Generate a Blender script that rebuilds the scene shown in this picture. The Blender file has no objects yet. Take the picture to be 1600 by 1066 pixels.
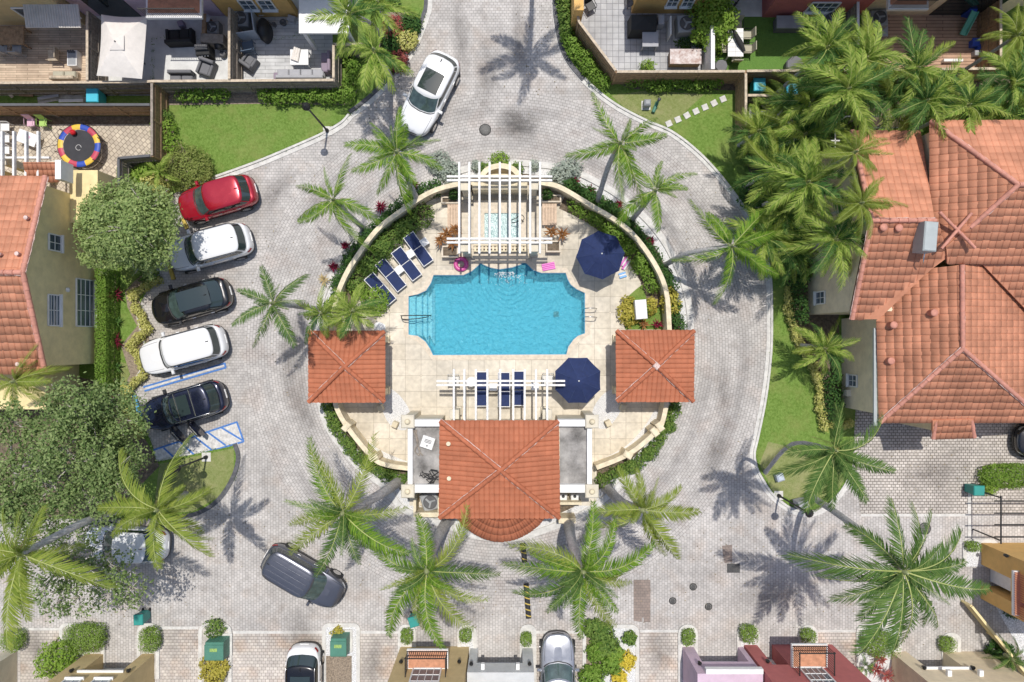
import bpy, bmesh, math, random
from mathutils import Vector, Matrix, noise
PI = math.pi
R = math.radians
sc = bpy.context.scene
COL = sc.collection
# ---------------------------------------------------------------- camera
HC = 40.0            # camera height in metres
SP = 28.0            # photo pixels per metre on the ground
cam_d = bpy.data.cameras.new("camera")
cam = bpy.data.objects.new("camera", cam_d); COL.objects.link(cam)
cam.location = (0, 0, HC); cam.rotation_euler = (0, 0, 0)
cam_d.sensor_width = 36; cam_d.lens = 36 * SP * HC / 1600; cam_d.clip_end = 1000
sc.camera = cam
# ---------------------------------------------------------------- sky and sun
SUN = Vector((0.045, 0.28, 1.0)).normalized()      # direction towards the sun
w = bpy.data.worlds.new("World"); sc.world = w; w.use_nodes = True
wn = w.node_tree.nodes; wl = w.node_tree.links
sky = wn.new('ShaderNodeTexSky'); sky.sky_type = 'NISHITA'; sky.sun_disc = False
sky.sun_elevation = math.asin(SUN.z); sky.sun_rotation = math.atan2(SUN.x, SUN.y)
sky.air_density = 1.0; sky.dust_density = 1.5
bg = wn['Background']; bg.inputs['Strength'].default_value = 0.135
wl.new(sky.outputs[0], bg.inputs[0])
sd = bpy.data.lights.new("sun", 'SUN'); sd.energy = 3.55; sd.angle = R(0.53); sd.color = (1.0, 0.96, 0.9)
so = bpy.data.objects.new("sun", sd); COL.objects.link(so)
so.rotation_euler = (-SUN).to_track_quat('-Z', 'Y').to_euler(); so.location = (0, 0, 60)
sc.view_settings.view_transform = 'Standard'; sc.view_settings.look = 'None'
sc.view_settings.exposure = 0.0; sc.view_settings.gamma = 1
sc.cycles.max_bounces = 6; sc.cycles.transparent_max_bounces = 12
# ---------------------------------------------------------------- helpers
def P(px, py, h=0.0):
    k = (HC - h) / HC / SP
    return Vector(((px - 800) * k, (533 - py) * k, h))
def P2(px, py, h=0.0):
    v = P(px, py, h); return (v.x, v.y)
def V(*a): return Vector(a)
def rnd(a, b): return random.uniform(a, b)
class MB:
    """collects geometry; several materials allowed"""
    def __init__(s): s.v = []; s.f = []; s.m = []; s.sm = []; s.uv = {}
    def add(s, vs, fs, m=0, sm=False, uv=None):
        o = len(s.v); s.v += [tuple(p) for p in vs]
        for i, f in enumerate(fs):
            if uv is not None: s.uv[len(s.f)] = [uv[k] for k in f]
            s.f.append([k + o for k in f]); s.m.append(m); s.sm.append(sm)
        return s
    def box(s, c, d, rz=0, m=0, rx=0, ry=0):
        M = Matrix.Rotation(rz, 3, 'Z') @ Matrix.Rotation(ry, 3, 'Y') @ Matrix.Rotation(rx, 3, 'X')
        vs = [Vector(c) + M @ Vector((x * d[0] / 2, y * d[1] / 2, z * d[2] / 2)) for x in (-1, 1) for y in (-1, 1) for z in (-1, 1)]
        return s.add(vs, [(0, 1, 3, 2), (4, 6, 7, 5), (0, 4, 5, 1), (2, 3, 7, 6), (0, 2, 6, 4), (1, 5, 7, 3)], m)
    def bev(s, c, d, b, rz=0, m=0):
        """box with chamfered upper edges"""
        M = Matrix.Rotation(rz, 3, 'Z'); c = Vector(c)
        def ring(ix, z): return [c + M @ Vector((x * (d[0] / 2 - ix), y * (d[1] / 2 - ix), z)) for x, y in ((-1, -1), (1, -1), (1, 1), (-1, 1))]
        vs = ring(0, -d[2] / 2) + ring(0, d[2] / 2 - b) + ring(b, d[2] / 2)
        fs = [(3, 2, 1, 0), (8, 9, 10, 11)]
        for r in (0, 4):
            for i in range(4): fs.append((r + i, r + (i + 1) % 4, r + 4 + (i + 1) % 4, r + 4 + i))
        return s.add(vs, fs, m)
    def beam(s, a, b, wd, ht, m=0):
        a = Vector(a); b = Vector(b); d = (b - a); L = d.length; d.normalize()
        up = Vector((0, 0, 1)) if abs(d.z) < .95 else Vector((0, 1, 0))
        sx = d.cross(up).normalized() * wd / 2; uz = sx.cross(d).normalized() * ht / 2
        vs = [q + i * sx + j * uz for q in (a, b) for i, j in ((-1, -1), (1, -1), (1, 1), (-1, 1))]
        return s.add(vs, [(0, 1, 2, 3), (7, 6, 5, 4), (0, 4, 5, 1), (1, 5, 6, 2), (2, 6, 7, 3), (3, 7, 4, 0)], m)
    def prism(s, pts, z0, z1, m=0, mt=None, cap=True):
        n = len(pts)
        vs = [(p[0], p[1], z0) for p in pts] + [(p[0], p[1], z1) for p in pts]
        ar = sum(pts[i][0] * pts[(i + 1) % n][1] - pts[(i + 1) % n][0] * pts[i][1] for i in range(n))
        fs = [(i, (i + 1) % n, n + (i + 1) % n, n + i) for i in range(n)]
        if ar < 0: fs = [f[::-1] for f in fs]
        s.add(vs, fs, m)
        if cap:
            f = tuple(range(n, 2 * n)); s.add(vs, [f if ar > 0 else f[::-1]], m if mt is None else mt)
        return s
    def tube(s, path, rad, seg=8, m=0, sm=True, cap=True):
        path = [Vector(p) for p in path]; n = len(path)
        if not isinstance(rad, (list, tuple)): rad = [rad] * n
        vs = []; ref = None
        for i, p in enumerate(path):
            d = (path[min(i + 1, n - 1)] - path[max(i - 1, 0)]).normalized()
            if ref is None:
                ref = Vector((1, 0, 0)) if abs(d.x) < .8 else Vector((0, 1, 0))
            a = (ref - d * ref.dot(d)).normalized(); b = d.cross(a); ref = a
            for k in range(seg):
                t = 2 * PI * k / seg; vs.append(p + (a * math.cos(t) + b * math.sin(t)) * rad[i])
        fs = [(i * seg + k, i * seg + (k + 1) % seg, (i + 1) * seg + (k + 1) % seg, (i + 1) * seg + k) for i in range(n - 1) for k in range(seg)]
        s.add(vs, fs, m, sm)
        if cap:
            s.add(vs[:seg], [tuple(range(seg))[::-1]], m); s.add(vs[-seg:], [tuple(range(seg))], m)
        return s
    def lathe(s, prof, c=(0, 0, 0), seg=20, m=0, sm=True, sx=1, sy=1):
        vs = []; n = len(prof)
        for r, z in prof:
            for k in range(seg):
                t = 2 * PI * k / seg; vs.append((c[0] + r * sx * math.cos(t), c[1] + r * sy * math.sin(t), c[2] + z))
        fs = [(i * seg + k, i * seg + (k + 1) % seg, (i + 1) * seg + (k + 1) % seg, (i + 1) * seg + k) for i in range(n - 1) for k in range(seg)]
        s.add(vs, fs, m, sm)
        s.add(vs[:seg], [tuple(range(seg))[::-1]], m); s.add(vs[-seg:], [tuple(range(seg))], m)
        return s
    def build(s, name, mats, parent=None, world=False, sub=0):
        me = bpy.data.meshes.new(name)
        off = Vector((0, 0, 0))
        if world and parent is not None: off = parent.location
        me.from_pydata([(a - off.x, b - off.y, c - off.z) for a, b, c in s.v], [], s.f)
        if not isinstance(mats, (list, tuple)): mats = [mats]
        for q in mats: me.materials.append(q)
        me.polygons.foreach_set('material_index', s.m); me.polygons.foreach_set('use_smooth', s.sm)
        if s.uv:
            ul = me.uv_layers.new(name='UVMap')
            for fi, uvs in s.uv.items():
                st = me.polygons[fi].loop_start
                for k, q in enumerate(uvs): ul.data[st + k].uv = q
        me.update()
        o = bpy.data.objects.new(name, me); COL.objects.link(o)
        if parent is not None: o.parent = parent
        if sub:
            md = o.modifiers.new('sub', 'SUBSURF'); md.levels = sub; md.render_levels = sub
        return o
def tag(o, label, cat, group=None, kind=None):
    o['label'] = label; o['category'] = cat
    if group: o['group'] = group
    if kind: o['kind'] = kind
    return o
def thing(name, label, cat, loc=(0, 0, 0), rz=0, group=None):
    o = bpy.data.objects.new(name, None); COL.objects.link(o)
    o.empty_display_size = .3
    o.location = loc; o.rotation_euler = (0, 0, rz); return tag(o, label, cat, group)
def struct(o): o['kind'] = 'structure'; return o
def dup(root, loc=None, rz=None, label=None, group=None):
    r = root.copy(); COL.objects.link(r)
    if loc is not None: r.location = loc
    if rz is not None: r.rotation_euler = (0, 0, rz)
    if label: r['label'] = label
    if group: r['group'] = group
    for ch in list(root.children):
        c = ch.copy(); COL.objects.link(c); c.parent = r
        for g in list(ch.children):
            d = g.copy(); COL.objects.link(d); d.parent = c
    return r
# ---------------------------------------------------------------- materials
def newmat(name):
    m = bpy.data.materials.new(name); m.use_nodes = True
    nt = m.node_tree; return m, nt, nt.nodes['Principled BSDF']
def c4(c): return (c[0], c[1], c[2], 1)
def mat(name, col, rough=.7, metal=0, var=.15, scale=2.0, bump=0, bscale=30, col2=None, coat=0, island=0, spec=.5, detail=6):
    m, nt, b = newmat(name); N = nt.nodes; L = nt.links
    b.inputs['Roughness'].default_value = rough; b.inputs['Metallic'].default_value = metal
    b.inputs['Coat Weight'].default_value = coat; b.inputs['Coat Roughness'].default_value = .04
    b.inputs['Specular IOR Level'].default_value = spec
    tc = N.new('ShaderNodeTexCoord')
    if var > 0:
        n = N.new('ShaderNodeTexNoise'); n.inputs['Scale'].default_value = scale; n.inputs['Detail'].default_value = detail
        n.inputs['Roughness'].default_value = .65
        L.new(tc.outputs['Object'], n.inputs['Vector'])
        mr = N.new('ShaderNodeMapRange'); mr.inputs['From Min'].default_value = .3; mr.inputs['From Max'].default_value = .7
        L.new(n.outputs['Fac'], mr.inputs['Value'])
        mx = N.new('ShaderNodeMix'); mx.data_type = 'RGBA'
        d = col2 or tuple(x * (1 - var * 1.4) for x in col)
        u = col if col2 else tuple(min(1, x * (1 + var)) for x in col)
        mx.inputs['A'].default_value = c4(d); mx.inputs['B'].default_value = c4(u)
        L.new(mr.outputs[0], mx.inputs['Factor']); out = mx.outputs['Result']
        if island:
            g = N.new('ShaderNodeNewGeometry'); h = N.new('ShaderNodeHueSaturation')
            r2 = N.new('ShaderNodeMapRange'); r2.inputs['To Min'].default_value = 1 - island; r2.inputs['To Max'].default_value = 1 + island
            L.new(g.outputs['Random Per Island'], r2.inputs['Value']); L.new(r2.outputs[0], h.inputs['Value'])
            L.new(out, h.inputs['Color']); out = h.outputs['Color']
        L.new(out, b.inputs['Base Color'])
    else: b.inputs['Base Color'].default_value = c4(col)
    if bump:
        n2 = N.new('ShaderNodeTexNoise'); n2.inputs['Scale'].default_value = bscale; n2.inputs['Detail'].default_value = 4
        L.new(tc.outputs['Object'], n2.inputs['Vector'])
        bp = N.new('ShaderNodeBump'); bp.inputs['Strength'].default_value = bump; bp.inputs['Distance'].default_value = .03
        L.new(n2.outputs['Fac'], bp.inputs['Height']); L.new(bp.outputs[0], b.inputs['Normal'])
    return m
def leafmat(name, c1, c2, trans=.35, rough=.62, hue=0.0):
    """leaf colours vary from leaf to leaf (each leaf is a mesh island)"""
    m, nt, b = newmat(name); N = nt.nodes; L = nt.links
    g = N.new('ShaderNodeNewGeometry'); mx = N.new('ShaderNodeMix'); mx.data_type = 'RGBA'
    mx.inputs['A'].default_value = c4(c1); mx.inputs['B'].default_value = c4(c2)
    L.new(g.outputs['Random Per Island'], mx.inputs['Factor'])
    L.new(mx.outputs['Result'], b.inputs['Base Color']); b.inputs['Roughness'].default_value = rough
    b.inputs['Specular IOR Level'].default_value = .1
    t = N.new('ShaderNodeBsdfTranslucent'); hs = N.new('ShaderNodeHueSaturation'); hs.inputs['Value'].default_value = 1.25
    hs.inputs['Hue'].default_value = .49
    L.new(mx.outputs['Result'], hs.inputs['Color']); L.new(hs.outputs[0], t.inputs['Color'])
    ms = N.new('ShaderNodeMixShader'); ms.inputs[0].default_value = trans
    L.new(b.outputs[0], ms.inputs[1]); L.new(t.outputs[0], ms.inputs[2])
    L.new(ms.outputs[0], N['Material Output'].inputs['Surface']); return m
def brickmat(name, bw, bh, c1, c2, mortar, msize=.012, off=.5, big=.12, bigc=None, rough=.85, bumpd=.01, diamond=0, blotch=2.2, tracks=()):
    m, nt, b = newmat(name); N = nt.nodes; L = nt.links
    uv = N.new('ShaderNodeUVMap')
    br = N.new('ShaderNodeTexBrick'); br.inputs['Scale'].default_value = 1
    br.inputs['Brick Width'].default_value = bw; br.inputs['Row Height'].default_value = bh
    br.inputs['Mortar Size'].default_value = msize; br.inputs['Mortar Smooth'].default_value = .2
    br.offset = off; br.offset_frequency = 2; br.squash = 1
    br.inputs['Color1'].default_value = c4(c1); br.inputs['Color2'].default_value = c4(c2); br.inputs['Mortar'].default_value = c4(mortar)
    L.new(uv.outputs[0], br.inputs['Vector'])
    tc = N.new('ShaderNodeTexCoord')
    n = N.new('ShaderNodeTexNoise'); n.inputs['Scale'].default_value = .35; n.inputs['Detail'].default_value = 7; n.inputs['Roughness'].default_value = .6
    L.new(tc.outputs['Object'], n.inputs['Vector'])
    mr = N.new('ShaderNodeMapRange'); mr.inputs['From Min'].default_value = .35; mr.inputs['From Max'].default_value = .65
    mr.inputs['To Min'].default_value = 1 - big; mr.inputs['To Max'].default_value = 1 + big * .6
    L.new(n.outputs['Fac'], mr.inputs['Value'])
    n3 = N.new('ShaderNodeTexNoise'); n3.inputs['Scale'].default_value = blotch; n3.inputs['Detail'].default_value = 5
    L.new(tc.outputs['Object'], n3.inputs['Vector'])
    mr3 = N.new('ShaderNodeMapRange'); mr3.inputs['From Min'].default_value = .35; mr3.inputs['From Max'].default_value = .65
    mr3.inputs['To Min'].default_value = .9; mr3.inputs['To Max'].default_value = 1.08
    L.new(n3.outputs['Fac'], mr3.inputs['Value'])
    mm = N.new('ShaderNodeMath'); mm.operation = 'MULTIPLY'; L.new(mr.outputs[0], mm.inputs[0]); L.new(mr3.outputs[0], mm.inputs[1])
    hs = N.new('ShaderNodeHueSaturation'); L.new(br.outputs['Color'], hs.inputs['Color']); L.new(mm.outputs[0], hs.inputs['Value'])
    out = hs.outputs[0]
    if bigc:
        mx = N.new('ShaderNodeMix'); mx.data_type = 'RGBA'; mx.blend_type = 'MULTIPLY'
        mx.inputs['B'].default_value = c4(bigc)
        n4 = N.new('ShaderNodeTexNoise'); n4.inputs['Scale'].default_value = .8; L.new(tc.outputs['Object'], n4.inputs['Vector'])
        r4 = N.new('ShaderNodeMapRange'); r4.inputs['From Min'].default_value = .5; r4.inputs['From Max'].default_value = .7
        L.new(n4.outputs['Fac'], r4.inputs['Value']); L.new(r4.outputs[0], mx.inputs['Factor']); L.new(out, mx.inputs['A']); out = mx.outputs['Result']
    for (tv, tw_, ts) in tracks:      # wheel wear worn into the paving along the lane
        sp_ = N.new('ShaderNodeSeparateXYZ'); L.new(uv.outputs[0], sp_.inputs[0])
        d1 = N.new('ShaderNodeMath'); d1.operation = 'SUBTRACT'; d1.inputs[1].default_value = tv; L.new(sp_.outputs[1], d1.inputs[0])
        d2 = N.new('ShaderNodeMath'); d2.operation = 'ABSOLUTE'; L.new(d1.outputs[0], d2.inputs[0])
        d3 = N.new('ShaderNodeMapRange'); d3.interpolation_type = 'SMOOTHSTEP'; d3.inputs['From Min'].default_value = 0; d3.inputs['From Max'].default_value = tw_; d3.inputs['To Min'].default_value = 1; d3.inputs['To Max'].default_value = 0; L.new(d2.outputs[0], d3.inputs['Value'])
        nn_ = N.new('ShaderNodeTexNoise'); nn_.inputs['Scale'].default_value = .22; nn_.inputs['Detail'].default_value = 5; L.new(tc.outputs['Object'], nn_.inputs['Vector'])
        r5 = N.new('ShaderNodeMapRange'); r5.inputs['From Min'].default_value = .38; r5.inputs['From Max'].default_value = .62; r5.inputs['To Max'].default_value = ts; L.new(nn_.outputs['Fac'], r5.inputs['Value'])
        m5 = N.new('ShaderNodeMath'); m5.operation = 'MULTIPLY'; L.new(d3.outputs[0], m5.inputs[0]); L.new(r5.outputs[0], m5.inputs[1])
        x5 = N.new('ShaderNodeMix'); x5.data_type = 'RGBA'; x5.inputs['B'].default_value = (.17, .16, .155, 1); L.new(m5.outputs[0], x5.inputs['Factor']); L.new(out, x5.inputs['A']); out = x5.outputs['Result']
    if diamond:
        sep = N.new('ShaderNodeSeparateXYZ'); L.new(uv.outputs[0], sep.inputs[0])
        acc = []
        for ax in (0, 1):
            a = N.new('ShaderNodeMath'); a.operation = 'PINGPONG'; a.inputs[1].default_value = bw; L.new(sep.outputs[ax], a.inputs[0]); acc.append(a)
        ad = N.new('ShaderNodeMath'); ad.operation = 'ADD'; L.new(acc[0].outputs[0], ad.inputs[0]); L.new(acc[1].outputs[0], ad.inputs[1])
        def cmp(v):
            q = N.new('ShaderNodeMath'); q.operation = 'LESS_THAN'; q.inputs[1].default_value = v; L.new(ad.outputs[0], q.inputs[0]); return q
        o1 = cmp(diamond); o2 = cmp(diamond - .02)
        m1 = N.new('ShaderNodeMix'); m1.data_type = 'RGBA'; m1.inputs['B'].default_value = c4(mortar)
        L.new(o1.outputs[0], m1.inputs['Factor']); L.new(out, m1.inputs['A'])
        m2 = N.new('ShaderNodeMix'); m2.data_type = 'RGBA'; m2.inputs['B'].default_value = c4(c2)
        L.new(o2.outputs[0], m2.inputs['Factor']); L.new(m1.outputs['Result'], m2.inputs['A']); out = m2.outputs['Result']
    L.new(out, b.inputs['Base Color']); b.inputs['Roughness'].default_value = rough
    b.inputs['Specular IOR Level'].default_value = .25
    bp = N.new('ShaderNodeBump'); bp.inputs['Strength'].default_value = .5; bp.inputs['Distance'].default_value = bumpd; bp.invert = True
    L.new(br.outputs['Fac'], bp.inputs['Height']); L.new(bp.outputs[0], b.inputs['Normal'])
    return m
M = {}
PAV1 = (.55, .52, .49); PAV2 = (.46, .432, .405); PAVM = (.31, .29, .27)
M['paver'] = brickmat('paver', .205, .155, PAV1, PAV2, PAVM, .012, big=.16, bigc=(.97, .92, .88))
M['paver_ring'] = brickmat('paver_ring', .215, .165, PAV1, PAV2, (.28, .26, .24), .012, big=.13, bigc=(.95, .91, .89), tracks=((11.5, .55, .6), (13.4, .6, .4)))
M['paver_drive'] = brickmat('paver_drive', .23, .16, (.47, .43, .385), (.60, .55, .50), (.16, .14, .12), .018, big=.2)
M['paver_red'] = brickmat('paver_red', .22, .17, (.60, .55, .49), (.49, .44, .40), (.27, .24, .21), .013, big=.2, bigc=(.95, .84, .76))
M['paver_patio'] = brickmat('paver_patio', .24, .24, (.62, .54, .42), (.5, .43, .34), (.3, .25, .2), .02, big=.15)
M['paver_grey'] = brickmat('paver_grey', .33, .33, (.5, .5, .5), (.42, .42, .43), (.25, .25, .26), .015, off=0, big=.12)
M['plank_grey'] = brickmat('plank_grey', 1.1, .21, (.62, .62, .61), (.5, .5, .5), (.3, .3, .3), .012, big=.1)
M['deck'] = brickmat('deck', .879, .879, (.70, .635, .525), (.62, .555, .445), (.38, .33, .26), .010, off=0, big=.22, diamond=.085, blotch=4, bumpd=.008)
M['deck_wood'] = brickmat('deck_wood', 1.2, .13, (.66, .52, .38), (.48, .36, .26), (.16, .11, .08), .008, big=.15)
M['deck_brown'] = brickmat('deck_brown', 3.0, .19, (.52, .34, .235), (.47, .30, .205), (.1, .06, .04), .014, off=.3, big=.12)
M['coping'] = mat('coping', (.66, .57, .45), .8, var=.15, scale=5)
M['concrete'] = mat('concrete', (.62, .6, .56), .85, var=.16, scale=3, bump=.2)
M['concrete_old'] = mat('concrete_old', (.5, .47, .42), .9, var=.3, scale=2.5, bump=.3)
M['curb_dark'] = mat('curb_dark', (.1, .1, .11), .7, var=.4, scale=5)
M['gravel'] = mat('gravel', (.72, .71, .69), .9, var=.3, scale=22, bump=1, bscale=40)
M['soil'] = mat('soil', (.17, .13, .09), .95, var=.4, scale=8, bump=1, bscale=25)
M['mulch'] = mat('mulch', (.3, .24, .18), .95, var=.4, scale=12, bump=1, bscale=30)
M['earth'] = mat('earth', (.12, .14, .06), .95, var=.3, scale=1)
def grassmat(name, a, b_, dry):
    m, nt, b = newmat(name); N = nt.nodes; L = nt.links
    tc = N.new('ShaderNodeTexCoord')
    def nz(s, d=5):
        n = N.new('ShaderNodeTexNoise'); n.inputs['Scale'].default_value = s; n.inputs['Detail'].default_value = d; n.inputs['Roughness'].default_value = .7
        L.new(tc.outputs['Object'], n.inputs['Vector']); return n
    def rng(n, lo, hi):
        r = N.new('ShaderNodeMapRange'); r.inputs['From Min'].default_value = lo; r.inputs['From Max'].default_value = hi; L.new(n.outputs['Fac'], r.inputs['Value']); return r
    m1 = N.new('ShaderNodeMix'); m1.data_type = 'RGBA'; m1.inputs['A'].default_value = c4(a); m1.inputs['B'].default_value = c4(b_)
    L.new(rng(nz(9), .35, .65).outputs[0], m1.inputs['Factor'])
    m2 = N.new('ShaderNodeMix'); m2.data_type = 'RGBA'; m2.inputs['B'].default_value = c4(dry)
    L.new(rng(nz(.6, 7), .48, .82).outputs[0], m2.inputs['Factor']); L.new(m1.outputs['Result'], m2.inputs['A'])
    L.new(m2.outputs['Result'], b.inputs['Base Color']); b.inputs['Roughness'].default_value = .9; b.inputs['Specular IOR Level'].default_value = .2
    bp = N.new('ShaderNodeBump'); bp.inputs['Strength'].default_value = 1; bp.inputs['Distance'].default_value = .06
    L.new(nz(22, 6).outputs['Fac'], bp.inputs['Height']); L.new(bp.outputs[0], b.inputs['Normal']); return m
M['grass'] = grassmat('grass', (.115, .20, .03), (.22, .335, .075), (.27, .30, .09))
M['grass_dry'] = grassmat('grass_dry', (.20, .24, .07), (.30, .33, .13), (.40, .36, .19))
M['turf'] = grassmat('turf', (.12, .24, .05), (.15, .28, .06), (.14, .26, .06))
M['stucco_tan'] = mat('stucco_tan', (.66, .54, .36), .9, var=.08, bump=.3, bscale=60)
M['stucco_olive'] = mat('stucco_olive', (.80, .66, .35), .9, var=.1, bump=.3, bscale=60)
M['stucco_beige'] = mat('stucco_beige', (.80, .68, .48), .9, var=.1, bump=.3, bscale=60)
M['stucco_yellow'] = mat('stucco_yellow', (.72, .44, .15), .9, var=.08, bump=.3, bscale=60)
M['stucco_sand'] = mat('stucco_sand', (.62, .47, .24), .9, var=.08, bump=.3, bscale=60)
M['stucco_pink'] = mat('stucco_pink', (.62, .47, .56), .9, var=.08, bump=.3, bscale=60)
M['stucco_red'] = mat('stucco_red', (.5, .15, .14), .9, var=.08, bump=.3, bscale=60)
M['stucco_grey'] = mat('stucco_grey', (.58, .59, .58), .9, var=.08, bump=.3, bscale=60)
M['stucco_cream'] = mat('stucco_cream', (.66, .60, .48), .9, var=.1, bump=.3, bscale=60)
M['wall_cream'] = mat('wall_cream', (.76, .66, .47), .9, var=.18, scale=3, bump=.3, bscale=50)
M['white'] = mat('white', (.80, .79, .77), .6, var=.06, scale=4)
M['white_chip'] = mat('white_chip', (.80, .78, .75), .6, var=.22, scale=7)
M['grey'] = mat('grey', (.32, .33, .34), .6, var=.1)
M['dkgrey'] = mat('dkgrey', (.1, .1, .105), .6, var=.15)
M['black'] = mat('black', (.02, .02, .022), .5, var=.2)
M['blackiron'] = mat('blackiron', (.03, .03, .03), .45, metal=.3, var=.2)
M['steel'] = mat('steel', (.6, .6, .6), .25, metal=1, var=.05)
M['glass_dark'] = mat('glass_dark', (.02, .03, .035), .04, var=0, spec=.8)
M['glass_win'] = mat('glass_win', (.10, .13, .16), .05, var=.3, scale=1, spec=.8)
M['tile'] = mat('tile', (.44, .155, .082), .8, spec=.25, var=.12, scale=.8, island=.06, bump=.2, bscale=40)
M['tile_b'] = mat('tile_b', (.58, .255, .15), .8, spec=.25, var=.2, scale=.8, island=.08, bump=.2, bscale=40)
M['tile_cap'] = mat('tile_cap', (.44, .145, .075), .8, spec=.25, var=.15, scale=6, island=.08)
M['tile_cap_b'] = mat('tile_cap_b', (.56, .25, .18), .75, var=.15, scale=6, island=.08)
M['mortar'] = mat('mortar', (.68, .5, .44), .9, var=.3, scale=10)
M['roofdeck'] = mat('roofdeck', (.46, .44, .42), .9, var=.5, scale=1.1, bump=.3, col2=(.09, .085, .08))
M['wood'] = mat('wood', (.36, .23, .13), .8, var=.3, scale=6)
M['wood_lt'] = mat('wood_lt', (.56, .46, .34), .8, var=.25, scale=6)
M['wood_grey'] = mat('wood_grey', (.3, .255, .21), .85, var=.3, scale=6)
M['navy'] = mat('navy', (.016, .03, .10), .85, var=.15, scale=6)
M['blue_paint'] = mat('blue_paint', (.07, .2, .52), .7, var=.25, scale=10)
M['teal'] = mat('teal', (.06, .48, .62), .45, var=.08)
M['teal_bin'] = mat('teal_bin', (.03, .28, .24), .5, var=.1)
M['green_box'] = mat('green_box', (.07, .21, .15), .55, var=.12)
M['trunk'] = mat('trunk', (.48, .46, .44), .9, var=.3, scale=8, bump=.6)
M['bark'] = mat('bark', (.2, .16, .12), .95, var=.3, scale=8, bump=.6)
# ================================================================ GROUND
def smooth_path(pts, n=6, closed=False):
    """Catmull-Rom through 2-D or 3-D points"""
    pts = [Vector(p) for p in pts]; out = []; N_ = len(pts)
    rng = range(N_) if closed else range(N_ - 1)
    for i in rng:
        if closed: a, b, c, d = pts[(i - 1) % N_], pts[i], pts[(i + 1) % N_], pts[(i + 2) % N_]
        else: a, b, c, d = pts[max(i - 1, 0)], pts[i], pts[i + 1], pts[min(i + 2, N_ - 1)]
        for k in range(n):
            t = k / n
            out.append(.5 * ((2 * b) + (c - a) * t + (2 * a - 5 * b + 4 * c - d) * t * t + (3 * b - a - 3 * c + d) * t ** 3))
    if not closed: out.append(pts[-1])
    return out
def PX(pts, h=0): return [P2(x, y, h) for x, y in pts]
def poly_sheet(name, pts, z, material, ang=0, thick=0, org=(0, 0)):
    """triangulated flat sheet from world xy points with UV in metres"""
    mb = MB(); bm = bmesh.new()
    vs = [bm.verts.new((p[0], p[1], z)) for p in pts]
    f = bm.faces.new(vs); bm.normal_update()
    if f.normal.z < 0: f.normal_flip()
    if thick:
        r = bmesh.ops.extrude_face_region(bm, geom=[f])
        for e in r['geom']:
            if isinstance(e, bmesh.types.BMVert): e.co.z -= thick
        bmesh.ops.recalc_face_normals(bm, faces=bm.faces)
    bmesh.ops.triangulate(bm, faces=[q for q in bm.faces if len(q.verts) > 4])
    ca, sa = math.cos(ang), math.sin(ang)
    uvl = bm.loops.layers.uv.new('UVMap')
    for q in bm.faces:
        for l in q.loops:
            x, y = l.vert.co.x - org[0], l.vert.co.y - org[1]
            l[uvl].uv = (x * ca + y * sa, -x * sa + y * ca)
    me = bpy.data.meshes.new(name); bm.to_mesh(me); bm.free(); me.materials.append(material)
    o = bpy.data.objects.new(name, me); COL.objects.link(o); return o
def rect(x0, y0, x1, y1): return [(x0, y0), (x1, y0), (x1, y1), (x0, y1)]
def pxrect(a, b, c, d): return PX([(a, b), (c, b), (c, d), (a, d)])
def sheet_with_hole(name, outer, hole, z, material, org, ang=0, zb=None):
    from mathutils.geometry import tessellate_polygon
    tri = tessellate_polygon([[Vector((a, b, 0)) for a, b in outer], [Vector((a, b, 0)) for a, b in hole]])
    pts = list(outer) + list(hole); mb = MB()
    vs = [(a, b, z) for a, b in pts]; uv = [(a - org[0], b - org[1]) for a, b in pts]
    fs = []
    for t in tri:
        a, b, c = [Vector(pts[k]) for k in t]
        fs.append(t if (b - a).cross(c - a) > 0 else t[::-1])
    mb.add(vs, [tuple(f) for f in fs], 0, False, uv); return mb.build(name, material)
def ribbon(path, w0, w1, z0, z1, mb, m=0, closed=False):
    """solid band along a path between left offsets w0..w1"""
    n = len(path); pts = []
    for i, p in enumerate(path):
        if closed: a, b = path[(i - 1) % n], path[(i + 1) % n]
        else: a, b = path[max(i - 1, 0)], path[min(i + 1, n - 1)]
        d = Vector((b[0] - a[0], b[1] - a[1])).normalized(); nn = Vector((-d.y, d.x))
        q0 = Vector((p[0], p[1])) + nn * w0; q1 = Vector((p[0], p[1])) + nn * w1
        pts.append((q0, q1))
    vs = []
    for q0, q1 in pts: vs += [(q0.x, q0.y, z0), (q1.x, q1.y, z0), (q1.x, q1.y, z1), (q0.x, q0.y, z1)]
    fs = []; rg = range(n) if closed else range(n - 1)
    for i in rg:
        a = 4 * i; b = 4 * ((i + 1) % n)
        for k in range(4): fs.append((a + k, b + k, b + (k + 1) % 4, a + (k + 1) % 4))
    if not closed: fs += [(0, 1, 2, 3), (4 * n - 1, 4 * n - 2, 4 * n - 3, 4 * n - 4)]
    mb.add(vs, fs, m); return mb
Z0, Z1, Z2, Z3, Z4, Z5 = 0.0, .004, .008, .012, .016, .02
_hole = pxrect(560, 330, 1000, 620)
struct(sheet_with_hole('ground', rect(-250, -250, 250, 250), _hole, -.03, M['earth'], (0, 0)))
struct(sheet_with_hole('road', rect(-60, -45, 60, 45), _hole, -.01, M['paver'], (0, 0)))
# area with the courses running the other way (bottom of the picture)
struct(poly_sheet('road_lower', pxrect(-400, 640, 1345, 1400)[0:4], -.004, M['paver'], PI / 2))
struct(poly_sheet('road_right', pxrect(1200, 806, 2200, 1400), Z0, M['paver'], PI / 2))
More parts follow.
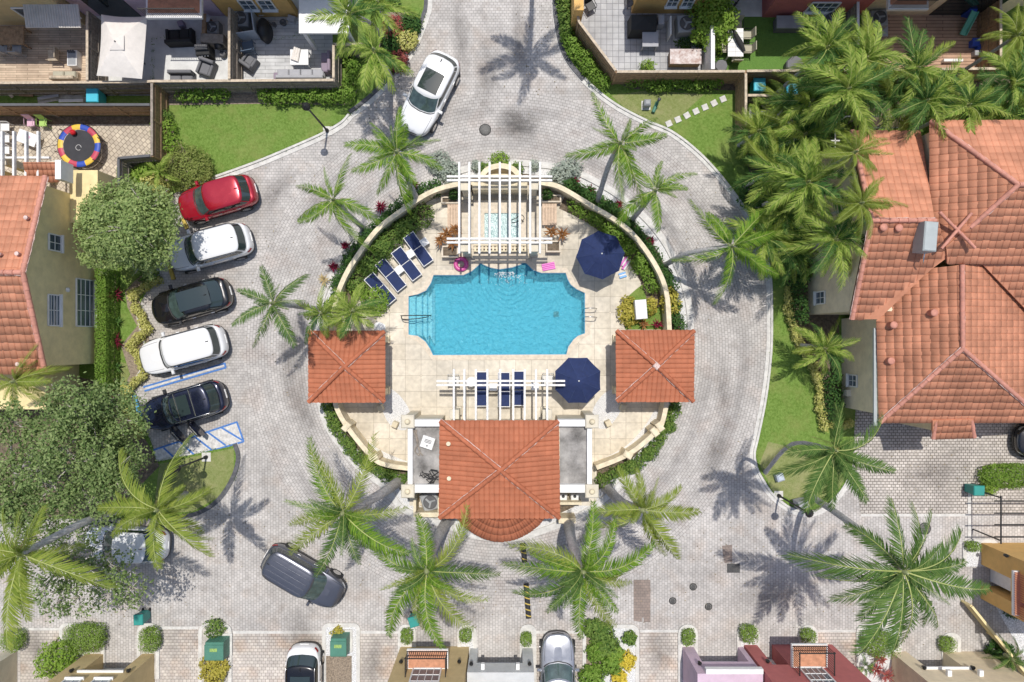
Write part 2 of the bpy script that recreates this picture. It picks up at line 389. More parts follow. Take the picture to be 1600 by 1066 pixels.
# ring road, pavers follow the circle
CX, CY = P2(787, 547)
mb = MB(); NR = 120; r0, r1 = 9.5, 14.5; rr = [r0 + (r1 - r0) * k / 10 for k in range(11)]
vs = []; uvs = []
for i in range(NR + 1):
    t = 2 * PI * i / NR
    for r_ in rr: vs.append((CX + r_ * math.cos(t), CY + r_ * math.sin(t), Z1)); uvs.append((t * 12.4, r_))
fs = [(i * 11 + k, i * 11 + k + 1, (i + 1) * 11 + k + 1, (i + 1) * 11 + k) for i in range(NR) for k in range(10)]
mb.add(vs, fs, 0, False, uvs); struct(mb.build('ring_road', M['paver_ring']))
# driveway courts
struct(poly_sheet('driveway_court', PX([(1336, 640), (1700, 640), (1700, 804), (1345, 804), (1330, 700)]), Z2, M['paver_drive'], 0))
# front driveways of the bottom row
for i, (a, b, y) in enumerate([(32, 94, 985), (250, 312, 981), (364, 504, 989), (560, 622, 989), (826, 912, 989), (1000, 1060, 988), (1278, 1338, 987)]):
    struct(poly_sheet('driveway', pxrect(a, y, b, 1400), Z1, M['paver_red'], 0))
mb = MB()
for (a, y, b) in [(31, 983, 94), (250, 981, 310), (364, 988, 506), (560, 988, 622), (830, 988, 912), (1000, 986, 1060), (1276, 986, 1338)]:
    x0, y0 = P2(a, y - 2); x1, y1 = P2(b, y + 2.2); mb.box(((x0 + x1) / 2, (y0 + y1) / 2, .006), (x1 - x0, y0 - y1, .012))
x0, y0 = P2(1345, 807); x1, y1 = P2(1514, 803); mb.box(((x0 + x1) / 2, (y0 + y1) / 2, .008), (x1 - x0, y1 - y0, .018))
x0, y0 = P2(1512, 840); x1, y1 = P2(1517, 770); mb.box(((x0 + x1) / 2, (y0 + y1) / 2, .010), (x1 - x0, y1 - y0, .024))
struct(mb.build('paving_bands', M['concrete']))
# ---- lawns ----
lawnTL = [(240, 150), (240, 60), (460, 60), (520, 20), (520, -120), (666, -120), (666, 0), (664, 25), (652, 55), (634, 90), (606, 125), (572, 158), (532, 190), (500, 210), (456, 230), (400, 253), (330, 277), (285, 292), (240, 330), (262, 345), (262, 372), (240, 400), (236, 440), (219, 475), (228, 500), (228, 560), (208, 612), (214, 645), (236, 690), (245, 722), (368, 696), (371, 740), (345, 778), (300, 805), (230, 810), (60, 810), (-300, 810), (-300, 150)]
struct(poly_sheet('lawn', PX(lawnTL), .05, M['grass'], thick=.06))
lawnTR = [(869, -120), (869, 0), (871, 30), (880, 72), (893, 98), (916, 124), (942, 148), (972, 168), (1012, 188), (1050, 205), (1086, 232), (1117, 262), (1147, 300), (1176, 345), (1197, 390), (1205, 430), (1207, 480), (1206, 550), (1198, 620), (1186, 680), (1180, 710), (1186, 735), (1206, 768), (1232, 790), (1262, 799), (1288, 790), (1312, 766), (1331, 735), (1336, 640), (1700, 640), (1700, -120)]
struct(poly_sheet('lawn', PX(lawnTR), .05, M['grass'], thick=.06))
dry = poly_sheet('dry_lawn', PX([(955, 150), (1010, 142), (1100, 148), (1060, 185), (1045, 200), (1010, 186), (975, 168)]), .054, M['grass_dry']); struct(dry)
struct(poly_sheet('dry_lawn', PX([(1186, 725), (1200, 690), (1260, 705), (1320, 700), (1329, 733), (1310, 764), (1262, 795), (1206, 766)]), .054, M['grass_dry']))
struct(poly_sheet('dry_lawn', PX([(250, 725), (366, 700), (366, 740), (342, 776), (300, 800), (240, 800)]), .054, M['grass_dry']))
struct(poly_sheet('dry_lawn', PX([(170, 560), (205, 570), (200, 600), (168, 600)]), .054, M['grass_dry']))
# ---- kerbs and gutters ----
def curb(name, pts, gut=.28, kw=.14, side=1, dark=False, h=.1, n=5, closed=False):
    path = smooth_path([P2(x, y) for x, y in pts], n, closed)
    mb = MB(); ribbon(path, 0, side * gut, 0, .025, mb, 0, closed)
    ribbon(path, side * (gut + .002), side * (gut + kw), 0, h, mb, 1 if dark else 0, closed)
    o = mb.build(name, [M['concrete'], M['curb_dark']]); return struct(o)
def curb2(name, pts, gut, kw, dark_idx):
    pass
# top-left lawn kerb (road side is the photographed edge), gutter then dark kerb
curb('curb', [(676, -120), (676, 0), (671, 28), (659, 60), (643, 92), (614, 130), (580, 163), (552, 184)], .26, .2, 1 if False else -1, True)
curb('curb', [(552, 184), (538, 199), (505, 218), (460, 238), (402, 262), (335, 286), (286, 302)], .24, .12, -1)
curb('curb', [(862, -120), (862, 0), (864, 30), (872, 72), (885, 100), (908, 128)], .04, .24, 1, True)
curb('curb', [(908, 128), (935, 153), (967, 175), (1008, 196), (1045, 212), (1080, 238), (1110, 268), (1140, 305), (1168, 348), (1188, 392), (1196, 432), (1198, 480), (1197, 550), (1189, 620), (1177, 680), (1171, 710), (1177, 738), (1199, 774), (1228, 798), (1262, 808), (1294, 797), (1320, 770), (1338, 737)], .2, .12, 1)
curb('curb', [(371, 692), (377, 715), (368, 748), (345, 783), (312, 805), (262, 815)], .02, .24, -1, True)
# wheel-stop strip and parking edge
curb('curb', [(258, 404), (243, 448), (215, 462), (222, 500), (238, 560), (206, 612), (222, 668)], .16, .1, -1, False, .06, 1)
# driveway island kerbs along the bottom row
def capsule(name, x0, y0, x1, y1, r, fill, h=.1, kw=.2):
    """rounded kerb with open bottom end, px"""
    pts = [(x0, y1)]
    for k in range(7): t = PI - PI / 2 * k / 6; pts.append((x0 + r + r * math.cos(t), y0 + r - r * math.sin(t)))
    for k in range(7): t = PI / 2 - PI / 2 * k / 6; pts.append((x1 - r + r * math.cos(t), y0 + r - r * math.sin(t)))
    pts.append((x1, y1)); path = PX(pts)
    mb = MB(); ribbon(path, 0, -kw, 0, h, mb); struct(mb.build(name, M['concrete']))
    struct(poly_sheet('planting_bed', path, h * .6, fill))
M['pebble'] = mat('pebble', (.75, .74, .72), .85, var=.4, scale=16, bump=1, bscale=30)
capsule('island_curb', 94, 973, 165, 1050, 10, M['concrete_old'])
capsule('island_curb', 215, 973, 250, 1060, 14, M['concrete_old'])
capsule('island_curb', 311, 973, 363, 1200, 14, M['concrete_old'])
capsule('island_curb', 504, 973, 563, 1200, 10, M['pebble'])
capsule('island_curb', 622, 975, 650, 1025, 12, M['concrete'])
capsule('island_curb', 715, 975, 745, 1025, 14, M['pebble'])
capsule('island_curb', 812, 975, 838, 1200, 12, M['concrete'])
capsule('island_curb', 910, 975, 998, 1200, 12, M['pebble'])
capsule('island_curb', 1059, 975, 1090, 1200, 15, M['concrete'])
capsule('island_curb', 1151, 975, 1186, 1025, 16, M['pebble'])
capsule('island_curb', 1247, 976, 1277, 1200, 14, M['pebble'])
capsule('island_curb', 1337, 975, 1407, 1200, 12, M['pebble'])
capsule('island_curb', 1470, 988, 1500, 1030, 13, M['concrete'])
capsule('island_curb', 1503, 842, 1560, 885, 14, M['pebble'])
# ================================================================ CENTRAL ISLAND
islcurb = [(490, 520), (497, 470), (513, 430), (543, 388), (588, 343), (640, 298), (700, 268), (770, 251), (840, 252), (900, 264), (958, 294), (1004, 330), (1040, 372), (1066, 422), (1080, 470), (1084, 520), (1078, 580), (1063, 632), (1051, 669), (1033, 699), (1001, 733), (955, 777), (915, 806), (868, 827), (805, 846), (747, 843), (699, 826), (653, 812), (622, 795), (598, 764), (559, 735), (531, 702), (508, 670), (495, 630), (489, 575)]
ip = smooth_path(PX(islcurb), 4, True)
mb = MB(); ribbon(ip, 0, .24, 0, .03, mb, 0, True); ribbon(ip, .242, .36, 0, .1, mb, 0, True)
struct(mb.build('island_gutter', M['concrete']))
ins = []
n = len(ip)
for i in range(n):
    a, b = ip[i - 1], ip[(i + 1) % n]; d = (b - a).normalized(); q = ip[i] + Vector((-d.y, d.x)) * .3; ins.append((q.x, q.y))
# orientation check: curve runs clockwise in picture; inner side must be towards centre
def toward(q): return (Vector(q) - Vector((CX, CY))).length
INW = 1 if toward(ins[0]) < toward(ip[0]) else -1
if INW < 0:
    bpy.data.objects.remove(bpy.data.objects['island_gutter'])
    mb = MB(); ribbon(ip, 0, -.24, 0, .03, mb, 0, True); ribbon(ip, -.242, -.36, 0, .1, mb, 0, True)
    struct(mb.build('island_gutter', M['concrete']))
    ins = []
    for i in range(n):
        a, b = ip[i - 1], ip[(i + 1) % n]; d = (b - a).normalized(); q = ip[i] - Vector((-d.y, d.x)) * .3; ins.append((q.x, q.y))
# garden wall path at ground level (photo shows the wall top, about 1.3 m up)
WH = 1.3
wall_px = [(517, 600), (517, 560), (517, 520), (525, 470), (535, 440), (552, 409), (587, 361), (623, 332), (660, 307), (686, 295), (714, 288), (740, 285)]
wall_px2 = [(828, 284), (856, 287), (880, 295), (927, 323), (962, 344), (992, 369), (1023, 412), (1041, 455), (1046, 513), (1048, 560), (1046, 600), (1036, 657), (1022, 678), (982, 710), (932, 731)]
wall_px3 = [(522, 600), (524, 632), (543, 668), (582, 715), (605, 727), (638, 732)]
wl1 = smooth_path(PX(wall_px, WH), 5); wl2 = smooth_path(PX(wall_px2, WH), 5); wl3 = smooth_path(PX(wall_px3, WH), 5)
# pool outline
poolpx = [(677.5, 430), (673.5, 442), (666, 454), (653, 460), (638.5, 463), (638.5, 523), (653, 525), (665, 534), (672, 545), (676.5, 555), (885, 554), (888, 542), (896, 531), (903, 525), (914, 521), (914, 458), (901, 452), (892, 445), (887, 436), (884, 426.5), (846, 426.5), (833, 422), (820, 409.5), (812, 414), (800, 418), (780, 421), (765, 418), (751, 411.5), (737, 424), (724, 430)]
POOL = PX(poolpx)
# the deck sheet: island interior with pool hole (bridge cut)
deck_out = [(q.x, q.y) for q in ([*wl1] )]
deckpoly = PX([(528, 520), (530, 470), (548, 425), (590, 372), (640, 330), (700, 300), (760, 290), (840, 290), (890, 302), (940, 335), (985, 372), (1015, 415), (1034, 460), (1040, 520), (1040, 600), (1028, 655), (1010, 682), (975, 708), (932, 724), (932, 790), (640, 790), (640, 724), (590, 706), (552, 672), (532, 635), (526, 600)])
ORG = P2(658, 587)
struct(poly_sheet('planting_bed', ins, Z2, M['gravel'])) if False else None
# bed ring: everything between kerb and deck
struct(sheet_with_hole('planting_bed', ins, deckpoly, Z2, M['soil'], (0, 0)))
struct(sheet_with_hole('gravel_strip', [ (a, b) for a, b in ins], [((a - CX) * .955 + CX, (b - CY) * .955 + CY) for a, b in ins], Z3, M['gravel'], (0, 0)))
struct(sheet_with_hole('pool_deck', deckpoly, POOL, .03, M['deck'], ORG))
# coping around the pool
pc = [Vector(q) for q in POOL]
mb = MB(); ribbon(pc, -.28, .0, .0, .055, mb, 0, True)
test = mb.v[0]
struct(mb.build('pool_coping', M['coping']))
# basin: walls, floor, steps
M['pool'] = mat('pool', (.17, .60, .73), .5, var=.06, scale=1.5)
M['pool_tile'] = mat('pool_tile', (.03, .3, .5), .3, var=.3, scale=14)
M['pool_step'] = mat('pool_step', (.85, .92, .95), .5, var=.1, scale=3)
pool = thing('swimming_pool', 'turquoise swimming pool with notched corners in the round courtyard', 'pool', (*P2(790, 490), 0))
mb = MB(); mb.prism(POOL, -1.3, .0, 0, cap=False)
mb.f = [f[::-1] for f in mb.f]
mb.build('basin_wall', M['pool_tile'], pool, True)
o = poly_sheet('basin_floor', POOL, -1.3, M['pool']); o.parent = pool; o.location = -pool.location
mb = MB()
xs = [638.5, 650, 660, 668, 676.5]
for i in range(4):
    a, b = xs[i], xs[i + 1]; x0, y0 = P2(a, 524); x1, y1 = P2(b, 462)
    pts = PX([(a, 463.5), (b, 460 if i < 2 else 450 + 0 * i), (b, 526 if i < 2 else 538), (a, 523)])
    mb.prism(pts, -1.28, -.16 - .2 * i, 0)
mb.build('steps', M['pool_step'], pool, True)
mb = MB()
for i in range(1, 5):
    x = xs[i]; mb.beam(P(x, 464 - (i > 1) * 8 + (i > 3) * -4, -.13 - .2 * (i - 1)), P(x, 525 + (i > 1) * 6, -.13 - .2 * (i - 1)), .05, .03)
mb.build('step_nosing', M['pool_tile'], pool, True)
# water
def watermat(name, cen, col, tint, mixf=.5, sc1=5.5):
    m, nt, b = newmat(name); N = nt.nodes; L = nt.links
    tc = N.new('ShaderNodeTexCoord')
    wv = N.new('ShaderNodeTexWave'); wv.wave_type = 'RINGS'; wv.rings_direction = 'SPHERICAL'; wv.inputs['Scale'].default_value = 1.3
    wv.inputs['Distortion'].default_value = 2.5; wv.inputs['Detail'].default_value = 2; wv.inputs['Detail Scale'].default_value = 1.5
    mp = N.new('ShaderNodeMapping'); mp.inputs['Location'].default_value = (-cen[0], -cen[1], 0)
    L.new(tc.outputs['Object'], mp.inputs[0]); L.new(mp.outputs[0], wv.inputs['Vector'])
    ns = N.new('ShaderNodeTexNoise'); ns.inputs['Scale'].default_value = sc1 * .8; ns.inputs['Detail'].default_value = 3; ns.inputs['Distortion'].default_value = 1.2
    L.new(tc.outputs['Object'], ns.inputs['Vector'])
    vo = N.new('ShaderNodeTexVoronoi'); vo.feature = 'SMOOTH_F1'; vo.inputs['Scale'].default_value = sc1 * .7
    n0 = N.new('ShaderNodeTexNoise'); n0.inputs['Scale'].default_value = 2.5; L.new(tc.outputs['Object'], n0.inputs['Vector'])
    mv = N.new('ShaderNodeMix'); mv.data_type = 'VECTOR'; mv.inputs['Factor'].default_value = .25
    L.new(tc.outputs['Object'], mv.inputs['A']); L.new(n0.outputs['Color'], mv.inputs['B']); L.new(mv.outputs['Result'], vo.inputs['Vector'])
    ln = N.new('ShaderNodeVectorMath'); ln.operation = 'LENGTH'; L.new(mp.outputs[0], ln.inputs[0])
    fa = N.new('ShaderNodeMapRange'); fa.inputs['From Min'].default_value = .2; fa.inputs['From Max'].default_value = 4.5
    fa.inputs['To Min'].default_value = 1.0; fa.inputs['To Max'].default_value = .0; L.new(ln.outputs['Value'], fa.inputs['Value'])
    mu = N.new('ShaderNodeMath'); mu.operation = 'MULTIPLY'; L.new(wv.outputs['Fac'], mu.inputs[0]); L.new(fa.outputs[0], mu.inputs[1])
    a1 = N.new('ShaderNodeMath'); a1.operation = 'MULTIPLY_ADD'; a1.inputs[1].default_value = .9
    L.new(vo.outputs['Distance'], a1.inputs[0]); L.new(ns.outputs['Fac'], a1.inputs[2])
    ad = N.new('ShaderNodeMath'); ad.operation = 'MULTIPLY_ADD'; ad.inputs[1].default_value = .42
    L.new(mu.outputs[0], ad.inputs[0]); L.new(a1.outputs[0], ad.inputs[2])
    bp = N.new('ShaderNodeBump'); bp.inputs['Strength'].default_value = 1.0; bp.inputs['Distance'].default_value = .24
    L.new(ad.outputs[0], bp.inputs['Height']); L.new(bp.outputs[0], b.inputs['Normal'])
    b.inputs['Base Color'].default_value = c4(col); b.inputs['Roughness'].default_value = .12; b.inputs['IOR'].default_value = 1.33
    tr = N.new('ShaderNodeBsdfTransparent'); tr.inputs[0].default_value = c4(tint)
    ms = N.new('ShaderNodeMixShader'); ms.inputs[0].default_value = mixf
    L.new(tr.outputs[0], ms.inputs[1]); L.new(b.outputs[0], ms.inputs[2]); L.new(ms.outputs[0], N['Material Output'].inputs['Surface'])
    return m
wc = P2(795, 436)
M['water'] = watermat('water', (wc[0] - pool.location.x, wc[1] - pool.location.y), (.17, .60, .70), (.62, .94, 1.0), .42, 8)
o = poly_sheet('water', POOL, -.1, M['water']); o.parent = pool; o.location = -pool.location
M['water'].node_tree.nodes['Mapping'].inputs['Location'].default_value = (-wc[0], -wc[1], 0)
# dark tile band at waterline
mb = MB(); ribbon(pc, -.001, .03, -.25, -.0, mb, 0, True); mb.build('tile_band', M['pool_tile'], pool, True)
# main drain
mb = MB(); q = P(869, 491, -1.28); mb.box(q, (.3, .3, .02)); mb.build('drain_cover', M['dkgrey'], pool, True)
# ================================================================ ROOF TILING
def raypl(px, py, q, n):
    o = Vector((0, 0, HC)); d = P(px, py, 0) - o
    return o + d * ((q - o).dot(n) / d.dot(n))
def bm_to_mb(bm, mb, m=0, sm=False):
    bm.verts.ensure_lookup_table(); idx = {v: i for i, v in enumerate(bm.verts)}
    mb.add([v.co.copy() for v in bm.verts], [[idx[v] for v in f.verts] for f in bm.faces], m, sm)
PROF = [(0, -.05), (.035, .0), (.2, .019), (.4, .027), (.6, .027), (.8, .018), (.965, .0), (1.0, -.05)]
def tile_face(mb, pts, p0, p1, tw=.27, tl=.38, m=0, under=1, jitter=.5, step=None):
    step = step if step is not None else (.007 if tw < .27 else .001)
    """real barrel tiles over a convex planar polygon; courses start at the eave p0-p1"""
    pts = [Vector(p) for p in pts]; p0 = Vector(p0); p1 = Vector(p1)
    u = (p1 - p0).normalized(); cen = sum(pts, Vector()) / len(pts)
    n = u.cross(cen - p0).normalized()
    if n.z < 0: n = -n
    v = n.cross(u).normalized()
    if v.dot(cen - p0) < 0: v = -v
    U = [(p - p0).dot(u) for p in pts]; W = [(p - p0).dot(v) for p in pts]
    u0, u1, v1 = min(U), max(U), max(W); nu = int((u1 - u0) / tw) + 1; nv = int(v1 / tl) + 2
    tw2 = (u1 - u0) / nu
    poly2 = list(zip(U, W)); ar = sum(poly2[i][0] * poly2[(i + 1) % len(poly2)][1] - poly2[(i + 1) % len(poly2)][0] * poly2[i][1] for i in range(len(poly2)))
    sg = 1 if ar > 0 else -1
    def inside(x, y, pad):
        for i in range(len(poly2)):
            a = poly2[i]; b = poly2[(i + 1) % len(poly2)]; ex, ey = b[0] - a[0], b[1] - a[1]; L = math.hypot(ex, ey)
            if L < 1e-6: continue
            if sg * (ex * (y - a[1]) - ey * (x - a[0])) / L < -pad: return False
        return True
    bm = bmesh.new()
    for j in range(nv):
        for i in range(nu):
            cx_, cy_ = u0 + (i + .5) * tw2, (j + .5) * tl
            if not inside(cx_, cy_, .35): continue
            a = j * tl - .03; b = (j + 1) * tl; jz = rnd(-.004, .004) * jitter; js = rnd(-.012, .012) * jitter
            rows = []
            for vv, dz, flat in ((a, -.015 if tw < .28 else -.004, 1), (a, step, 0), (b, .0, 0)):
                r_ = []
                for fu, h in PROF:
                    hh = h * (.55 if tw > .28 else 1) + dz + jz
                    r_.append(bm.verts.new(p0 + u * (u0 + (i + fu) * tw2 + js * (vv == a)) + v * (vv + js) + n * (hh + .02)))
                rows.append(r_)
            for r_ in range(2):
                for k in range(len(PROF) - 1):
                    f = bm.faces.new((rows[r_][k], rows[r_][k + 1], rows[r_ + 1][k + 1], rows[r_ + 1][k])); f.smooth = r_ == 1
    for i in range(len(pts)):
        a = pts[i]; b = pts[(i + 1) % len(pts)]
        if (b - a).length < 1e-4: continue
        e = (b - a).normalized(); pn = e.cross(n); 
        if pn.dot(cen - a) > 0: pn = -pn
        isE = abs(e.dot(u)) > .999 and abs((a - p0).dot(v)) < .05
        bmesh.ops.bisect_plane(bm, geom=bm.verts[:] + bm.edges[:] + bm.faces[:], plane_co=a + (pn * .05 if isE else pn * 0), plane_no=pn, clear_outer=True)
    bmesh.ops.recalc_face_normals
    for f in bm.faces:
        f.normal_update()
        if f.normal.dot(n) < -.01: f.normal_flip()
    bm_to_mb(bm, mb, m, True); bm.free()
    if under:
        vs = [p + n * -.0 for p in pts] + [p - n * .1 for p in pts]; k = len(pts)
        fs = [tuple(range(k)), tuple(range(2 * k - 1, k - 1, -1))] + [(i, (i + 1) % k, k + (i + 1) % k, k + i) for i in range(k)]
        mb.add(vs, fs, 1)
    return n
def caps(mb, a, b, r=.11, step=.42, m=2, lift=.05, mort=True):
    a = Vector(a); b = Vector(b); L = (b - a).length; k = max(1, round(L / step)); d = (b - a) / L
    z = Vector((0, 0, lift))
    for i in range(k):
        s, e = a + d * (L * i / k), a + d * (L * (i + 1) / k + .04)
        mb.tube([s + z + V(0, 0, .02), e + z], [r * 1.12, r * .94], 10, m, True)
    if mort:
        sd_ = Vector((-d.y, d.x, 0)).normalized() * r * 1.02; n_ = max(3, int(L / .18))
        mb.tube([a + d * (L * i / n_) + sd_ * rnd(.9, 1.15) + V(0, 0, rnd(.03, .06)) for i in range(n_ + 1)], [rnd(.012, .03) for _ in range(n_ + 1)], 5, 3, True)
def hip_roof(parent, corners, apex, he, ha, tw=.25, tl=.38, mats=('tile', 'tile', 'tile_cap', 'mortar'), name='roof'):
    """corners px clockwise from top-left; apex px one point or two (ridge)"""
    mb = MB(); c = [P(x, y, he) for x, y in corners]
    ap = [P(x, y, ha) for x, y in apex]
    if len(ap) == 1:
        for i in range(4): tile_face(mb, [c[i], c[(i + 1) % 4], ap[0]], c[i], c[(i + 1) % 4], tw, tl)
        for q in c: caps(mb, q, ap[0])
    o = mb.build(name, [M[k] for k in mats], parent, True); return o
# ================================================================ GARDEN WALL
gw = thing('garden_wall', 'cream curved garden wall with flat coping around the pool courtyard', 'wall', (CX, CY, 0))
for pth in (wl1, wl2, wl3):
    mb = MB(); ribbon(pth, -.09, .09, 0, WH - .08, mb); mb.build('wall', M['wall_cream'], gw, True)
    mb = MB(); ribbon(pth, -.125, .125, WH - .078, WH, mb); mb.build('coping', M['wall_cream'], gw, True)
for px, py, rz in [(541, 667, .9), (584, 716, .5), (981, 711, -.5), (1023, 675, -.9), (1031, 667, -.95)]:
    mb = MB(); q = P(px, py, WH); mb.bev((q.x, q.y, WH / 2 + .04), (.34, .5, WH + .08), .04, rz + PI / 2); mb.build('pier', M['wall_cream'], gw, True)
# ================================================================ CORNER PAVILIONS
def pavilion(corners, apex, label, sgn):
    c = [P(x, y, 2.9) for x, y in corners]; cen = sum(c, Vector()) / 4
    t = thing('pavilion', label, 'pavilion', (cen.x, cen.y, 0), 0, 'tiled pavilions beside the pool')
    hip_roof(t, corners, [apex], 2.9, 3.75)
    W_, D_ = (c[1].x - c[0].x) / 2, (c[0].y - c[3].y) / 2
    for sx in (-1, 1):
        for sy in (-1, 1):
            mb = MB(); mb.box((sx * (W_ - .4), sy * (D_ - .4), 1.4), (.32, .32, 2.8)); mb.box((sx * (W_ - .4), sy * (D_ - .4), .2), (.42, .42, .4)); mb.build('column', M['wall_cream'], t)
    mb = MB()
    for sy in (-1, 1): mb.box((0, sy * (D_ - .4), 2.68), (2 * W_ - .8, .22, .3))
    for sx in (-1, 1): mb.box((sx * (W_ - .4), 0, 2.681), (.22, 2 * D_ - 1.03, .3))
    mb.build('beam', M['wall_cream'], t)
    mb = MB(); mb.box((sgn * (W_ - .55), 0, 1.2), (.15, 2 * D_ - 1.2, 2.4)); mb.build('wall', M['wall_cream'], t)
pavilion([(483, 518), (601, 518), (601, 628), (483, 628)], (539, 573), 'small square pavilion with orange tiled roof left of the pool under palm shadows', -1)
pavilion([(963, 517), (1084, 517), (1083, 627), (964, 627)], (1026, 572), 'small square pavilion with orange tiled roof right of the pool beside the ring road', 1)
# ================================================================ CLUBHOUSE
ch = thing('clubhouse', 'white clubhouse with big square orange hip roof between two flat parapet roofs', 'building', (*P2(781, 735, 4.2), 0))
MR = [(688, 658), (872, 658), (874, 809), (687, 809)]
hip_roof(ch, MR, [(782, 735)], 4.3, 5.5)
c = [P(x, y, 4.3) for x, y in MR]
x0, x1, y0, y1 = c[0].x + .35, c[1].x - .35, c[3].y + .35, c[0].y - .35
mb = MB(); mb.box(((x0 + x1) / 2, (y0 + y1) / 2, 2.1), (x1 - x0, y1 - y0, 4.2)); mb.build('wall', M['stucco_cream'], ch, True)
for px, py in [(701, 693), (702, 747)]:
    q = P(px, py, 4.6); mb = MB(); mb.lathe([(.07, -.1), (.07, .12), (.11, .12), (.11, .16)], q, 10); mb.build('roof_vent', M['wall_cream'], ch, True)
HP = 3.2
def wing(xa, xb, label=None):
    # flat roof deck and parapets, px coordinates of the parapet tops
    a = P(min(xa, xb), 655, HP); b = P(max(xa, xb), 770, HP); s = -1 if xa < xb else 1
    mb = MB(); mb.box(((a.x + b.x) / 2, (a.y + b.y) / 2, 1.4), (b.x - a.x - .2, a.y - b.y - .2, 2.8)); mb.build('wall', M['stucco_cream'], ch, True)
    mb = MB(); mb.box(((a.x + b.x) / 2, (a.y + b.y) / 2, 2.83), (b.x - a.x - .3, a.y - b.y - .3, .05)); mb.build('flat_roof', M['roofdeck'], ch, True)
    for (l, t_, r, bt) in [(min(xa, xb) + (10 if s < 0 else 0), 656, max(xa, xb) - (0 if s < 0 else 10), 666.5), (min(xa, xb) + (10 if s < 0 else 0), 757.5, max(xa, xb) - (0 if s < 0 else 10), 770)]:
        p = P(l, t_, HP); q = P(r, bt, HP); mb = MB(); mb.box(((p.x + q.x) / 2, (p.y + q.y) / 2, HP - .25), (q.x - p.x, p.y - q.y, .5)); mb.build('parapet', M['white'], ch, True)
    l, r = (xa, xa + 7.5) if s < 0 else (xa - 7.5, xa)
    p = P(l, 664, HP); q = P(r, 762, HP); mb = MB(); mb.box(((p.x + q.x) / 2, (p.y + q.y) / 2, HP - .26), (q.x - p.x, p.y - q.y, .48)); mb.build('parapet', M['white'], ch, True)
    for y in (659, 768):
        q = P(xa - 2 * s * -1 + (2 if s < 0 else -2), y, HP + .15); mb = MB(); mb.box((q.x, q.y, 1.6), (.5, .5, 3.2)); mb.bev((q.x, q.y, 3.3), (.68, .68, .2), .05)
        mb.build('pier', M['stucco_cream'], ch, True)
        mb = MB(); mb.lathe([(.1, 0), (.15, .03), (.13, .12), (.06, .18), (.01, .19)], (q.x, q.y, 3.4), 14); mb.build('finial', M['wall_cream'], ch, True)
wing(637, 690); wing(925, 871)
# round front canopy (half cone)
mb = MB(); ctr = P(782, 770, 4.15); NS = 12; arc = []
for i in range(NS + 1):
    t = i / NS; x = 712 + (853 - 712) * t; y = 806 + 40 * math.sin(PI * t) ** .75; arc.append(P(x, y, 3.55))
for i in range(NS):
    a, b = arc[i], arc[i + 1]; tile_face(mb, [a, b, ctr], a, b, .2, .38, under=1)
mb.build('front_canopy', [M['tile'], M['tile']], ch, True)
# front service yards
def lowwall(name, parent, rects, h, m, world=True):
    mb = MB()
    for (a, t_, b, d) in rects:
        p = P(a, t_, h); q = P(b, d, h); mb.box(((p.x + q.x) / 2, (p.y + q.y) / 2, h / 2), (abs(q.x - p.x), abs(p.y - q.y), h))
    return mb.build(name, M[m], parent, world)
lowwall('service_wall', ch, [(646, 778, 650, 808), (650.5, 801, 688, 808.5), (684, 778, 688, 800.5)], 1.3, 'wall_cream')
lowwall('service_wall', ch, [(874, 785, 909, 789)], 1.3, 'wall_cream'); lowwall('service_wall', ch, [(873, 810, 900, 818)], 1.3, 'wall_cream')
def condenser(px, py, h, label, rz=0, sz=.85, cat='air conditioner', grp='air conditioning units'):
    q = P(px, py, h); t = thing('air_conditioner', label, cat, (q.x, q.y, 0), rz, grp)
    mb = MB(); mb.bev((0, 0, .08 + (h - .1) / 2), (sz, sz, h - .1), .06); mb.build('casing', M['grey'], t)
    mb = MB(); mb.lathe([(sz * .4, -.02), (sz * .4, .03), (sz * .36, .03), (sz * .36, .0)], (0, 0, h), 24); mb.build('fan_guard', M['dkgrey'], t)
    mb = MB(); mb.lathe([(sz * .36, 0), (.001, .002)], (0, 0, h - .015), 24); mb.build('fan_well', M['black'], t)
    mb = MB()
    for k in range(3):
        a = k * 2 * PI / 3; mb.box((math.cos(a) * sz * .17, math.sin(a) * sz * .17, h + .002), (sz * .3, sz * .16, .01), a, 0, .35)
    mb.lathe([(sz * .08, 0), (sz * .08, .02)], (0, 0, h), 10); mb.build('fan', M['grey'], t)
    mb = MB(); mb.box((0, 0, .04), (sz + .2, sz + .2, .08)); mb.build('slab', M['concrete'], t)
    return t
condenser(672, 785, .9, 'round black fan air conditioner behind the clubhouse in its walled corner', .3, .95)
for i, (x, y) in enumerate([(880, 777), (898, 777)]):
    q = P(x, y, .9); t = thing('utility_box', ['white utility box against the clubhouse wall, nearer the big orange roof', 'white utility box against the clubhouse wall, nearer the corner pier'][i], 'utility box', (q.x, q.y, 0), 0, 'white boxes behind the clubhouse')
    mb = MB(); mb.bev((0, 0, .5), (.42, .34, .9), .04); mb.build('casing', M['white'], t)
    mb = MB(); mb.lathe([(.09, 0), (.07, .04)], (0, .05, .95), 12); mb.build('cap', M['black'], t)
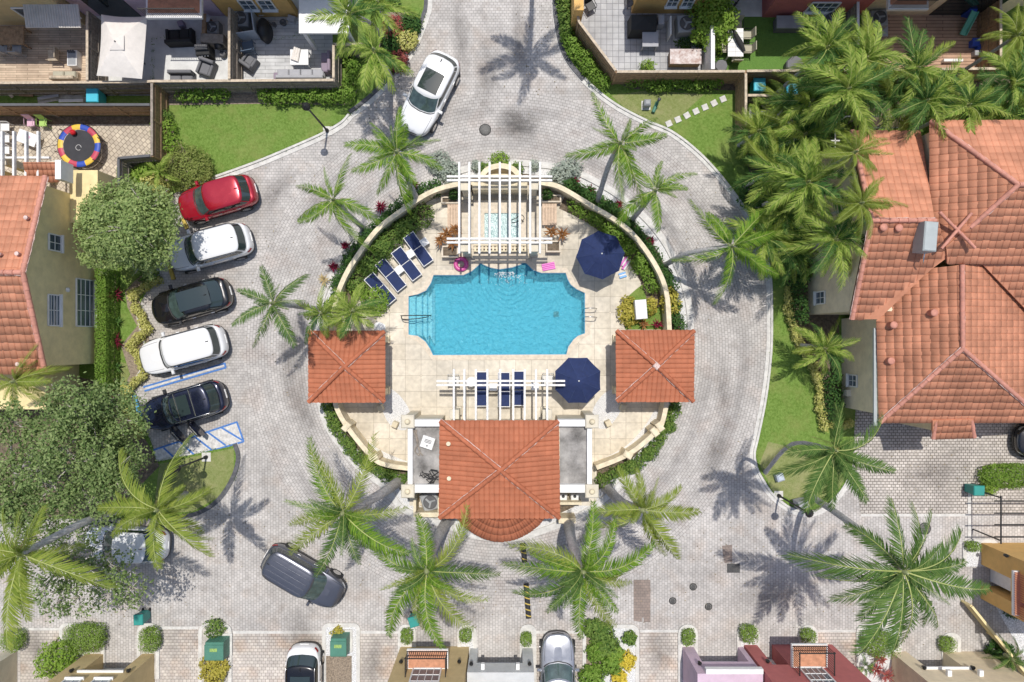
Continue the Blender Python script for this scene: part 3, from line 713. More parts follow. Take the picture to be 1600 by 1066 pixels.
# things on the left flat roof
q = P(668, 692, 3.1); t = thing('access_panel', 'white square panel with printed notice lying on the left flat roof', 'panel', (q.x, q.y, 2.86), -.32)
mb = MB(); mb.bev((0, 0, .12), (.66, .62, .22), .02); mb.build('lid', M['white'], t)
mb = MB()
for k in range(3): mb.box((.0, .14 - .07 * k, .233), (.36, .035, .004))
mb.box((.02, -.16, .233), (.07, .08, .004)); mb.build('printing', M['dkgrey'], t)
random.seed(5)
q = P(650, 690, 2.9); mb = MB()
for k in range(3):
    pts = [P(646 + k * 2 + rnd(-1, 1), 672, 2.9), P(650 + rnd(-4, 4), 690, 2.92), P(652 + rnd(-4, 5), 705, 2.9), P(655 + rnd(-3, 6), 712, 2.9)]
    mb.tube(smooth_path(pts, 5), .03, 6)
tag(mb.build('hose', M['wood_grey']), 'tangled brown hose lying on the left flat roof', 'hose')
mb = MB()
for k in range(7):
    c0 = P(rnd(660, 684), rnd(738, 752), 2.9); pts = [c0 + V(rnd(-.4, .4), rnd(-.25, .25), rnd(0, .12)) for _ in range(5)]; mb.tube(smooth_path(pts, 4), .022, 6)
tag(mb.build('cable_pile', M['black']), 'pile of black cables in the corner of the left flat roof', 'cables')
# ================================================================ PERGOLAS
def pergola(name, label, xs, ya, yb, pairs, xa, xb, h, posts, hb=None):
    cx_, cy_ = P2((xa + xb) / 2, (ya + yb) / 2, h); t = thing(name, label, 'pergola', (cx_, cy_, 0))
    for x in xs:
        mb = MB(); mb.beam(P(x, ya, h) - V(0, 0, .09), P(x, yb, h) - V(0, 0, .09), .1, .18); mb.build('rafter', M['white_chip'], t, True)
    for y in pairs:
        mb = MB(); mb.beam(P(xa, y, h - .18) - V(0, 0, .12), P(xb, y, h - .18) - V(0, 0, .12), .1, .2); mb.build('beam', M['white_chip'], t, True)
    for x, y in posts:
        q = P(x, y, h - .4); mb = MB(); mb.box((q.x, q.y, (h - .55) / 2), (.36, .36, h - .55)); mb.bev((q.x, q.y, h - .5), (.5, .5, .16), .03); mb.box((q.x, q.y, .25), (.46, .46, .5))
        mb.build('column', M['stucco_cream'], t, True)
    return t
pergola('pergola', 'white slatted pergola over the stone spa terrace above the pool', [717.5, 733.3, 749, 765, 781, 796.5, 812.3, 828.5, 843.8], 253, 396, (275.5, 281.5, 372.8, 378.8), 698, 863, 3.0, [(726, 290), (834, 289), (726, 386), (836, 386)])
pergola('pergola', 'white slatted pergola over the sunbeds in front of the clubhouse', [709, 725.5, 743.5, 761.5, 781.5, 802, 819.8, 837.5, 855], 577, 659, (595.5, 602), 682, 883, 2.9, [(710, 648), (855, 648)])
# spa terrace
sp = thing('spa_terrace', 'raised stone spa terrace with bubbling white water under the pergola', 'spa', (*P2(781, 350), 0))
def pxbox(mb, a, t_, b, d, z0, z1, m=0):
    p = P(a, t_, z1); q = P(b, d, z1); mb.box(((p.x + q.x) / 2, (p.y + q.y) / 2, (z0 + z1) / 2), (abs(q.x - p.x), abs(p.y - q.y), z1 - z0), 0, m); return mb
mb = MB()
for r_ in [(740, 313, 757, 389), (811, 313, 823, 389), (757.05, 313, 810.95, 333), (757.05, 376, 810.95, 389)]: pxbox(mb, *r_, 0, .45)
mb.build('surround', M['coping'], sp, True)
mb = MB()
for k in range(15): pxbox(mb, 741 + k * 5.6, 384.5, 744.2 + k * 5.6, 391.5, .46, .55)
pxbox(mb, 740, 391.6, 824, 393.2, .46, .62); pxbox(mb, 740, 382.4, 824, 384, .46, .62)
mb.build('balustrade', M['wall_cream'], sp, True)
M['spa_water'] = mat('spa_water', (.55, .68, .66), .15, var=.9, scale=9, bump=1, bscale=14, col2=(.16, .3, .29))
mb = MB(); pxbox(mb, 757, 333, 811, 376, .2, .38); mb.build('spa_water', M['spa_water'], sp, True)
mb = MB(); pxbox(mb, 738, 394, 826, 404, 0, .3); pxbox(mb, 742, 404.2, 822, 411, 0, .16); mb.build('spillway', M['coping'], sp, True)
mb = MB(); mb.tube(smooth_path([P(797, 345, .5), P(806, 341, .9), P(815, 336, 1.0), P(819, 341, .9), P(816, 346, .5)], 4), .02, 8); mb.build('handrail', M['blackiron'], sp, True)
mb = MB(); mb.tube(smooth_path([P(796, 349, .5), P(804, 348, .9), P(812, 345, 1.0), P(817, 346, .5)], 4), .02, 8); mb.build('handrail', M['blackiron'], sp, True)
# arched back wall
aw = thing('arched_wall', 'cream wall with a half round arch behind the spa terrace', 'wall', (*P2(781, 290), 0))
mb = MB(); pxbox(mb, 738, 285, 824, 296, 0, 1.6); mb.build('wall', M['wall_cream'], aw, True)
mb = MB(); pts = []
for k in range(13):
    t_ = PI * k / 12; pts.append((P(782 + 26 * math.cos(t_), 274 - 12 * math.sin(t_), 2.2)))
q0 = P(782, 283, 1.6)
ap = [V(q0.x + .95 * math.cos(PI * k / 14), q0.y + .1, 1.55 + .75 * math.sin(PI * k / 14)) for k in range(15)]
mb.tube(ap, .13, 8); mb.build('arch', M['wall_cream'], aw, True)
ap2 = smooth_path([P(x, y, 1.3) for x, y in [(752, 276), (760, 266), (770, 261), (782, 259), (794, 261), (804, 266), (812, 276)]], 3)
mb = MB(); ribbon(ap2, -.14, .14, 0, 1.3, mb); mb.build('apse_wall', M['wall_cream'], aw, True)
# planters
for i, (x0, y0, x1, y1) in enumerate([(689, 307, 716, 318), (846, 304, 877, 316), (690, 384, 716, 402), (853, 376, 876, 394)]):
    lab = ['cream stone planter left of the spa terrace, by the wall', 'cream stone planter right of the spa terrace, by the wall', 'cream stone planter left of the spa terrace holding red bromeliads', 'cream stone planter right of the spa terrace holding red bromeliads'][i]
    p, q = P(x0, y0, .55), P(x1, y1, .55); cx_, cy_ = (p.x + q.x) / 2, (p.y + q.y) / 2
    t = thing('planter', lab, 'planter', (cx_, cy_, 0), 0, 'stone planters by the spa'); a, b = q.x - p.x, p.y - q.y
    mb = MB(); mb.box((0, b / 2 - .04, .28), (a, .08, .5)); mb.box((0, -b / 2 + .04, .28), (a, .08, .5)); mb.box((a / 2 - .04, 0, .28), (.08, b - .17, .5)); mb.box((-a / 2 + .04, 0, .28), (.08, b - .17, .5)); mb.build('box', M['coping'], t)
    mb = MB(); mb.box((0, 0, .22), (a - .17, b - .17, .4)); mb.build('soil', M['soil'], t)
for i, (x0, x1) in enumerate([(699, 717), (847, 870)]):
    p, q = P(x0, 318.5, .4), P(x1, 352 if i else 368, .4)
    t = thing('bench', ['pale wooden bench under the pergola on the left of the spa', 'pale wooden bench under the pergola on the right of the spa'][i], 'bench', ((p.x + q.x) / 2, (p.y + q.y) / 2, 0), 0, 'benches beside the spa'); a, b = q.x - p.x, p.y - q.y
    mb = MB(); ns_ = 4 if i == 0 else 5
    for k in range(ns_): mb.box((-a / 2 + a * (k + .5) / ns_, 0, .42), (a / ns_ - .02, b, .04))
    mb.build('seat', M['bench_wood'] if 'bench_wood' in M else M.setdefault('bench_wood', mat('bench_wood', (.62, .46, .33), .8, var=.15, scale=5)), t)
    for sy in (-1, 1): mb = MB(); mb.box((0, sy * (b / 2 - .15), .2), (a - .1, .1, .39)); mb.build('leg', M['coping'], t)
# ================================================================ UMBRELLAS, LOUNGERS, POOL FURNITURE
M['navy_lt'] = mat('navy_lt', (.05, .08, .19), .85, var=.1)
def umbrella(px, py, r, h, rot, label):
    q = P(px, py, h); t = thing('umbrella', label, 'umbrella', (q.x, q.y, 0), rot, 'navy umbrellas by the pool')
    mb = MB(); N_ = 8
    def sect(r0, z0, r1, z1, sag, off=0):
        for k in range(N_):
            a, b = 2 * PI * k / N_, 2 * PI * (k + 1) / N_; m_ = 4
            for i in range(3):
                f0, f1 = i / 3, (i + 1) / 3
                for j in range(m_):
                    g0, g1 = j / m_, (j + 1) / m_
                    def pt(f, g):
                        rr_ = r0 + (r1 - r0) * f; A = V(math.cos(a), math.sin(a), 0) * rr_; B = V(math.cos(b), math.sin(b), 0) * rr_
                        c_ = A.lerp(B, g); s = sag * 4 * g * (1 - g) * f
                        c_.z = z0 + (z1 - z0) * f - s + .02 * math.sin(PI * f); c_ *= 1; c_.x *= 1 - s * .25; c_.y *= 1 - s * .25; return c_
                    mb.add([pt(f0, g0), pt(f1, g0), pt(f1, g1), pt(f0, g1)], [(0, 1, 2, 3)], 0, True)
    sect(.02, h, r * .42, h - .2, .01); sect(.36 * r, h - .2, r, h - .62, .05)
    mb.build('canopy', M['navy'], t)
    for k in range(8): a = 2 * PI * k / 8; mb = MB(); mb.tube([(r * .42 * math.cos(a), r * .42 * math.sin(a), h - .185), (r * math.cos(a), r * math.sin(a), h - .615)], .008, 4); mb.build('seam', M['navy_lt'], t)
    mb = MB(); mb.tube([(0, 0, .05), (0, 0, h + .02)], .025, 8); mb.build('pole', M['white'], t)
    mb = MB(); mb.lathe([(.001, .1), (.04, .07), (.04, 0)], (0, 0, h), 10); mb.build('finial', M['white'], t)
    for k in range(8):
        a = 2 * PI * k / 8; mb = MB(); mb.tube([(.03 * math.cos(a), .03 * math.sin(a), h - .08), (r * .98 * math.cos(a), r * .98 * math.sin(a), h - .65)], .012, 6); mb.build('rib', M['white'], t)
    mb = MB(); mb.lathe([(.3, 0), (.3, .07), (.05, .1)], (0, 0, .03), 20); mb.build('base', M['dkgrey'], t)
umbrella(940.5, 396.5, 1.3, 2.6, R(5), 'navy octagonal umbrella above the upper right corner of the pool, palm shadow on it')
umbrella(904.5, 595.5, 1.3, 2.6, R(22.5), 'navy octagonal umbrella beside the clubhouse pergola, in full sun')
def lounger0():
    t = thing('sun_lounger', '', 'sun lounger', (0, 0, 0), 0, 'navy sun loungers by the pool')
    L_, W_ = 1.9, .64; f = MB()   # local x: foot at +, head at -
    for s in (-1, 1): f.beam((-.1, s * W_ / 2, .33), (L_ / 2, s * W_ / 2, .33), .035, .05); f.beam((-.1, s * W_ / 2, .33), (-L_ / 2 + .03, s * W_ / 2, .62), .035, .05)
    f.box((L_ / 2, 0, .33), (.035, W_ + .035, .05)); f.box((-L_ / 2 + .03, 0, .62), (.035, W_ + .035, .05)); f.box((-.1, 0, .31), (.05, W_, .04))
    f.build('frame', M['white'], t)
    mb = MB(); mb.box((.425, 0, .35), (1.0, W_ - .045, .02)); mb.build('seat_sling', M['navy'], t)
    mb = MB(); a = Vector((-.12, 0, .35)); b = Vector((-L_ / 2 + .06, 0, .63)); mb.beam(a, b, W_ - .045, .02); mb.build('back_sling', M['navy'], t)
    for x in (-.45, .75):
        for s in (-1, 1): mb = MB(); mb.beam((x, s * (W_ / 2 - .02), .32), (x, s * (W_ / 2 - .02), .035), .04, .04); mb.build('leg', M['white'], t)
    return t
L0 = lounger0()
spots = [(654, 389.5, -54.8, 'navy sun lounger nearest the spa pergola, top one of the slanted row'), (635.5, 412.5, -53, 'navy sun lounger second from the top in the slanted row, palm shadow on its foot'),
         (611, 430, -51, 'navy sun lounger third from the top in the slanted row'), (594.5, 452, -49, 'navy sun lounger lowest in the slanted row beside the steps of the pool'),
         (753, 608, 90, 'navy sun lounger under the slats nearest the round white table'), (787.5, 609, 90, 'navy sun lounger in the middle of three under the clubhouse pergola'), (811, 607, 90, 'navy sun lounger under the slats nearest the navy umbrella')]
for i, (x, y, a, lab) in enumerate(spots):
    q = P(x, y, .4); o = L0 if i == 0 else dup(L0)
    o.location = (q.x, q.y, .03); o.rotation_euler.z = R(a); o['label'] = lab
def side_table0():
    t = thing('side_table', '', 'side table', (0, 0, 0), 0, 'white side tables between the loungers')
    mb = MB(); mb.bev((0, 0, .42), (.42, .42, .04), .01); mb.build('table_top', M['white'], t)
    for sx in (-1, 1):
        for sy in (-1, 1): mb = MB(); mb.box((sx * .17, sy * .17, .2), (.04, .04, .4)); mb.build('leg', M['white'], t)
    return t
S0 = side_table0()
for i, (x, y, a, lab) in enumerate([(663, 378.5, 35, 'white side table right of the top slanted lounger'), (641, 397, 35, 'white side table between the top two slanted loungers, towels on it'), (623.5, 422, 38, 'white side table between the second and third slanted loungers'), (770.5, 605, 0, 'white side table between loungers under the clubhouse pergola'), (836, 604, 0, 'white side table right of the loungers under the clubhouse pergola')]):
    q = P(x, y, .43); o = S0 if i == 0 else dup(S0); o.location = (q.x, q.y, .03); o.rotation_euler.z = R(a); o['label'] = lab
def round_table(px, py, r, label, h=.72):
    q = P(px, py, h); t = thing('round_table', label, 'table', (q.x, q.y, .03))
    mb = MB(); mb.lathe([(r - .02, -.03), (r, 0), (r - .02, .02), (.001, .022)], (0, 0, h), 28); mb.build('table_top', M['white'], t)
    mb = MB(); mb.lathe([(.25, 0), (.05, .06), (.04, h - .03)], (0, 0, 0), 12); mb.build('pedestal', M['white'], t); return t
round_table(736, 597, .27, 'round white table under the clubhouse pergola beside a lounger')
rt = round_table(592, 511.5, .29, 'round white table with a small plant at the top right corner of the left pavilion')
M['chair_clear'] = mat('chair_clear', (.62, .6, .55), .4, var=.1)
def poolchair(px, py, rz, label):
    q = P(px, py, .45); t = thing('chair', label, 'chair', (q.x, q.y, .03), rz, 'pale metal chairs under the clubhouse pergola')
    mb = MB(); mb.bev((0, 0, .43), (.6, .55, .04), .015); mb.build('seat', M['chair_clear'], t)
    mb = MB()
    for k in range(7): mb.tube([(-.27 + .09 * k, .28, .45), (-.27 + .09 * k, .38, .85)], .012, 5)
    mb.tube([(-.3, .28, .44), (-.3, .39, .88), (.3, .39, .88), (.3, .28, .44)], .02, 6); mb.build('backrest', M['chair_clear'], t)
    for s in (-1, 1): mb = MB(); mb.tube([(s * .31, -.25, .4), (s * .31, -.25, .65), (s * .31, .3, .66)], .02, 6); mb.build('armrest', M['chair_clear'], t)
    for sx in (-1, 1):
        for sy in (-1, 1): mb = MB(); mb.tube([(sx * .28, sy * .24, .42), (sx * .3, sy * .26, 0)], .016, 6); mb.build('leg', M['chair_clear'], t)
poolchair(709, 596, 0, 'pale metal chair at the left end of the clubhouse pergola')
poolchair(856, 594, 0, 'pale metal chair at the right end of the clubhouse pergola')
# pool fittings
def tubeobj(name, label, cat, paths, r, m):
    mb = MB(); c0 = Vector(paths[0][0])
    for p in paths: mb.tube(smooth_path(p, 4), r, 8)
    o = mb.build(name, M[m]); return tag(o, label, cat)
tubeobj('pool_handrail', 'dark metal handrail across the pool steps', 'handrail', [[P(627, 493.5, .1), P(628, 493.5, .8), P(650, 493, .85), P(672, 493, .3), P(672, 494, -.3)], [P(627, 494, .1), P(630, 499, .6), P(652, 498, .6), P(670, 495, .3)]], .025, 'blackiron')
for k, y in enumerate((483.5, 496)):
    pass
tubeobj('pool_ladder', 'steel pool ladder with two looped rails at the right edge of the pool', 'ladder', [[P(931, 484, .05), P(932, 482, .7), P(920, 481.5, .85), P(913, 482.5, .5), P(912, 483, -.7)], [P(931, 497, .05), P(932, 496, .7), P(920, 495, .85), P(913, 495.5, .5), P(912, 496, -.7)]], .024, 'steel')
M['pink'] = mat('pink', (.62, .08, .3), .35, var=.1); M['pink2'] = mat('pink2', (.75, .2, .55), .4, var=.1)
q = P(720.5, 413, .12); mb = MB(); ring = [V(.3 * math.cos(2 * PI * k / 24), .3 * math.sin(2 * PI * k / 24), .13) for k in range(25)]
mb.tube(ring, .12, 10, cap=False); o = mb.build('swim_ring', M['pink']); o.location = (q.x, q.y, .03); tag(o, 'magenta inflatable swim ring lying beside the pool', 'swim ring')
q = P(857, 416.5, .1); t = thing('pool_float', 'pink inflatable pool float lying on the deck right of the spa', 'pool float', (q.x, q.y, .03), .2)
for k in range(4): mb = MB(); mb.tube([(-.36, -.15 + .1 * k, .06), (.36, -.15 + .1 * k, .06)], .055, 8); mb.build('air_tube', M['pink2'], t)
M['blue_toy'] = mat('blue_toy', (.2, .45, .8), .4, var=.1)
q = P(976, 410, .2); t = thing('pool_float', 'crumpled pink and white inflatable by the wall right of the umbrella', 'pool float', (q.x, q.y, .03), 1.0)
for k in range(5): mb = MB(); mb.tube(smooth_path([(-.3 + rnd(-.1, .1), -.2 + .1 * k, .08), (0, -.2 + .1 * k, .16), (.3 + rnd(-.1, .1), -.22 + .1 * k, .08)], 3), .06, 8); mb.build('air_tube', M['pink2'] if k % 2 else M['white'], t)
q = P(973, 430, .15); t = thing('swim_vest', 'small blue and white inflatable on the deck below the pink one', 'inflatable', (q.x, q.y, .03), .3)
for k in range(3): mb = MB(); mb.tube([(-.2, -.1 + .1 * k, .06), (.2, -.1 + .1 * k, .06)], .055, 8); mb.build('air_tube', M['blue_toy'] if k != 1 else M['white'], t)
for i, (x, y, a, lab) in enumerate([(593.5, 638, .35, 'cream stone block stool under the edge of the left pavilion'), (616.5, 664, -.4, 'cream stone block stool on gravel left of the clubhouse'), (974, 637, -.3, 'cream stone block stool under the edge of the right pavilion'), (951, 662, .45, 'cream stone block stool on gravel right of the clubhouse')]):
    q = P(x, y, .5); mb = MB(); mb.bev((0, 0, .25), (.3, .33, .5), .03); o = mb.build('stone_stool', M['wall_cream']); o.location = (q.x, q.y, .03); o.rotation_euler.z = a; tag(o, lab, 'stool', 'stone stools by the pavilions')
# gravel inlays
struct(poly_sheet('gravel_bed', [tuple(q) for q in smooth_path(PX([(600, 605), (618, 612), (634, 630), (641, 648), (634, 672), (610, 664), (597, 640), (590, 620)]), 3, True)], .036, M['gravel']))
struct(poly_sheet('gravel_bed', [tuple(q) for q in smooth_path(PX([(962, 608), (945, 614), (930, 632), (925, 650), (932, 668), (950, 668), (968, 645), (975, 622)]), 3, True)], .036, M['gravel']))
mb = MB(); ribbon(smooth_path(PX([(541, 640), (556, 668), (590, 700), (640, 722)]), 5), -.02, -.36, .03, .045, mb); struct(mb.build('gravel_bed', M['gravel']))
mb = MB(); ribbon(smooth_path(PX([(1022, 640), (1005, 668), (975, 698), (930, 722)]), 5), .02, .36, .03, .045, mb); struct(mb.build('gravel_bed', M['gravel']))
# white table in the right corner bed
mb = MB(); q = P(1002, 483.5, 1.1)
t = thing('utility_cabinet', 'white rectangular cabinet standing among yellow shrubs right of the pool', 'cabinet', (q.x, q.y, 0), .08)
mb.bev((0, 0, .85), (.62, 1.05, .5), .02); mb.build('lid', M['white'], t)
mb = MB(); mb.box((0, 0, .3), (.5, .9, .6)); mb.build('body', M['grey'], t)
for i, (x, y) in enumerate([(699.5, 646), (863, 645)]):
    pass

# white water where the spillway falls into the pool
random.seed(21); mb = MB()
for k in range(190):
    a_ = rnd(PI * 1.05, PI * 1.95); r_ = abs(random.gauss(0, .6)); c_ = P(792 + rnd(-14, 14), 424, -.1); x_, y_ = c_.x + 1.0 * r_ * math.cos(a_), c_.y - .05 + r_ * math.sin(a_)
    s_ = rnd(.006, .022) * (1.2 - min(r_, 1) * .6); l_ = rnd(1, 3.5); an = a_ + PI / 2 + rnd(-.4, .4); d_ = V(math.cos(an), math.sin(an), 0) * s_ * l_; n_ = V(-math.sin(an), math.cos(an), 0) * s_
    p_ = V(x_, y_, -.095 + rnd(0, .01)); mb.add([p_ - d_, p_ + n_, p_ + d_, p_ - n_, p_ + V(0, 0, .012)], [(0, 3, 4), (3, 2, 4), (2, 1, 4), (1, 0, 4)])
mb.build('foam', M['white'], pool, True)

q = P(1026, 572, 3.85); pv = [o for o in COL.objects if o.name.startswith('pavilion') and o.type == 'EMPTY' and 'right of the pool' in o['label']][0]
mb = MB(); mb.bev((q.x, q.y, 3.86), (.3, .3, .1), .03, PI / 4); mb.build('apex_cap', M['mortar'], pv, True)
# ================================================================ CARS
def paint(name, col, metal=.3, rough=.22):
    m, nt, b = newmat(name); b.inputs['Base Color'].default_value = c4(col); b.inputs['Metallic'].default_value = metal
    b.inputs['Roughness'].default_value = rough; b.inputs['Coat Weight'].default_value = 1; b.inputs['Coat Roughness'].default_value = .03
    N = nt.nodes; L = nt.links; tc = N.new('ShaderNodeTexCoord'); n = N.new('ShaderNodeTexNoise'); n.inputs['Scale'].default_value = 3; n.inputs['Detail'].default_value = 5
    L.new(tc.outputs['Object'], n.inputs['Vector']); mr = N.new('ShaderNodeMapRange'); mr.inputs['To Min'].default_value = rough * .7; mr.inputs['To Max'].default_value = rough * 1.5
    L.new(n.outputs['Fac'], mr.inputs['Value']); L.new(mr.outputs[0], b.inputs['Roughness']); return m
M['p_white'] = paint('p_white', (.78, .78, .78), 0); M['p_red'] = paint('p_red', (.42, .012, .03), .35)
M['p_black'] = paint('p_black', (.008, .008, .01), .2); M['p_navy'] = paint('p_navy', (.012, .016, .04), .4)
M['p_gray'] = paint('p_gray', (.12, .125, .15), .6, .3); M['p_silver'] = paint('p_silver', (.42, .43, .46), .75, .3)
M['trim'] = mat('trim', (.03, .03, .032), .45, var=.1); M['tyre'] = mat('tyre', (.025, .025, .025), .85, var=.2)
M['car_glass'] = mat('car_glass', (.03, .045, .045), .03, var=0, spec=1.0)
M['wind_glass'] = mat('wind_glass', (.07, .105, .10), .04, var=.35, scale=2.5, spec=1.0)
M['headlight'] = mat('headlight', (.6, .62, .65), .1, metal=.3, var=.1); M['taillight'] = mat('taillight', (.35, .01, .015), .15, var=.1)
def sgnp(v, p): return math.copysign(abs(v) ** p, v)
def make_car(name, label, loc_px, ang, L=4.8, W=1.92, H=1.72, color='p_white', roofc=None, belt=1.05, hood=.95, nose=.78, wx=(1.05, .28), rx=(-2.1, -1.45), taper=.86,
             rails=None, sunroof=None, bars=False, bow=.25, doors=False, hc=1.0, spare=None, seams=True, liftlamp=True, sloped=False, group='cars in the court'):
    """x forward. wx: windscreen base/top x; rx: rear glass base/top x. (metres from centre)"""
    if loc_px[0] < 420 and loc_px[1] < 700: L *= .945; W *= .96; loc_px = (loc_px[0] - 4.5, loc_px[1] + 1); k_ = .955; wx = (wx[0] * k_, wx[1] * k_); rx = (rx[0] * k_, rx[1] * k_)
    h0 = H * .9; q = P(loc_px[0], loc_px[1], hc)
    t = thing(name, label, 'car', (q.x, q.y, 0.02), R(ang), group); pm = M[color]
    hl = L / 2
    def bl(x):      # shoulder height along the car
        if x > wx[0]: f = (x - wx[0]) / (hl - wx[0]); return hood + (nose - hood) * f ** 1.6 + .0
        if x > wx[0] - .4: return hood + (belt - hood) * (wx[0] - x) / .4
        if x < rx[0]: f = (rx[0] - x) / (hl + rx[0] + .01); return belt - .12 * f
        return belt
    NT = 72
    def out(th, s=1.0, sx=1.0):
        c, s_ = math.cos(th), math.sin(th); n = 5.6
        x = hl * sgnp(c, 2 / n) * sx; y = W / 2 * sgnp(s_, 2 / n) * s
        fr = max(0, (x - hl * .35) / (hl * .65)); re = max(0, (-x - hl * .5) / (hl * .5))
        y *= 1 - .09 * fr ** 2 - .03 * re ** 2; x -= (bow * .5) * fr * (y / W * 2) ** 2 - bow * .3 * re * (y / W * 2) ** 2
        return x, y
    rings = [(.22, .93, .97), (.3, .965, .985), (.5, .99, 1.0), (.68, 1.0, .997)]
    vs = []; 
    for z, s, sx in rings:
        for k in range(NT): x, y = out(2 * PI * k / NT, s, sx); vs.append((x, y, z))
    for s, sx, f in ((.985, .985, .93), (.95, .965, .99), (.88, .94, 1.015), (.6, .86, 1.04), (.25, .7, 1.05)):
        for k in range(NT): x, y = out(2 * PI * k / NT, s, sx); b_ = bl(x); vs.append((x, y, max(.55, b_ * f)))
    nr = len(vs) // NT
    fs = [(i * NT + k, i * NT + (k + 1) % NT, (i + 1) * NT + (k + 1) % NT, (i + 1) * NT + k) for i in range(nr - 1) for k in range(NT)]
    mb = MB(); mb.add(vs, fs, 0, True); mb.add(vs[-NT:], [tuple(range(NT))], 0, True); mb.add(vs[:NT], [tuple(range(NT))[::-1]], 1)
    body = mb.build('body', [pm, M['trim']], t)
    # lower cladding
    mb = MB(); vs = []
    for z, s, sx in ((.2, .95, .975), (.34, .985, .99), (.46, 1.0, 1.004)):
        for k in range(NT): x, y = out(2 * PI * k / NT, s * 1.006, sx * 1.003); vs.append((x, y, z))
    mb.add(vs, [(i * NT + k, i * NT + (k + 1) % NT, (i + 1) * NT + (k + 1) % NT, (i + 1) * NT + k) for i in range(2) for k in range(NT)], 0, True); mb.build('lower_trim', M['trim'], t)
    # cabin
    def cab(th, f, off=0):
        n = 6; e = 2 / n; c, s_ = math.cos(th), math.sin(th)
        zb = bl((wx[0] + rx[0]) / 2) - .05; z = zb + (h0 * 1.0 - zb) * f
        g = f
        x1 = wx[0] + (wx[1] - wx[0]) * g; x0 = rx[0] + (rx[1] - rx[0]) * g; wd = W / 2 * (.93 + (taper - .93) * g)
        cx_ = (x0 + x1) / 2; a = (x1 - x0) / 2
        x = cx_ + (a + off) * sgnp(c, e); y = (wd + off) * sgnp(s_, e)
        fr = max(0, c); re = max(0, -c)
        x -= bow * .55 * fr * (y / wd) ** 2 - bow * .4 * re * (y / wd) ** 2
        if x > wx[1]: z -= 0
        return (x, y, z + off * .3)
    mb = MB(); vs = []; LV = [0, .2, .4, .6, .8, .93, 1.0]
    for f in LV:
        for k in range(NT): vs.append(cab(2 * PI * k / NT, f))
    tp = []
    for s, dz in ((.95, .035), (.8, .06), (.5, .08), (.2, .088)):
        for k in range(NT):
            x, y, z = cab(2 * PI * k / NT, 1.0); cx_ = (wx[1] + rx[1]) / 2
            tp.append(((x - cx_) * (s + (1 - s) * .45) + cx_, y * s, z + dz * H / 1.7))
    vs += tp; nr = len(vs) // NT
    mb.add(vs, [(i * NT + k, i * NT + (k + 1) % NT, (i + 1) * NT + (k + 1) % NT, (i + 1) * NT + k) for i in range(nr - 1) for k in range(NT)], 0, True)
    mb.add(vs[-NT:], [tuple(range(NT))], 0, True)
    mb.build('roof', M[roofc] if roofc else pm, t)
    def patch(nm, t0, t1, f0, f1, m, off=.012, nn=14):
        mb = MB(); vs = []
        for j in range(5):
            f = f0 + (f1 - f0) * j / 4
            for k in range(nn + 1): vs.append(cab(R(t0 + (t1 - t0) * k / nn), f, off))
        mb.add(vs, [(j * (nn + 1) + k, j * (nn + 1) + k + 1, (j + 1) * (nn + 1) + k + 1, (j + 1) * (nn + 1) + k) for j in range(4) for k in range(nn)], 0, True)
        return mb.build(nm, M[m], t)
    patch('windscreen', -41, 41, .1, .96, 'wind_glass'); patch('rear_window', 141, 219, .25, .97, 'car_glass')
    for s in (1, -1):
        if s < 0 and doors: 
            patch('side_window', s * 95, s * 132, .3, .9, 'car_glass', nn=8); continue
        patch('side_window', s * 50, s * 76, .28, .9, 'car_glass', nn=8); patch('side_window', s * 79, s * 108, .28, .9, 'car_glass', nn=8); patch('side_window', s * 111, s * 131, .28, .88, 'car_glass', nn=6)
    # lamps on the shoulder
    def lamp(nm, a0, a1, m, z0, z1, e=1.012):
        for s in (1, -1):
            mb = MB(); vs = []
            for j in range(3):
                z = z0 + (z1 - z0) * j / 2; sc_ = (e, e, e * .985)[j]
                for k in range(7):
                    x, y = out(R(a0 + (a1 - a0) * k / 6) * s, sc_, sc_); vs.append((x, y, z))
            mb.add(vs, [(j * 7 + k, j * 7 + k + 1, (j + 1) * 7 + k + 1, (j + 1) * 7 + k) for j in range(2) for k in range(6)], 0, True); mb.build(nm, M[m], t)
    lamp('headlight', 22, 46, 'headlight', nose * .82, nose * .97); lamp('taillight', 134, 158, 'taillight', belt * .78, belt * .93)
    # wheels, mirrors
    for sx in (1, -1):
        for s in (1, -1):
            wxp = sx * L * .295 + (.05 if sx > 0 else -.0)
            mb = MB(); c_ = V(wxp, s * (W / 2 - .11), .36); mb.tube([c_ - V(0, s * .12, 0), c_ + V(0, s * .135, 0)], .36, 24); wh = mb.build('wheel', M['tyre'], t)
            mb = MB(); mb.tube([c_ + V(0, s * .13, 0), c_ + V(0, s * .145, 0)], .24, 16); rb = mb.build('rim', M['grey' if color in ('p_black', 'p_navy') else 'steel'], wh)
    for s in (1, -1):
        mb = MB(); mb.bev((wx[0] - .42, s * (W / 2 + .09), belt + .02), (.16, .24, .15), .04); mb.build('wing_mirror', M['trim'] if color in ('p_navy', 'p_black') else pm, t)
    # panel gaps
    if seams:
        mb = MB(); cx_ = wx[0] + .02
        for s in (1, -1):
            pts = []
            for k in range(9):
                x = cx_ + (hl - .12 - cx_) * k / 8; y = s * W / 2 * (.78 - .1 * (k / 8) ** 2); f = abs(y) / (W / 2); pts.append((x, y, bl(x) * (1.015 + .03 * (1 - f)) + .002))
            mb.tube(pts, .009, 5)
        mb.build('bonnet_seam', M['trim'], t)
        mb = MB(); mb.tube([(hl * .985 - bow * .5 * (y_ * 1.0) ** 2, y_ * W / 2 * .7, nose * .9) for y_ in (-1, -.7, -.4, 0, .4, .7, 1)], .05, 6); mb.build('grille', M['trim'], t)
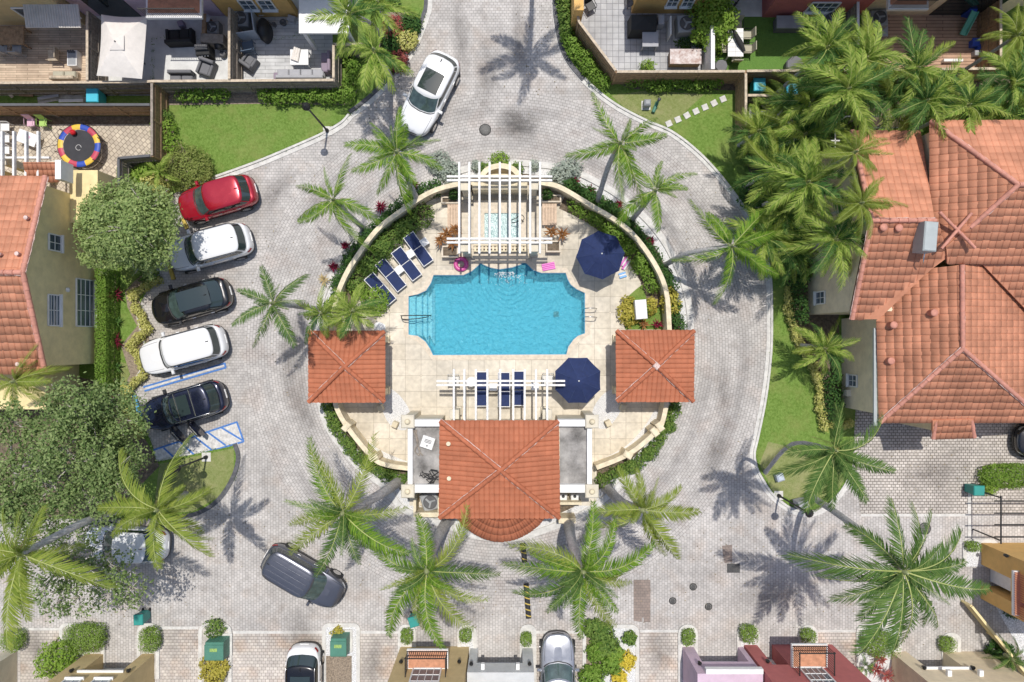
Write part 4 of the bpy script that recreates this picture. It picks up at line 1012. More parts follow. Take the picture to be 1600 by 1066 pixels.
    for s in (1, -1):
        for hx in (wx[0] - 1.15, wx[0] - 2.2):
            mb = MB(); mb.box((hx, s * (W / 2 + .012), belt - .14), (.2, .03, .035)); mb.build('door_handle', M['steel'] if color != 'p_white' else pm, t)
            mb = MB(); mb.tube([(hx - .12, s * (W / 2 + .002), .35), (hx - .12, s * (W / 2 + .002), belt - .08)], .007, 4); mb.build('door_seam', M['trim'], t)
    mb = MB(); mb.box((-hl + .0, 0, .62), (.03, .5, .13)); mb.build('number_plate', M['white'], t)
    mb = MB(); 
    mb.tube([(cab(R(a), .03, .03)) for a in range(-40, 41, 8)], .025, 5); mb.build('wiper_cowl', M['trim'], t)
    if rails:
        for s in (1, -1):
            mb = MB(); mb.tube([(wx[1] - .15, s * W / 2 * (taper - .03), h0 + .04), (wx[1] - .3, s * W / 2 * (taper - .02), h0 + .1), (rx[1] + .3, s * W / 2 * (taper - .02), h0 + .1), (rx[1] + .15, s * W / 2 * (taper - .03), h0 + .04)], .022, 6); mb.build('roof_rail', M[rails], t)
    if sunroof:
        a, b_ = sunroof; mb = MB(); zt = h0 + .088 * H / 1.7
        k = 8; vs = []
        for i in range(k + 1):
            for j in range(5):
                x = a + (b_ - a) * i / k; y = (-1 + j / 2) * W * .285; ff = (y / (W / 2 * taper)); fx = (x - (wx[1] + rx[1]) / 2) / ((wx[1] - rx[1]) / 2)
                vs.append((x, y, zt + .02 - .04 * ff ** 2 - .03 * abs(fx) ** 3))
        mb.add(vs, [(i * 5 + j, (i + 1) * 5 + j, (i + 1) * 5 + j + 1, i * 5 + j + 1) for i in range(k) for j in range(4)], 0, True); mb.build('sunroof', M['car_glass'], t)
    if bars:
        for x in bars: mb = MB(); mb.beam((x, -W * .39, h0 + .12), (x, W * .39, h0 + .12), .05, .03); mb.build('roof_bar', M['steel'], t)
    mb = MB(); mb.add([(rx[1] + .3, -.02, h0 + .09), (rx[1] + .12, -.03, h0 + .085), (rx[1] + .12, .03, h0 + .085), (rx[1] + .3, .02, h0 + .09), (rx[1] + .14, 0, h0 + .16)], [(0, 1, 4), (1, 2, 4), (2, 3, 4), (3, 0, 4)], 0); mb.build('aerial', M['trim'], t)
    return t
# angle: direction the nose points, degrees anticlockwise from picture right
make_car('parked_car', 'bright red hatchback parked nose under the round tree beside the lawn', (341, 308), 180 + 16, 4.6, 1.9, 1.66, 'p_red', wx=(1.2, .5), rx=(-2.12, -1.66), bow=.3)
make_car('parked_car', 'white estate car with roof rails and shaded bonnet next to the red car', (329, 385), 180 + 15, 4.95, 1.98, 1.78, 'p_white', wx=(1.25, .6), rx=(-2.32, -1.95), rails='trim', bow=.3)
make_car('parked_car', 'glossy black crossover with full glass roof parked between two white cars', (300, 470), 180 + 16, 4.7, 1.92, 1.62, 'p_black', wx=(1.2, .45), rx=(-2.15, -1.4), sunroof=(-1.35, .4), bow=.45)
make_car('parked_car', 'large white boxy off-road car parked beside the double blue line', (287, 546), 180 + 15, 5.1, 2.02, 1.86, 'p_white', wx=(1.15, .72), rx=(-2.35, -2.1), rails='trim', bow=.22, taper=.86)
nv = make_car('parked_car', 'dark navy car with its passenger side doors standing open, roof bars and sunroof', (290, 634), 180 + 17, 4.9, 1.98, 1.76, 'p_navy', wx=(1.15, .5), rx=(-2.28, -1.8), sunroof=(-.65, .3), bars=(-.0, -.85), rails='steel', doors=True, bow=.4)
for x in (.92, -.08):
    mb = MB()   # open doors hinge forward, on the car's left side
    a = V(x, .93, 0); d = V(-.42, .9, 0).normalized(); s_ = V(d.y, -d.x, 0)
    b_ = a + d * 1.0
    vs = [a + V(0, 0, .42), b_ + V(0, 0, .42), b_ + V(0, 0, 1.0), a + V(0, 0, 1.0)]
    mb.add(vs + [v + s_ * .12 for v in vs], [(0, 1, 2, 3), (7, 6, 5, 4), (0, 4, 5, 1), (1, 5, 6, 2), (2, 6, 7, 3), (3, 7, 4, 0)], 0)
    dr = mb.build('door', M['p_navy'], nv)
    mb = MB(); mb.beam(a + V(0, 0, 1.02) + s_ * .06, a + d * .3 + V(0, 0, 1.5) + s_ * .0, .05, .05); mb.beam(a + d * .3 + V(0, 0, 1.5), b_ - d * .12 + V(0, 0, 1.46), .05, .05); mb.beam(b_ - d * .12 + V(0, 0, 1.46), b_ + V(0, 0, 1.02) + s_ * .06, .05, .05); mb.build('window_frame', M['trim'], dr)
    mb = MB(); mb.box(a + d * .5 + s_ * .16 + V(0, 0, .75), (.7, .05, .3), math.atan2(d.y, d.x)); mb.build('door_lining', M['grey'], dr)
for m_ in (1,):
    pass
make_car('driving_car', 'white car with dark sunroof at the kerb of the entrance road', (670, 144), -90 - 26.5, 4.75, 1.95, 1.68, 'p_white', wx=(1.15, .4), rx=(-2.22, -1.85), sunroof=(-1.0, .15), bow=.4)
make_car('parked_car', 'white car half hidden by the dark tree in the lower left', (193, 852), 180 - 3, 4.6, 1.9, 1.6, 'p_white', wx=(1.1, .4), rx=(-2.0, -1.4), bow=.35)
gv = make_car('minivan', 'dark grey minivan with ribbed roof turning in the lower court under palm fronds', (472, 903), -30.5, 4.8, 1.88, 1.74, 'p_gray', wx=(1.42, .7), rx=(-2.3, -2.06), bow=.35, taper=.88, hood=.98, belt=1.0)
for k in range(5):
    mb = MB(); y = -.6 + .3 * k; mb.beam((-1.9, y, 1.655 - .03 * (abs(k - 2) / 2) ** 2), (.5, y, 1.655 - .03 * (abs(k - 2) / 2) ** 2), .05, .03); mb.build('roof_rib', M['p_gray'], gv)
make_car('parked_car', 'white car with a black roof reversed onto the driveway, rear facing the court', (473, 1072), -90, 4.3, 1.86, 1.58, 'p_white', roofc='p_black', wx=(1.0, .3), rx=(-1.9, -1.3), sunroof=(-.75, .1), rails='steel', bow=.4)
make_car('parked_car', 'silver car parked nose out on the driveway under the palm tips', (872, 1058), 90, 4.6, 1.88, 1.6, 'p_silver', wx=(.85, .1), rx=(-2.0, -1.4), bow=.5)
make_car('parked_car', 'dark car cut off by the right edge of the picture beside the big house', (1660, 690), 180, 4.6, 1.88, 1.5, 'p_black', wx=(1.1, .4), rx=(-2.0, -1.4), bow=.4)
# ================================================================ PLANTS
LM = {}
def lm(name, a, b, **k): LM[name] = leafmat(name, a, b, **k)
lm('coco', (.055, .15, .015), (.24, .36, .045), trans=.22); lm('coco_dark', (.06, .135, .03), (.15, .23, .06), trans=.25)
lm('coco_yellow', (.17, .25, .035), (.34, .39, .08), trans=.35); lm('areca', (.15, .26, .035), (.40, .48, .11), trans=.3)
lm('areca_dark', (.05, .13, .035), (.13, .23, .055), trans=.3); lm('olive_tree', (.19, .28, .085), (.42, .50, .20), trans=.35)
lm('dark_tree', (.085, .15, .04), (.32, .40, .16), trans=.3); lm('hedge', (.11, .22, .025), (.27, .40, .08), trans=.3)
lm('hedge_dark', (.03, .09, .025), (.09, .17, .04), trans=.25); lm('shrub', (.07, .15, .03), (.24, .34, .08), trans=.3)
lm('lime', (.18, .32, .04), (.32, .44, .09), trans=.35); lm('croton', (.34, .32, .05), (.60, .52, .12), trans=.3)
lm('croton_hedge', (.40, .42, .10), (.70, .66, .26), trans=.3)
lm('maroon', (.10, .01, .02), (.24, .02, .05), trans=.25); lm('brom', (.22, .09, .03), (.36, .18, .07), trans=.25)
lm('cordy', (.30, .05, .06), (.42, .16, .12), trans=.3); lm('silver_leaf', (.28, .33, .27), (.46, .50, .42), trans=.25)
lm('yellow_fl', (.6, .5, .05), (.75, .62, .1), trans=.3); lm('dry', (.36, .26, .12), (.5, .4, .2), trans=.2)
M['shaft'] = mat('shaft', (.3, .33, .16), .6, var=.3, scale=6); M['rachis'] = mat('rachis', (.36, .40, .12), .5, var=.15, scale=4); M['crown_dry'] = mat('crown_dry', (.3, .2, .1), .9, var=.4, scale=8)
def frond_mesh(name, leaf, n=52, droop=.35, curl=.5, lw=.042, ll=.62, ang=58, seed=1, V_=.15, ragged=.12, bend=0.0):
    """unit palm frond along +x, length 2.6 m before scaling; returns mesh"""
    random.seed(seed); L = 2.6; mb = MB(); pts = []
    K = 16
    for i in range(K + 1):
        f = i / K; pts.append(V(L * f * (1 - .12 * curl * f), .12 * math.sin(f * 2.2 + seed) * f + bend * f * f, L * (.0 + .18 * f) - L * droop * f ** 2.2))
    mb.tube(pts, [.024 * (1 - .85 * i / K) + .003 for i in range(K + 1)], 5, 1)
    def at(f):
        i = min(int(f * K), K - 1); g = f * K - i; p = pts[i].lerp(pts[i + 1], g); d = (pts[i + 1] - pts[i]).normalized(); return p, d
    for k in range(n):
        f = .05 + .95 * (k + .5) / n; env = min(1, (f + .02) / .25) ** .6 * (1 - max(0, (f - .55) / .45) ** 1.6 * .62)
        for s in (1, -1):
            p, d = at(min(1, f + rnd(-.006, .006))); a = R(ang * (1 - .45 * f) + rnd(-7, 7)); ln = ll * env * rnd(1 - ragged * 1.5, 1 + ragged * .4)
            if random.random() < ragged * .3: continue
            side = V(-d.y, d.x, 0).normalized() * s; dirn = (d * math.cos(a) + side * math.sin(a)); up = V(0, 0, 1)
            q1 = p + dirn * ln * .5 + up * (V_ * ln * .6 - ln * .06); q2 = p + dirn * ln * .97 + up * (V_ * ln * .5 - ln * rnd(.2, .5) - droop * .12)
            wv = d * (lw * (.65 + .35 * env)) / 2 + up * rnd(-.012, .012)
            mb.add([p - wv * .5, p + wv * .5, q1 + wv, q1 - wv, q2 + wv * .18, q2 - wv * .18], [(0, 1, 2, 3), (3, 2, 4, 5)], 0, False)
    me_o = mb.build(name, [LM[leaf], M['rachis']]); me = me_o.data; bpy.data.objects.remove(me_o); return me
FR = {}
for key, leaf in (('coco', 'coco'), ('dark', 'coco_dark'), ('yellow', 'coco_yellow')):
    FR[key] = [frond_mesh('frond', leaf, 84, .42, .5, .052, .56, 60, 3, -.18, .16, .45), frond_mesh('frond', leaf, 80, .62, .6, .052, .55, 56, 7, -.25, .2, -.5), frond_mesh('frond', leaf, 78, .3, .4, .052, .54, 64, 12, -.1, .12, .1), frond_mesh('frond', leaf, 74, .85, .8, .05, .52, 50, 19, -.3, .3, .6), frond_mesh('frond', leaf, 76, .7, .8, .05, .5, 54, 23, -.25, .35, -.8)]
FR['queen'] = [frond_mesh('frond', 'coco', 120, .5, .5, .04, .5, 66, 4, .3, .25, .5), frond_mesh('frond', 'coco', 116, .75, .6, .04, .52, 60, 9, .2, .35, -.6), frond_mesh('frond', 'coco_dark', 116, .6, .6, .04, .5, 64, 14, .35, .3, .2), frond_mesh('frond', 'coco_yellow', 110, .7, .7, .04, .5, 60, 17, .2, .4, .8)]
FR['dead'] = [frond_mesh('frond', 'dry', 50, .9, .9, .04, .5, 40, 41, -.3, .5, .4)]
FR['areca'] = [frond_mesh('frond', 'areca', 30, .5, .6, .11, .82, 46, 5, .3), frond_mesh('frond', 'areca', 28, .7, .6, .11, .8, 42, 8, .35), frond_mesh('frond', 'areca', 28, .35, .5, .115, .75, 48, 15, .35, .2, .5), frond_mesh('frond', 'areca_dark', 28, .6, .6, .11, .78, 44, 18, .3, .2, -.5)]
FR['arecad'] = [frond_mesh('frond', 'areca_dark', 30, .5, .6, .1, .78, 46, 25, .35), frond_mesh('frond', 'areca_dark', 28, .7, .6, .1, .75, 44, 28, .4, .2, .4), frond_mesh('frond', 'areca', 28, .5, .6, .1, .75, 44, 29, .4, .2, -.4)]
def palm(name, label, crown, h, base, kind='coco', n=12, flen=2.3, azs=None, seed=0, mid=None, rt=.1, rb=.15, els=(62, 22, -18), group='palm trees', cat='palm tree', gh=0.0, trunk=True):
    """crown/base in photo px; azs: list of (azimuth deg in picture, length m[, elevation])"""
    random.seed(seed * 7 + 3); c = P(crown[0], crown[1], h); b = P(base[0], base[1], gh)
    t = thing(name, label, cat, b, rnd(0, 0), group)
    if trunk:
        if mid: m_ = P(*mid)
        else: m_ = b.lerp(c, .5); m_.x += (b.x - c.x) * .12; m_.y += (b.y - c.y) * .12
        path = smooth_path([b, m_, c], 7); K = len(path); mb = MB()
        mb.tube(path, [rb * (1.35 if i == 0 else 1) * (1 - i / K) + rt * i / K + .012 * (i % 2) for i in range(K)], 10); mb.build('trunk', M['trunk'], t, True)
        mb = MB(); mb.lathe([(rt * 1.0, -.5), (rt * 1.25, -.2), (rt * .9, .1), (.02, .3)], c, 9); mb.build('crown_shaft', M['shaft'], t, True)
    fr = []
    if azs:
        for a in azs: fr.append((a[0], a[1], a[2] if len(a) > 2 else 12))
    extra = n - len(fr); off = rnd(0, 360)
    for k in range(extra):
        tier = k / max(1, extra - 1) if extra > 1 else 0
        el = els[0] + (els[1] - els[0]) * tier * 2 if tier < .5 else els[1] + (els[2] - els[1]) * (tier - .5) * 2
        fr.append((off + k * 137.5, flen * rnd(.8, 1.08) * (1 - .25 * (el > 45)), el + rnd(-8, 8)))
    for k in range(4 if n > 7 else 2): fr.append((off + 40 + k * 97, flen * .55, 62 + rnd(-8, 8)))
    if flen > 1.5 and kind != 'areca' and random.random() < .75: fr.append((off + 77, flen * .7, -50, 'dead'))
    for az, ln, el, *kd in fr:
        kk_ = kd[0] if kd else (random.choice(('areca', 'areca', 'arecad', 'yellow', kind, kind)) if (kind in ('areca', 'arecad') and group == 'palms of the thicket') else kind); me = random.choice(FR[kk_]); o = bpy.data.objects.new('frond', me); COL.objects.link(o); o.parent = t
        s = ln / 2.55; s2 = s * rnd(.92, 1.08)
        o.location = c - b + V(math.cos(R(az)), math.sin(R(az)), 0) * .08
        o.rotation_euler = (R(rnd(-26, 26)), -R(el), R(az + rnd(-6, 6))); o.scale = (s, s2 if ln < 2.6 else s2 * .95, s * rnd(.6, 1.5))
    return t
# ---------------- named palms (azimuths measured in the photograph, 0 = right, 90 = up)
palm('coconut_palm', 'palm overhanging the ring road above the loungers, crown nearest the white car', (620, 238), 7, (655, 318), 'coco', 12, 1.9, [(85, 1.9, 25), (165, 2.3), (215, 2.2), (275, 2.4), (350, 2.1), (28, 1.6, 30), (245, 1.9), (315, 1.9), (130, 1.6, 30)], 1)
palm('coconut_palm', 'palm with star shaped crown over the upper left of the ring road', (521, 312), 6.2, (568, 357), 'coco', 9, 1.7, [(142, 2.1), (68, 2.0, 20), (203, 1.9), (225, 1.9), (275, 2.2), (345, 2.2), (105, 1.3, 35), (292, 1.6)], 2)
palm('coconut_palm', 'small palm with thin fronds isolated over the left of the ring road', (426, 474), 6.8, (497, 483), 'coco_y' if 0 else 'dark', 8, 1.6, [(100, 1.7), (42, 1.9), (200, 2.0), (262, 2.1), (300, 2.2), (155, 1.7), (0, 1.0, 40)], 3)
palm('areca_palm', 'bushy bright palm touching the top left corner of the left pavilion', (502, 490), 4.2, (520, 503), 'areca', 11, 1.45, None, 4, group='palm trees')
palm('areca_palm', 'bushy bright palm behind the left pavilion nearest the pool steps', (552, 486), 4.6, (560, 497), 'areca', 14, 1.5, None, 5)
palm('coconut_palm', 'tall palm over the ring road directly above the navy umbrella', (969, 224), 8, (932, 320), 'coco', 9, 2.0, [(132, 2.5), (30, 2.3), (200, 2.3), (258, 2.4), (298, 2.7), (280, 1.9), (5, 2.0)], 6, mid=(950, 262, 4.5))
palm('coconut_palm', 'palm over the upper right of the ring road with a short leaning trunk', (1024, 298), 6, (986, 345), 'coco', 8, 1.6, [(118, 1.9), (52, 2.0), (15, 1.5), (203, 2.3), (272, 1.9), (85, 1.4), (240, 1.4)], 7)
palm('coconut_palm', 'palm with long curved trunk reaching across the right side of the ring road', (1143, 385), 5.6, (1038, 415), 'coco', 9, 2.0, [(150, 2.5), (45, 2.4), (20, 2.2), (222, 2.4), (280, 2.6), (325, 2.6), (255, 1.5)], 8, mid=(1075, 396, 3.2), rt=.1, rb=.15)
palm('royal_palm', 'big feathery palm left of the clubhouse with fronds over the grey minivan', (536, 802), 8, (624, 752), 'queen', 11, 3.0, [(128, 3.3), (55, 3.2), (180, 2.6), (212, 3.3), (248, 3.2), (285, 2.4), (318, 3.4), (350, 2.5), (90, 2.6, 30)], 9, mid=(590, 775, 4), rt=.17, rb=.3)
palm('royal_palm', 'big feathery palm on a thick grey trunk left of the round canopy', (667, 892), 8.2, (700, 812), 'queen', 11, 2.8, [(38, 3.2), (352, 3.0), (293, 3.3), (270, 3.4), (222, 3.3), (245, 2.6), (170, 3.2), (135, 1.6, 40)], 10, mid=(679, 850, 4.4), rt=.17, rb=.32)
palm('royal_palm', 'biggest feathery palm below the clubhouse, right of the striped posts', (911, 893), 8.6, (888, 812), 'queen', 14, 3.0, [(75, 3.0), (140, 3.0), (182, 3.1), (215, 3.1), (232, 2.4), (262, 3.0), (290, 3.1), (312, 2.4), (8, 3.2), (35, 2.4), (335, 2.2), (160, 2.3)], 11, mid=(893, 845, 4.4), rt=.17, rb=.32)
palm('coconut_palm', 'bright yellow green palm leaning right from the lower right corner of the clubhouse', (1004, 797), 7, (948, 762), 'yellow', 10, 2.1, [(120, 2.2), (350, 2.6), (20, 2.0), (275, 2.6), (302, 3.0), (225, 2.4), (170, 2.2), (95, 1.8)], 12, mid=(972, 785, 3.8), rt=.17, rb=.27)
palm('coconut_palm', 'yellowish palm over the grass corner below the blue striped bay', (246, 797), 9, (291, 772), 'yellow', 12, 2.2, [(70, 2.9), (140, 2.9), (170, 2.4), (200, 2.3), (268, 2.5), (318, 2.9), (292, 2.0), (10, 2.2), (35, 1.6)], 13)
palm('coconut_palm', 'palm with a long curved trunk over the dark tree at the lower left edge', (34, 866), 11, (226, 790), 'yellow', 11, 2.6, [(345, 3.6), (262, 3.6), (248, 3.0), (275, 2.6), (160, 2.8), (190, 2.4), (60, 2.0), (215, 2.6)], 14, mid=(150, 808, 7), rt=.13, rb=.18)
palm('coconut_palm', 'drooping palm over the grass corner at the right of the court', (1304, 704), 11, (1196, 738), 'dark', 15, 2.1, [(178, 1.9), (100, 1.6, 20), (5, 2.5), (208, 2.2), (228, 2.7), (245, 2.4), (262, 2.3), (280, 2.4), (300, 2.5), (318, 2.4), (335, 2.4)], 15, mid=(1238, 694, 6), rt=.07, rb=.11, els=(30, 0, -40))
palm('coconut_palm', 'large dark palm on a long leaning trunk over the lower right court', (1412, 893), 10.6, (1262, 772), 'dark', 17, 2.8, [(97, 2.8, 5), (172, 3.9), (190, 2.8), (232, 3.8), (255, 3.2), (285, 3.6), (300, 3.3), (318, 2.6), (345, 3.5), (20, 2.8), (50, 2.4), (0, 2.6), (215, 2.6)], 16, mid=(1335, 822, 6.2), rt=.13, rb=.18, els=(30, 0, -30))
palm('coconut_palm', 'palm outside the picture at the top of the entrance road, only its shadow shows', (858, -205), 11, (838, -120), 'dark', 12, 2.6, None, 17) if True else None
palm('areca_palm', 'small bright palm at the entrance porch of the left house', (22, 596), 6.2, (66, 586), 'yellow', 9, 1.5, [(22, 1.9), (355, 1.8), (300, 1.6), (265, 1.4), (60, 1.2)], 18)
# top left cluster
palm('areca_palm', 'lowest palm of the cluster by the entrance, over the grey deck corner', (584, 78), 6.5, (612, 124), 'areca', 10, 1.7, [(245, 2.0), (268, 1.9), (295, 2.0), (320, 2.0), (180, 1.5), (60, 1.4)], 19)
palm('areca_palm', 'palm at the top of the cluster by the entrance leaning over the white canopy', (545, 22), 7, (600, 60), 'areca', 12, 1.8, None, 20)
palm('areca_palm', 'palm at the top edge left of the entrance road', (590, 5), 6, (612, 50), 'areca', 12, 1.7, None, 21)
# right cluster of lush palms
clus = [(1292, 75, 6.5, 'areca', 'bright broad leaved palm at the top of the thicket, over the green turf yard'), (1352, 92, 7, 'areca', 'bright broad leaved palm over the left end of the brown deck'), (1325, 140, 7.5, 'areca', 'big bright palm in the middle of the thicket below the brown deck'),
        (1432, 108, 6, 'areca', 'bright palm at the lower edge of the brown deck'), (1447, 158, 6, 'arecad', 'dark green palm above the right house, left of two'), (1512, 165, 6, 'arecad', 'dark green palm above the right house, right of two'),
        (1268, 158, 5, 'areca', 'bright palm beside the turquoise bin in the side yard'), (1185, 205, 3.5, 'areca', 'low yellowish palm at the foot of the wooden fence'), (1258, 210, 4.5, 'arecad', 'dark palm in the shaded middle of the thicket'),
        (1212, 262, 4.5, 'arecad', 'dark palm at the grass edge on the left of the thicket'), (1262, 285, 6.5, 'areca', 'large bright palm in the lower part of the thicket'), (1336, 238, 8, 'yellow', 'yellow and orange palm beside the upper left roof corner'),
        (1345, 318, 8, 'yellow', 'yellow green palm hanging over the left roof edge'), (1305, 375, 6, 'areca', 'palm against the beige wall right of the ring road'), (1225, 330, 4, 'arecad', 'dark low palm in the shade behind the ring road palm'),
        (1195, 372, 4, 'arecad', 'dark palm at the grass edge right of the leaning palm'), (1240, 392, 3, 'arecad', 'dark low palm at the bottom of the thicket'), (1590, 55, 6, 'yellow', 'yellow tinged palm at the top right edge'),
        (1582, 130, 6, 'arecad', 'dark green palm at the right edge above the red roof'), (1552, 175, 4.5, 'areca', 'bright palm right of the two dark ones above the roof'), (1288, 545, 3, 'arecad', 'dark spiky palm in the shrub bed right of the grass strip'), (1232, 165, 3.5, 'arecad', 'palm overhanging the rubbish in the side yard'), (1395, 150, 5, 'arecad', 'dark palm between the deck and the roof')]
for i, (x, y, h, k, lab) in enumerate(clus):
    f = 1 - h / HC; bx = 800 + (x - 800) * f; by = 533 + (y - 533) * f
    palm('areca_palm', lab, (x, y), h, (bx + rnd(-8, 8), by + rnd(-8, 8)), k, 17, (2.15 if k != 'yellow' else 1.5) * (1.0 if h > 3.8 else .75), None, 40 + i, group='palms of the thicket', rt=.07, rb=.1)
# ---------------- leafy volumes
def leaves(mb, c, r, n, size, mode='ball', up=.35, m=0, lift=0, aspect=.5, rough=.18, seedn=0, flat=0, boxy=0):
    """many small leaf faces in a lumpy ellipsoid; c centre, r radii"""
    c = Vector(c); so_ = Vector((seedn * 3.1, seedn * 1.7, 0))
    for _ in range(n):
        while True:
            d = Vector((rnd(-1, 1), rnd(-1, 1), rnd(-.55 if mode == 'ball' else 0, 1)))
            if .05 < d.length < 1: break
        d.normalize(); bx_ = max(abs(d.x), abs(d.y), abs(d.z)) ** -boxy; k = bx_ * (1 + rough * 2 * noise.noise(d * 2.2 + so_) + rough * noise.noise(d * 6 + so_))
        rr_ = (rnd(.72, 1.0) if random.random() < .8 else rnd(.3, .8)) * k
        p = c + Vector((d.x * r[0], d.y * r[1], d.z * r[2])) * rr_
        nrm = (d * (1 - up) + Vector((0, 0, up)) + Vector((rnd(-.6, .6), rnd(-.6, .6), rnd(-.3, .3)))).normalized()
        a = nrm.cross(Vector((rnd(-1, 1), rnd(-1, 1), rnd(-1, 1)))).normalized(); b = nrm.cross(a); s = size * rnd(.6, 1.3)
        mb.add([p - a * s, p + b * s * aspect, p + a * s, p - b * s * aspect], [(0, 1, 2, 3)], m)
def boxleaves(mb, c, d, rz, n, size, m=0, rough=.04):
    """clipped hedge: leaves in a shell on the top and sides of a box"""
    Mz = Matrix.Rotation(rz, 3, 'Z'); c = Vector(c); A = [d[0] * d[1], 2 * d[0] * d[2], 2 * d[1] * d[2]]; T = sum(A)
    for _ in range(n):
        q = rnd(0, T)
        if q < A[0]: p = V(rnd(-.5, .5) * d[0], rnd(-.5, .5) * d[1], d[2] / 2); nn = V(0, 0, 1)
        elif q < A[0] + A[1]: s = random.choice((-1, 1)); p = V(rnd(-.5, .5) * d[0], s * d[1] / 2, rnd(-.5, .5) * d[2]); nn = V(0, s, 0)
        else: s = random.choice((-1, 1)); p = V(s * d[0] / 2, rnd(-.5, .5) * d[1], rnd(-.5, .5) * d[2]); nn = V(s, 0, 0)
        p = p - nn * abs(random.gauss(0, .05)) + nn * rough * noise.noise(p * 3)
        nn = Mz @ (nn + V(rnd(-.7, .7), rnd(-.7, .7), rnd(-.3, .6))).normalized(); p = c + Mz @ p
        a = nn.cross(Vector((rnd(-1, 1), rnd(-1, 1), rnd(-1, 1)))).normalized(); b = nn.cross(a); s = size * rnd(.6, 1.2)
        mb.add([p - a * s, p + b * s * .5, p + a * s, p - b * s * .5], [(0, 1, 2, 3)], m)
def bush(px, py, r, h, leaf, label, name='shrub', cat='shrub', group=None, size=.07, dens=220, sq=1.0, zb=.05, sd=0, stem=True, rough=.18, boxy=0):
    if name == 'shrub': r *= 1.12; dens *= 1.35
    """r in metres (x), sq = y/x ratio"""
    random.seed(int(px * 3 + py * 5 + sd)); q = P(px, py, zb + h * .7); t = thing(name, label, cat, (q.x, q.y, zb), 0, group)
    mb = MB(); n = int(dens * r * r * sq * 4 + 120); leaves(mb, (0, 0, h * .42), (r, r * sq, h * .6), n, size, seedn=px * .01, rough=rough, boxy=boxy)
    mb.build('foliage', LM[leaf], t)
    if stem:
        mb = MB()
        for k in range(3): mb.tube([(rnd(-.05, .05), rnd(-.05, .05), -.02), (rnd(-.5, .5) * r, rnd(-.5, .5) * r * sq, h * .6)], [.03, .012], 5)
        mb.build('stem', M['bark'], t)
    return t
def hedge(name, label, pts, wd, h, leaf, size=.06, dens=420, group=None, clipped=True, zb=.05, cat='hedge'):
    random.seed(int(pts[0][0] * 7)); path = [P(x, y, h) for x, y in pts]; c0 = path[0]
    t = thing(name, label, cat, (c0.x, c0.y, zb), 0, group); mb = MB(); tw = MB()
    for a, b in zip(path[:-1], path[1:]):
        d = b - a; L = math.hypot(d.x, d.y); rz = math.atan2(d.y, d.x); m_ = (a + b) / 2
        if clipped: boxleaves(mb, (m_.x, m_.y, zb + h / 2), (L + wd * .5, wd, h), rz, int(dens * (L * wd + 2 * L * h)), size)
        else:
            k = max(1, int(L / (wd * .55)))
            for i in range(k + 1):
                p = a.lerp(b, i / k); leaves(mb, (p.x + rnd(-.1, .1), p.y + rnd(-.1, .1), zb + h * .42), (wd * rnd(.5, .72), wd * rnd(.5, .72), h * rnd(.5, .75)), int(dens * wd * wd), size, seedn=i + a.x)
        tw.tube([(a.x, a.y, zb), (b.x, b.y, zb + .1)], .03, 5)
        for i in range(int(L * 2) + 1): p = a.lerp(b, rnd(0, 1)); tw.tube([(p.x, p.y, zb), (p.x + rnd(-.1, .1), p.y + rnd(-.1, .1), zb + h * .7)], [.02, .01], 4)
    mb.build('foliage', LM[leaf], t, True); tw.build('stem', M['bark'], t, True); return t
def rosette(px, py, r, leaf, label, n=26, h=.5, name='bromeliad', cat='plant', group=None, zb=.2, sd=0, wd=.07):
    random.seed(int(px * 5 + py + sd)); q = P(px, py, zb + h * .6); t = thing(name, label, cat, (q.x, q.y, zb), 0, group); mb = MB()
    for k in range(n):
        a = k * 2.4 + rnd(-.2, .2); e = R(rnd(12, 75)); L = r * rnd(.75, 1.15); d = V(math.cos(a) * math.cos(e), math.sin(a) * math.cos(e), math.sin(e)); s = V(-math.sin(a), math.cos(a), 0)
        p0 = V(0, 0, h * .3); p1 = p0 + d * L * .55; p2 = p0 + V(d.x, d.y, d.z * .35) * L * 1.15
        mb.add([p0 - s * wd * .3, p0 + s * wd * .3, p1 + s * wd * .5, p1 - s * wd * .5, p2], [(0, 1, 2, 3), (3, 2, 4)], 0)
    mb.build('foliage', LM[leaf], t); mb = MB(); mb.tube([(0, 0, -.02), (0, 0, h * .4)], .04, 6); mb.build('stem', M['bark'], t); return t
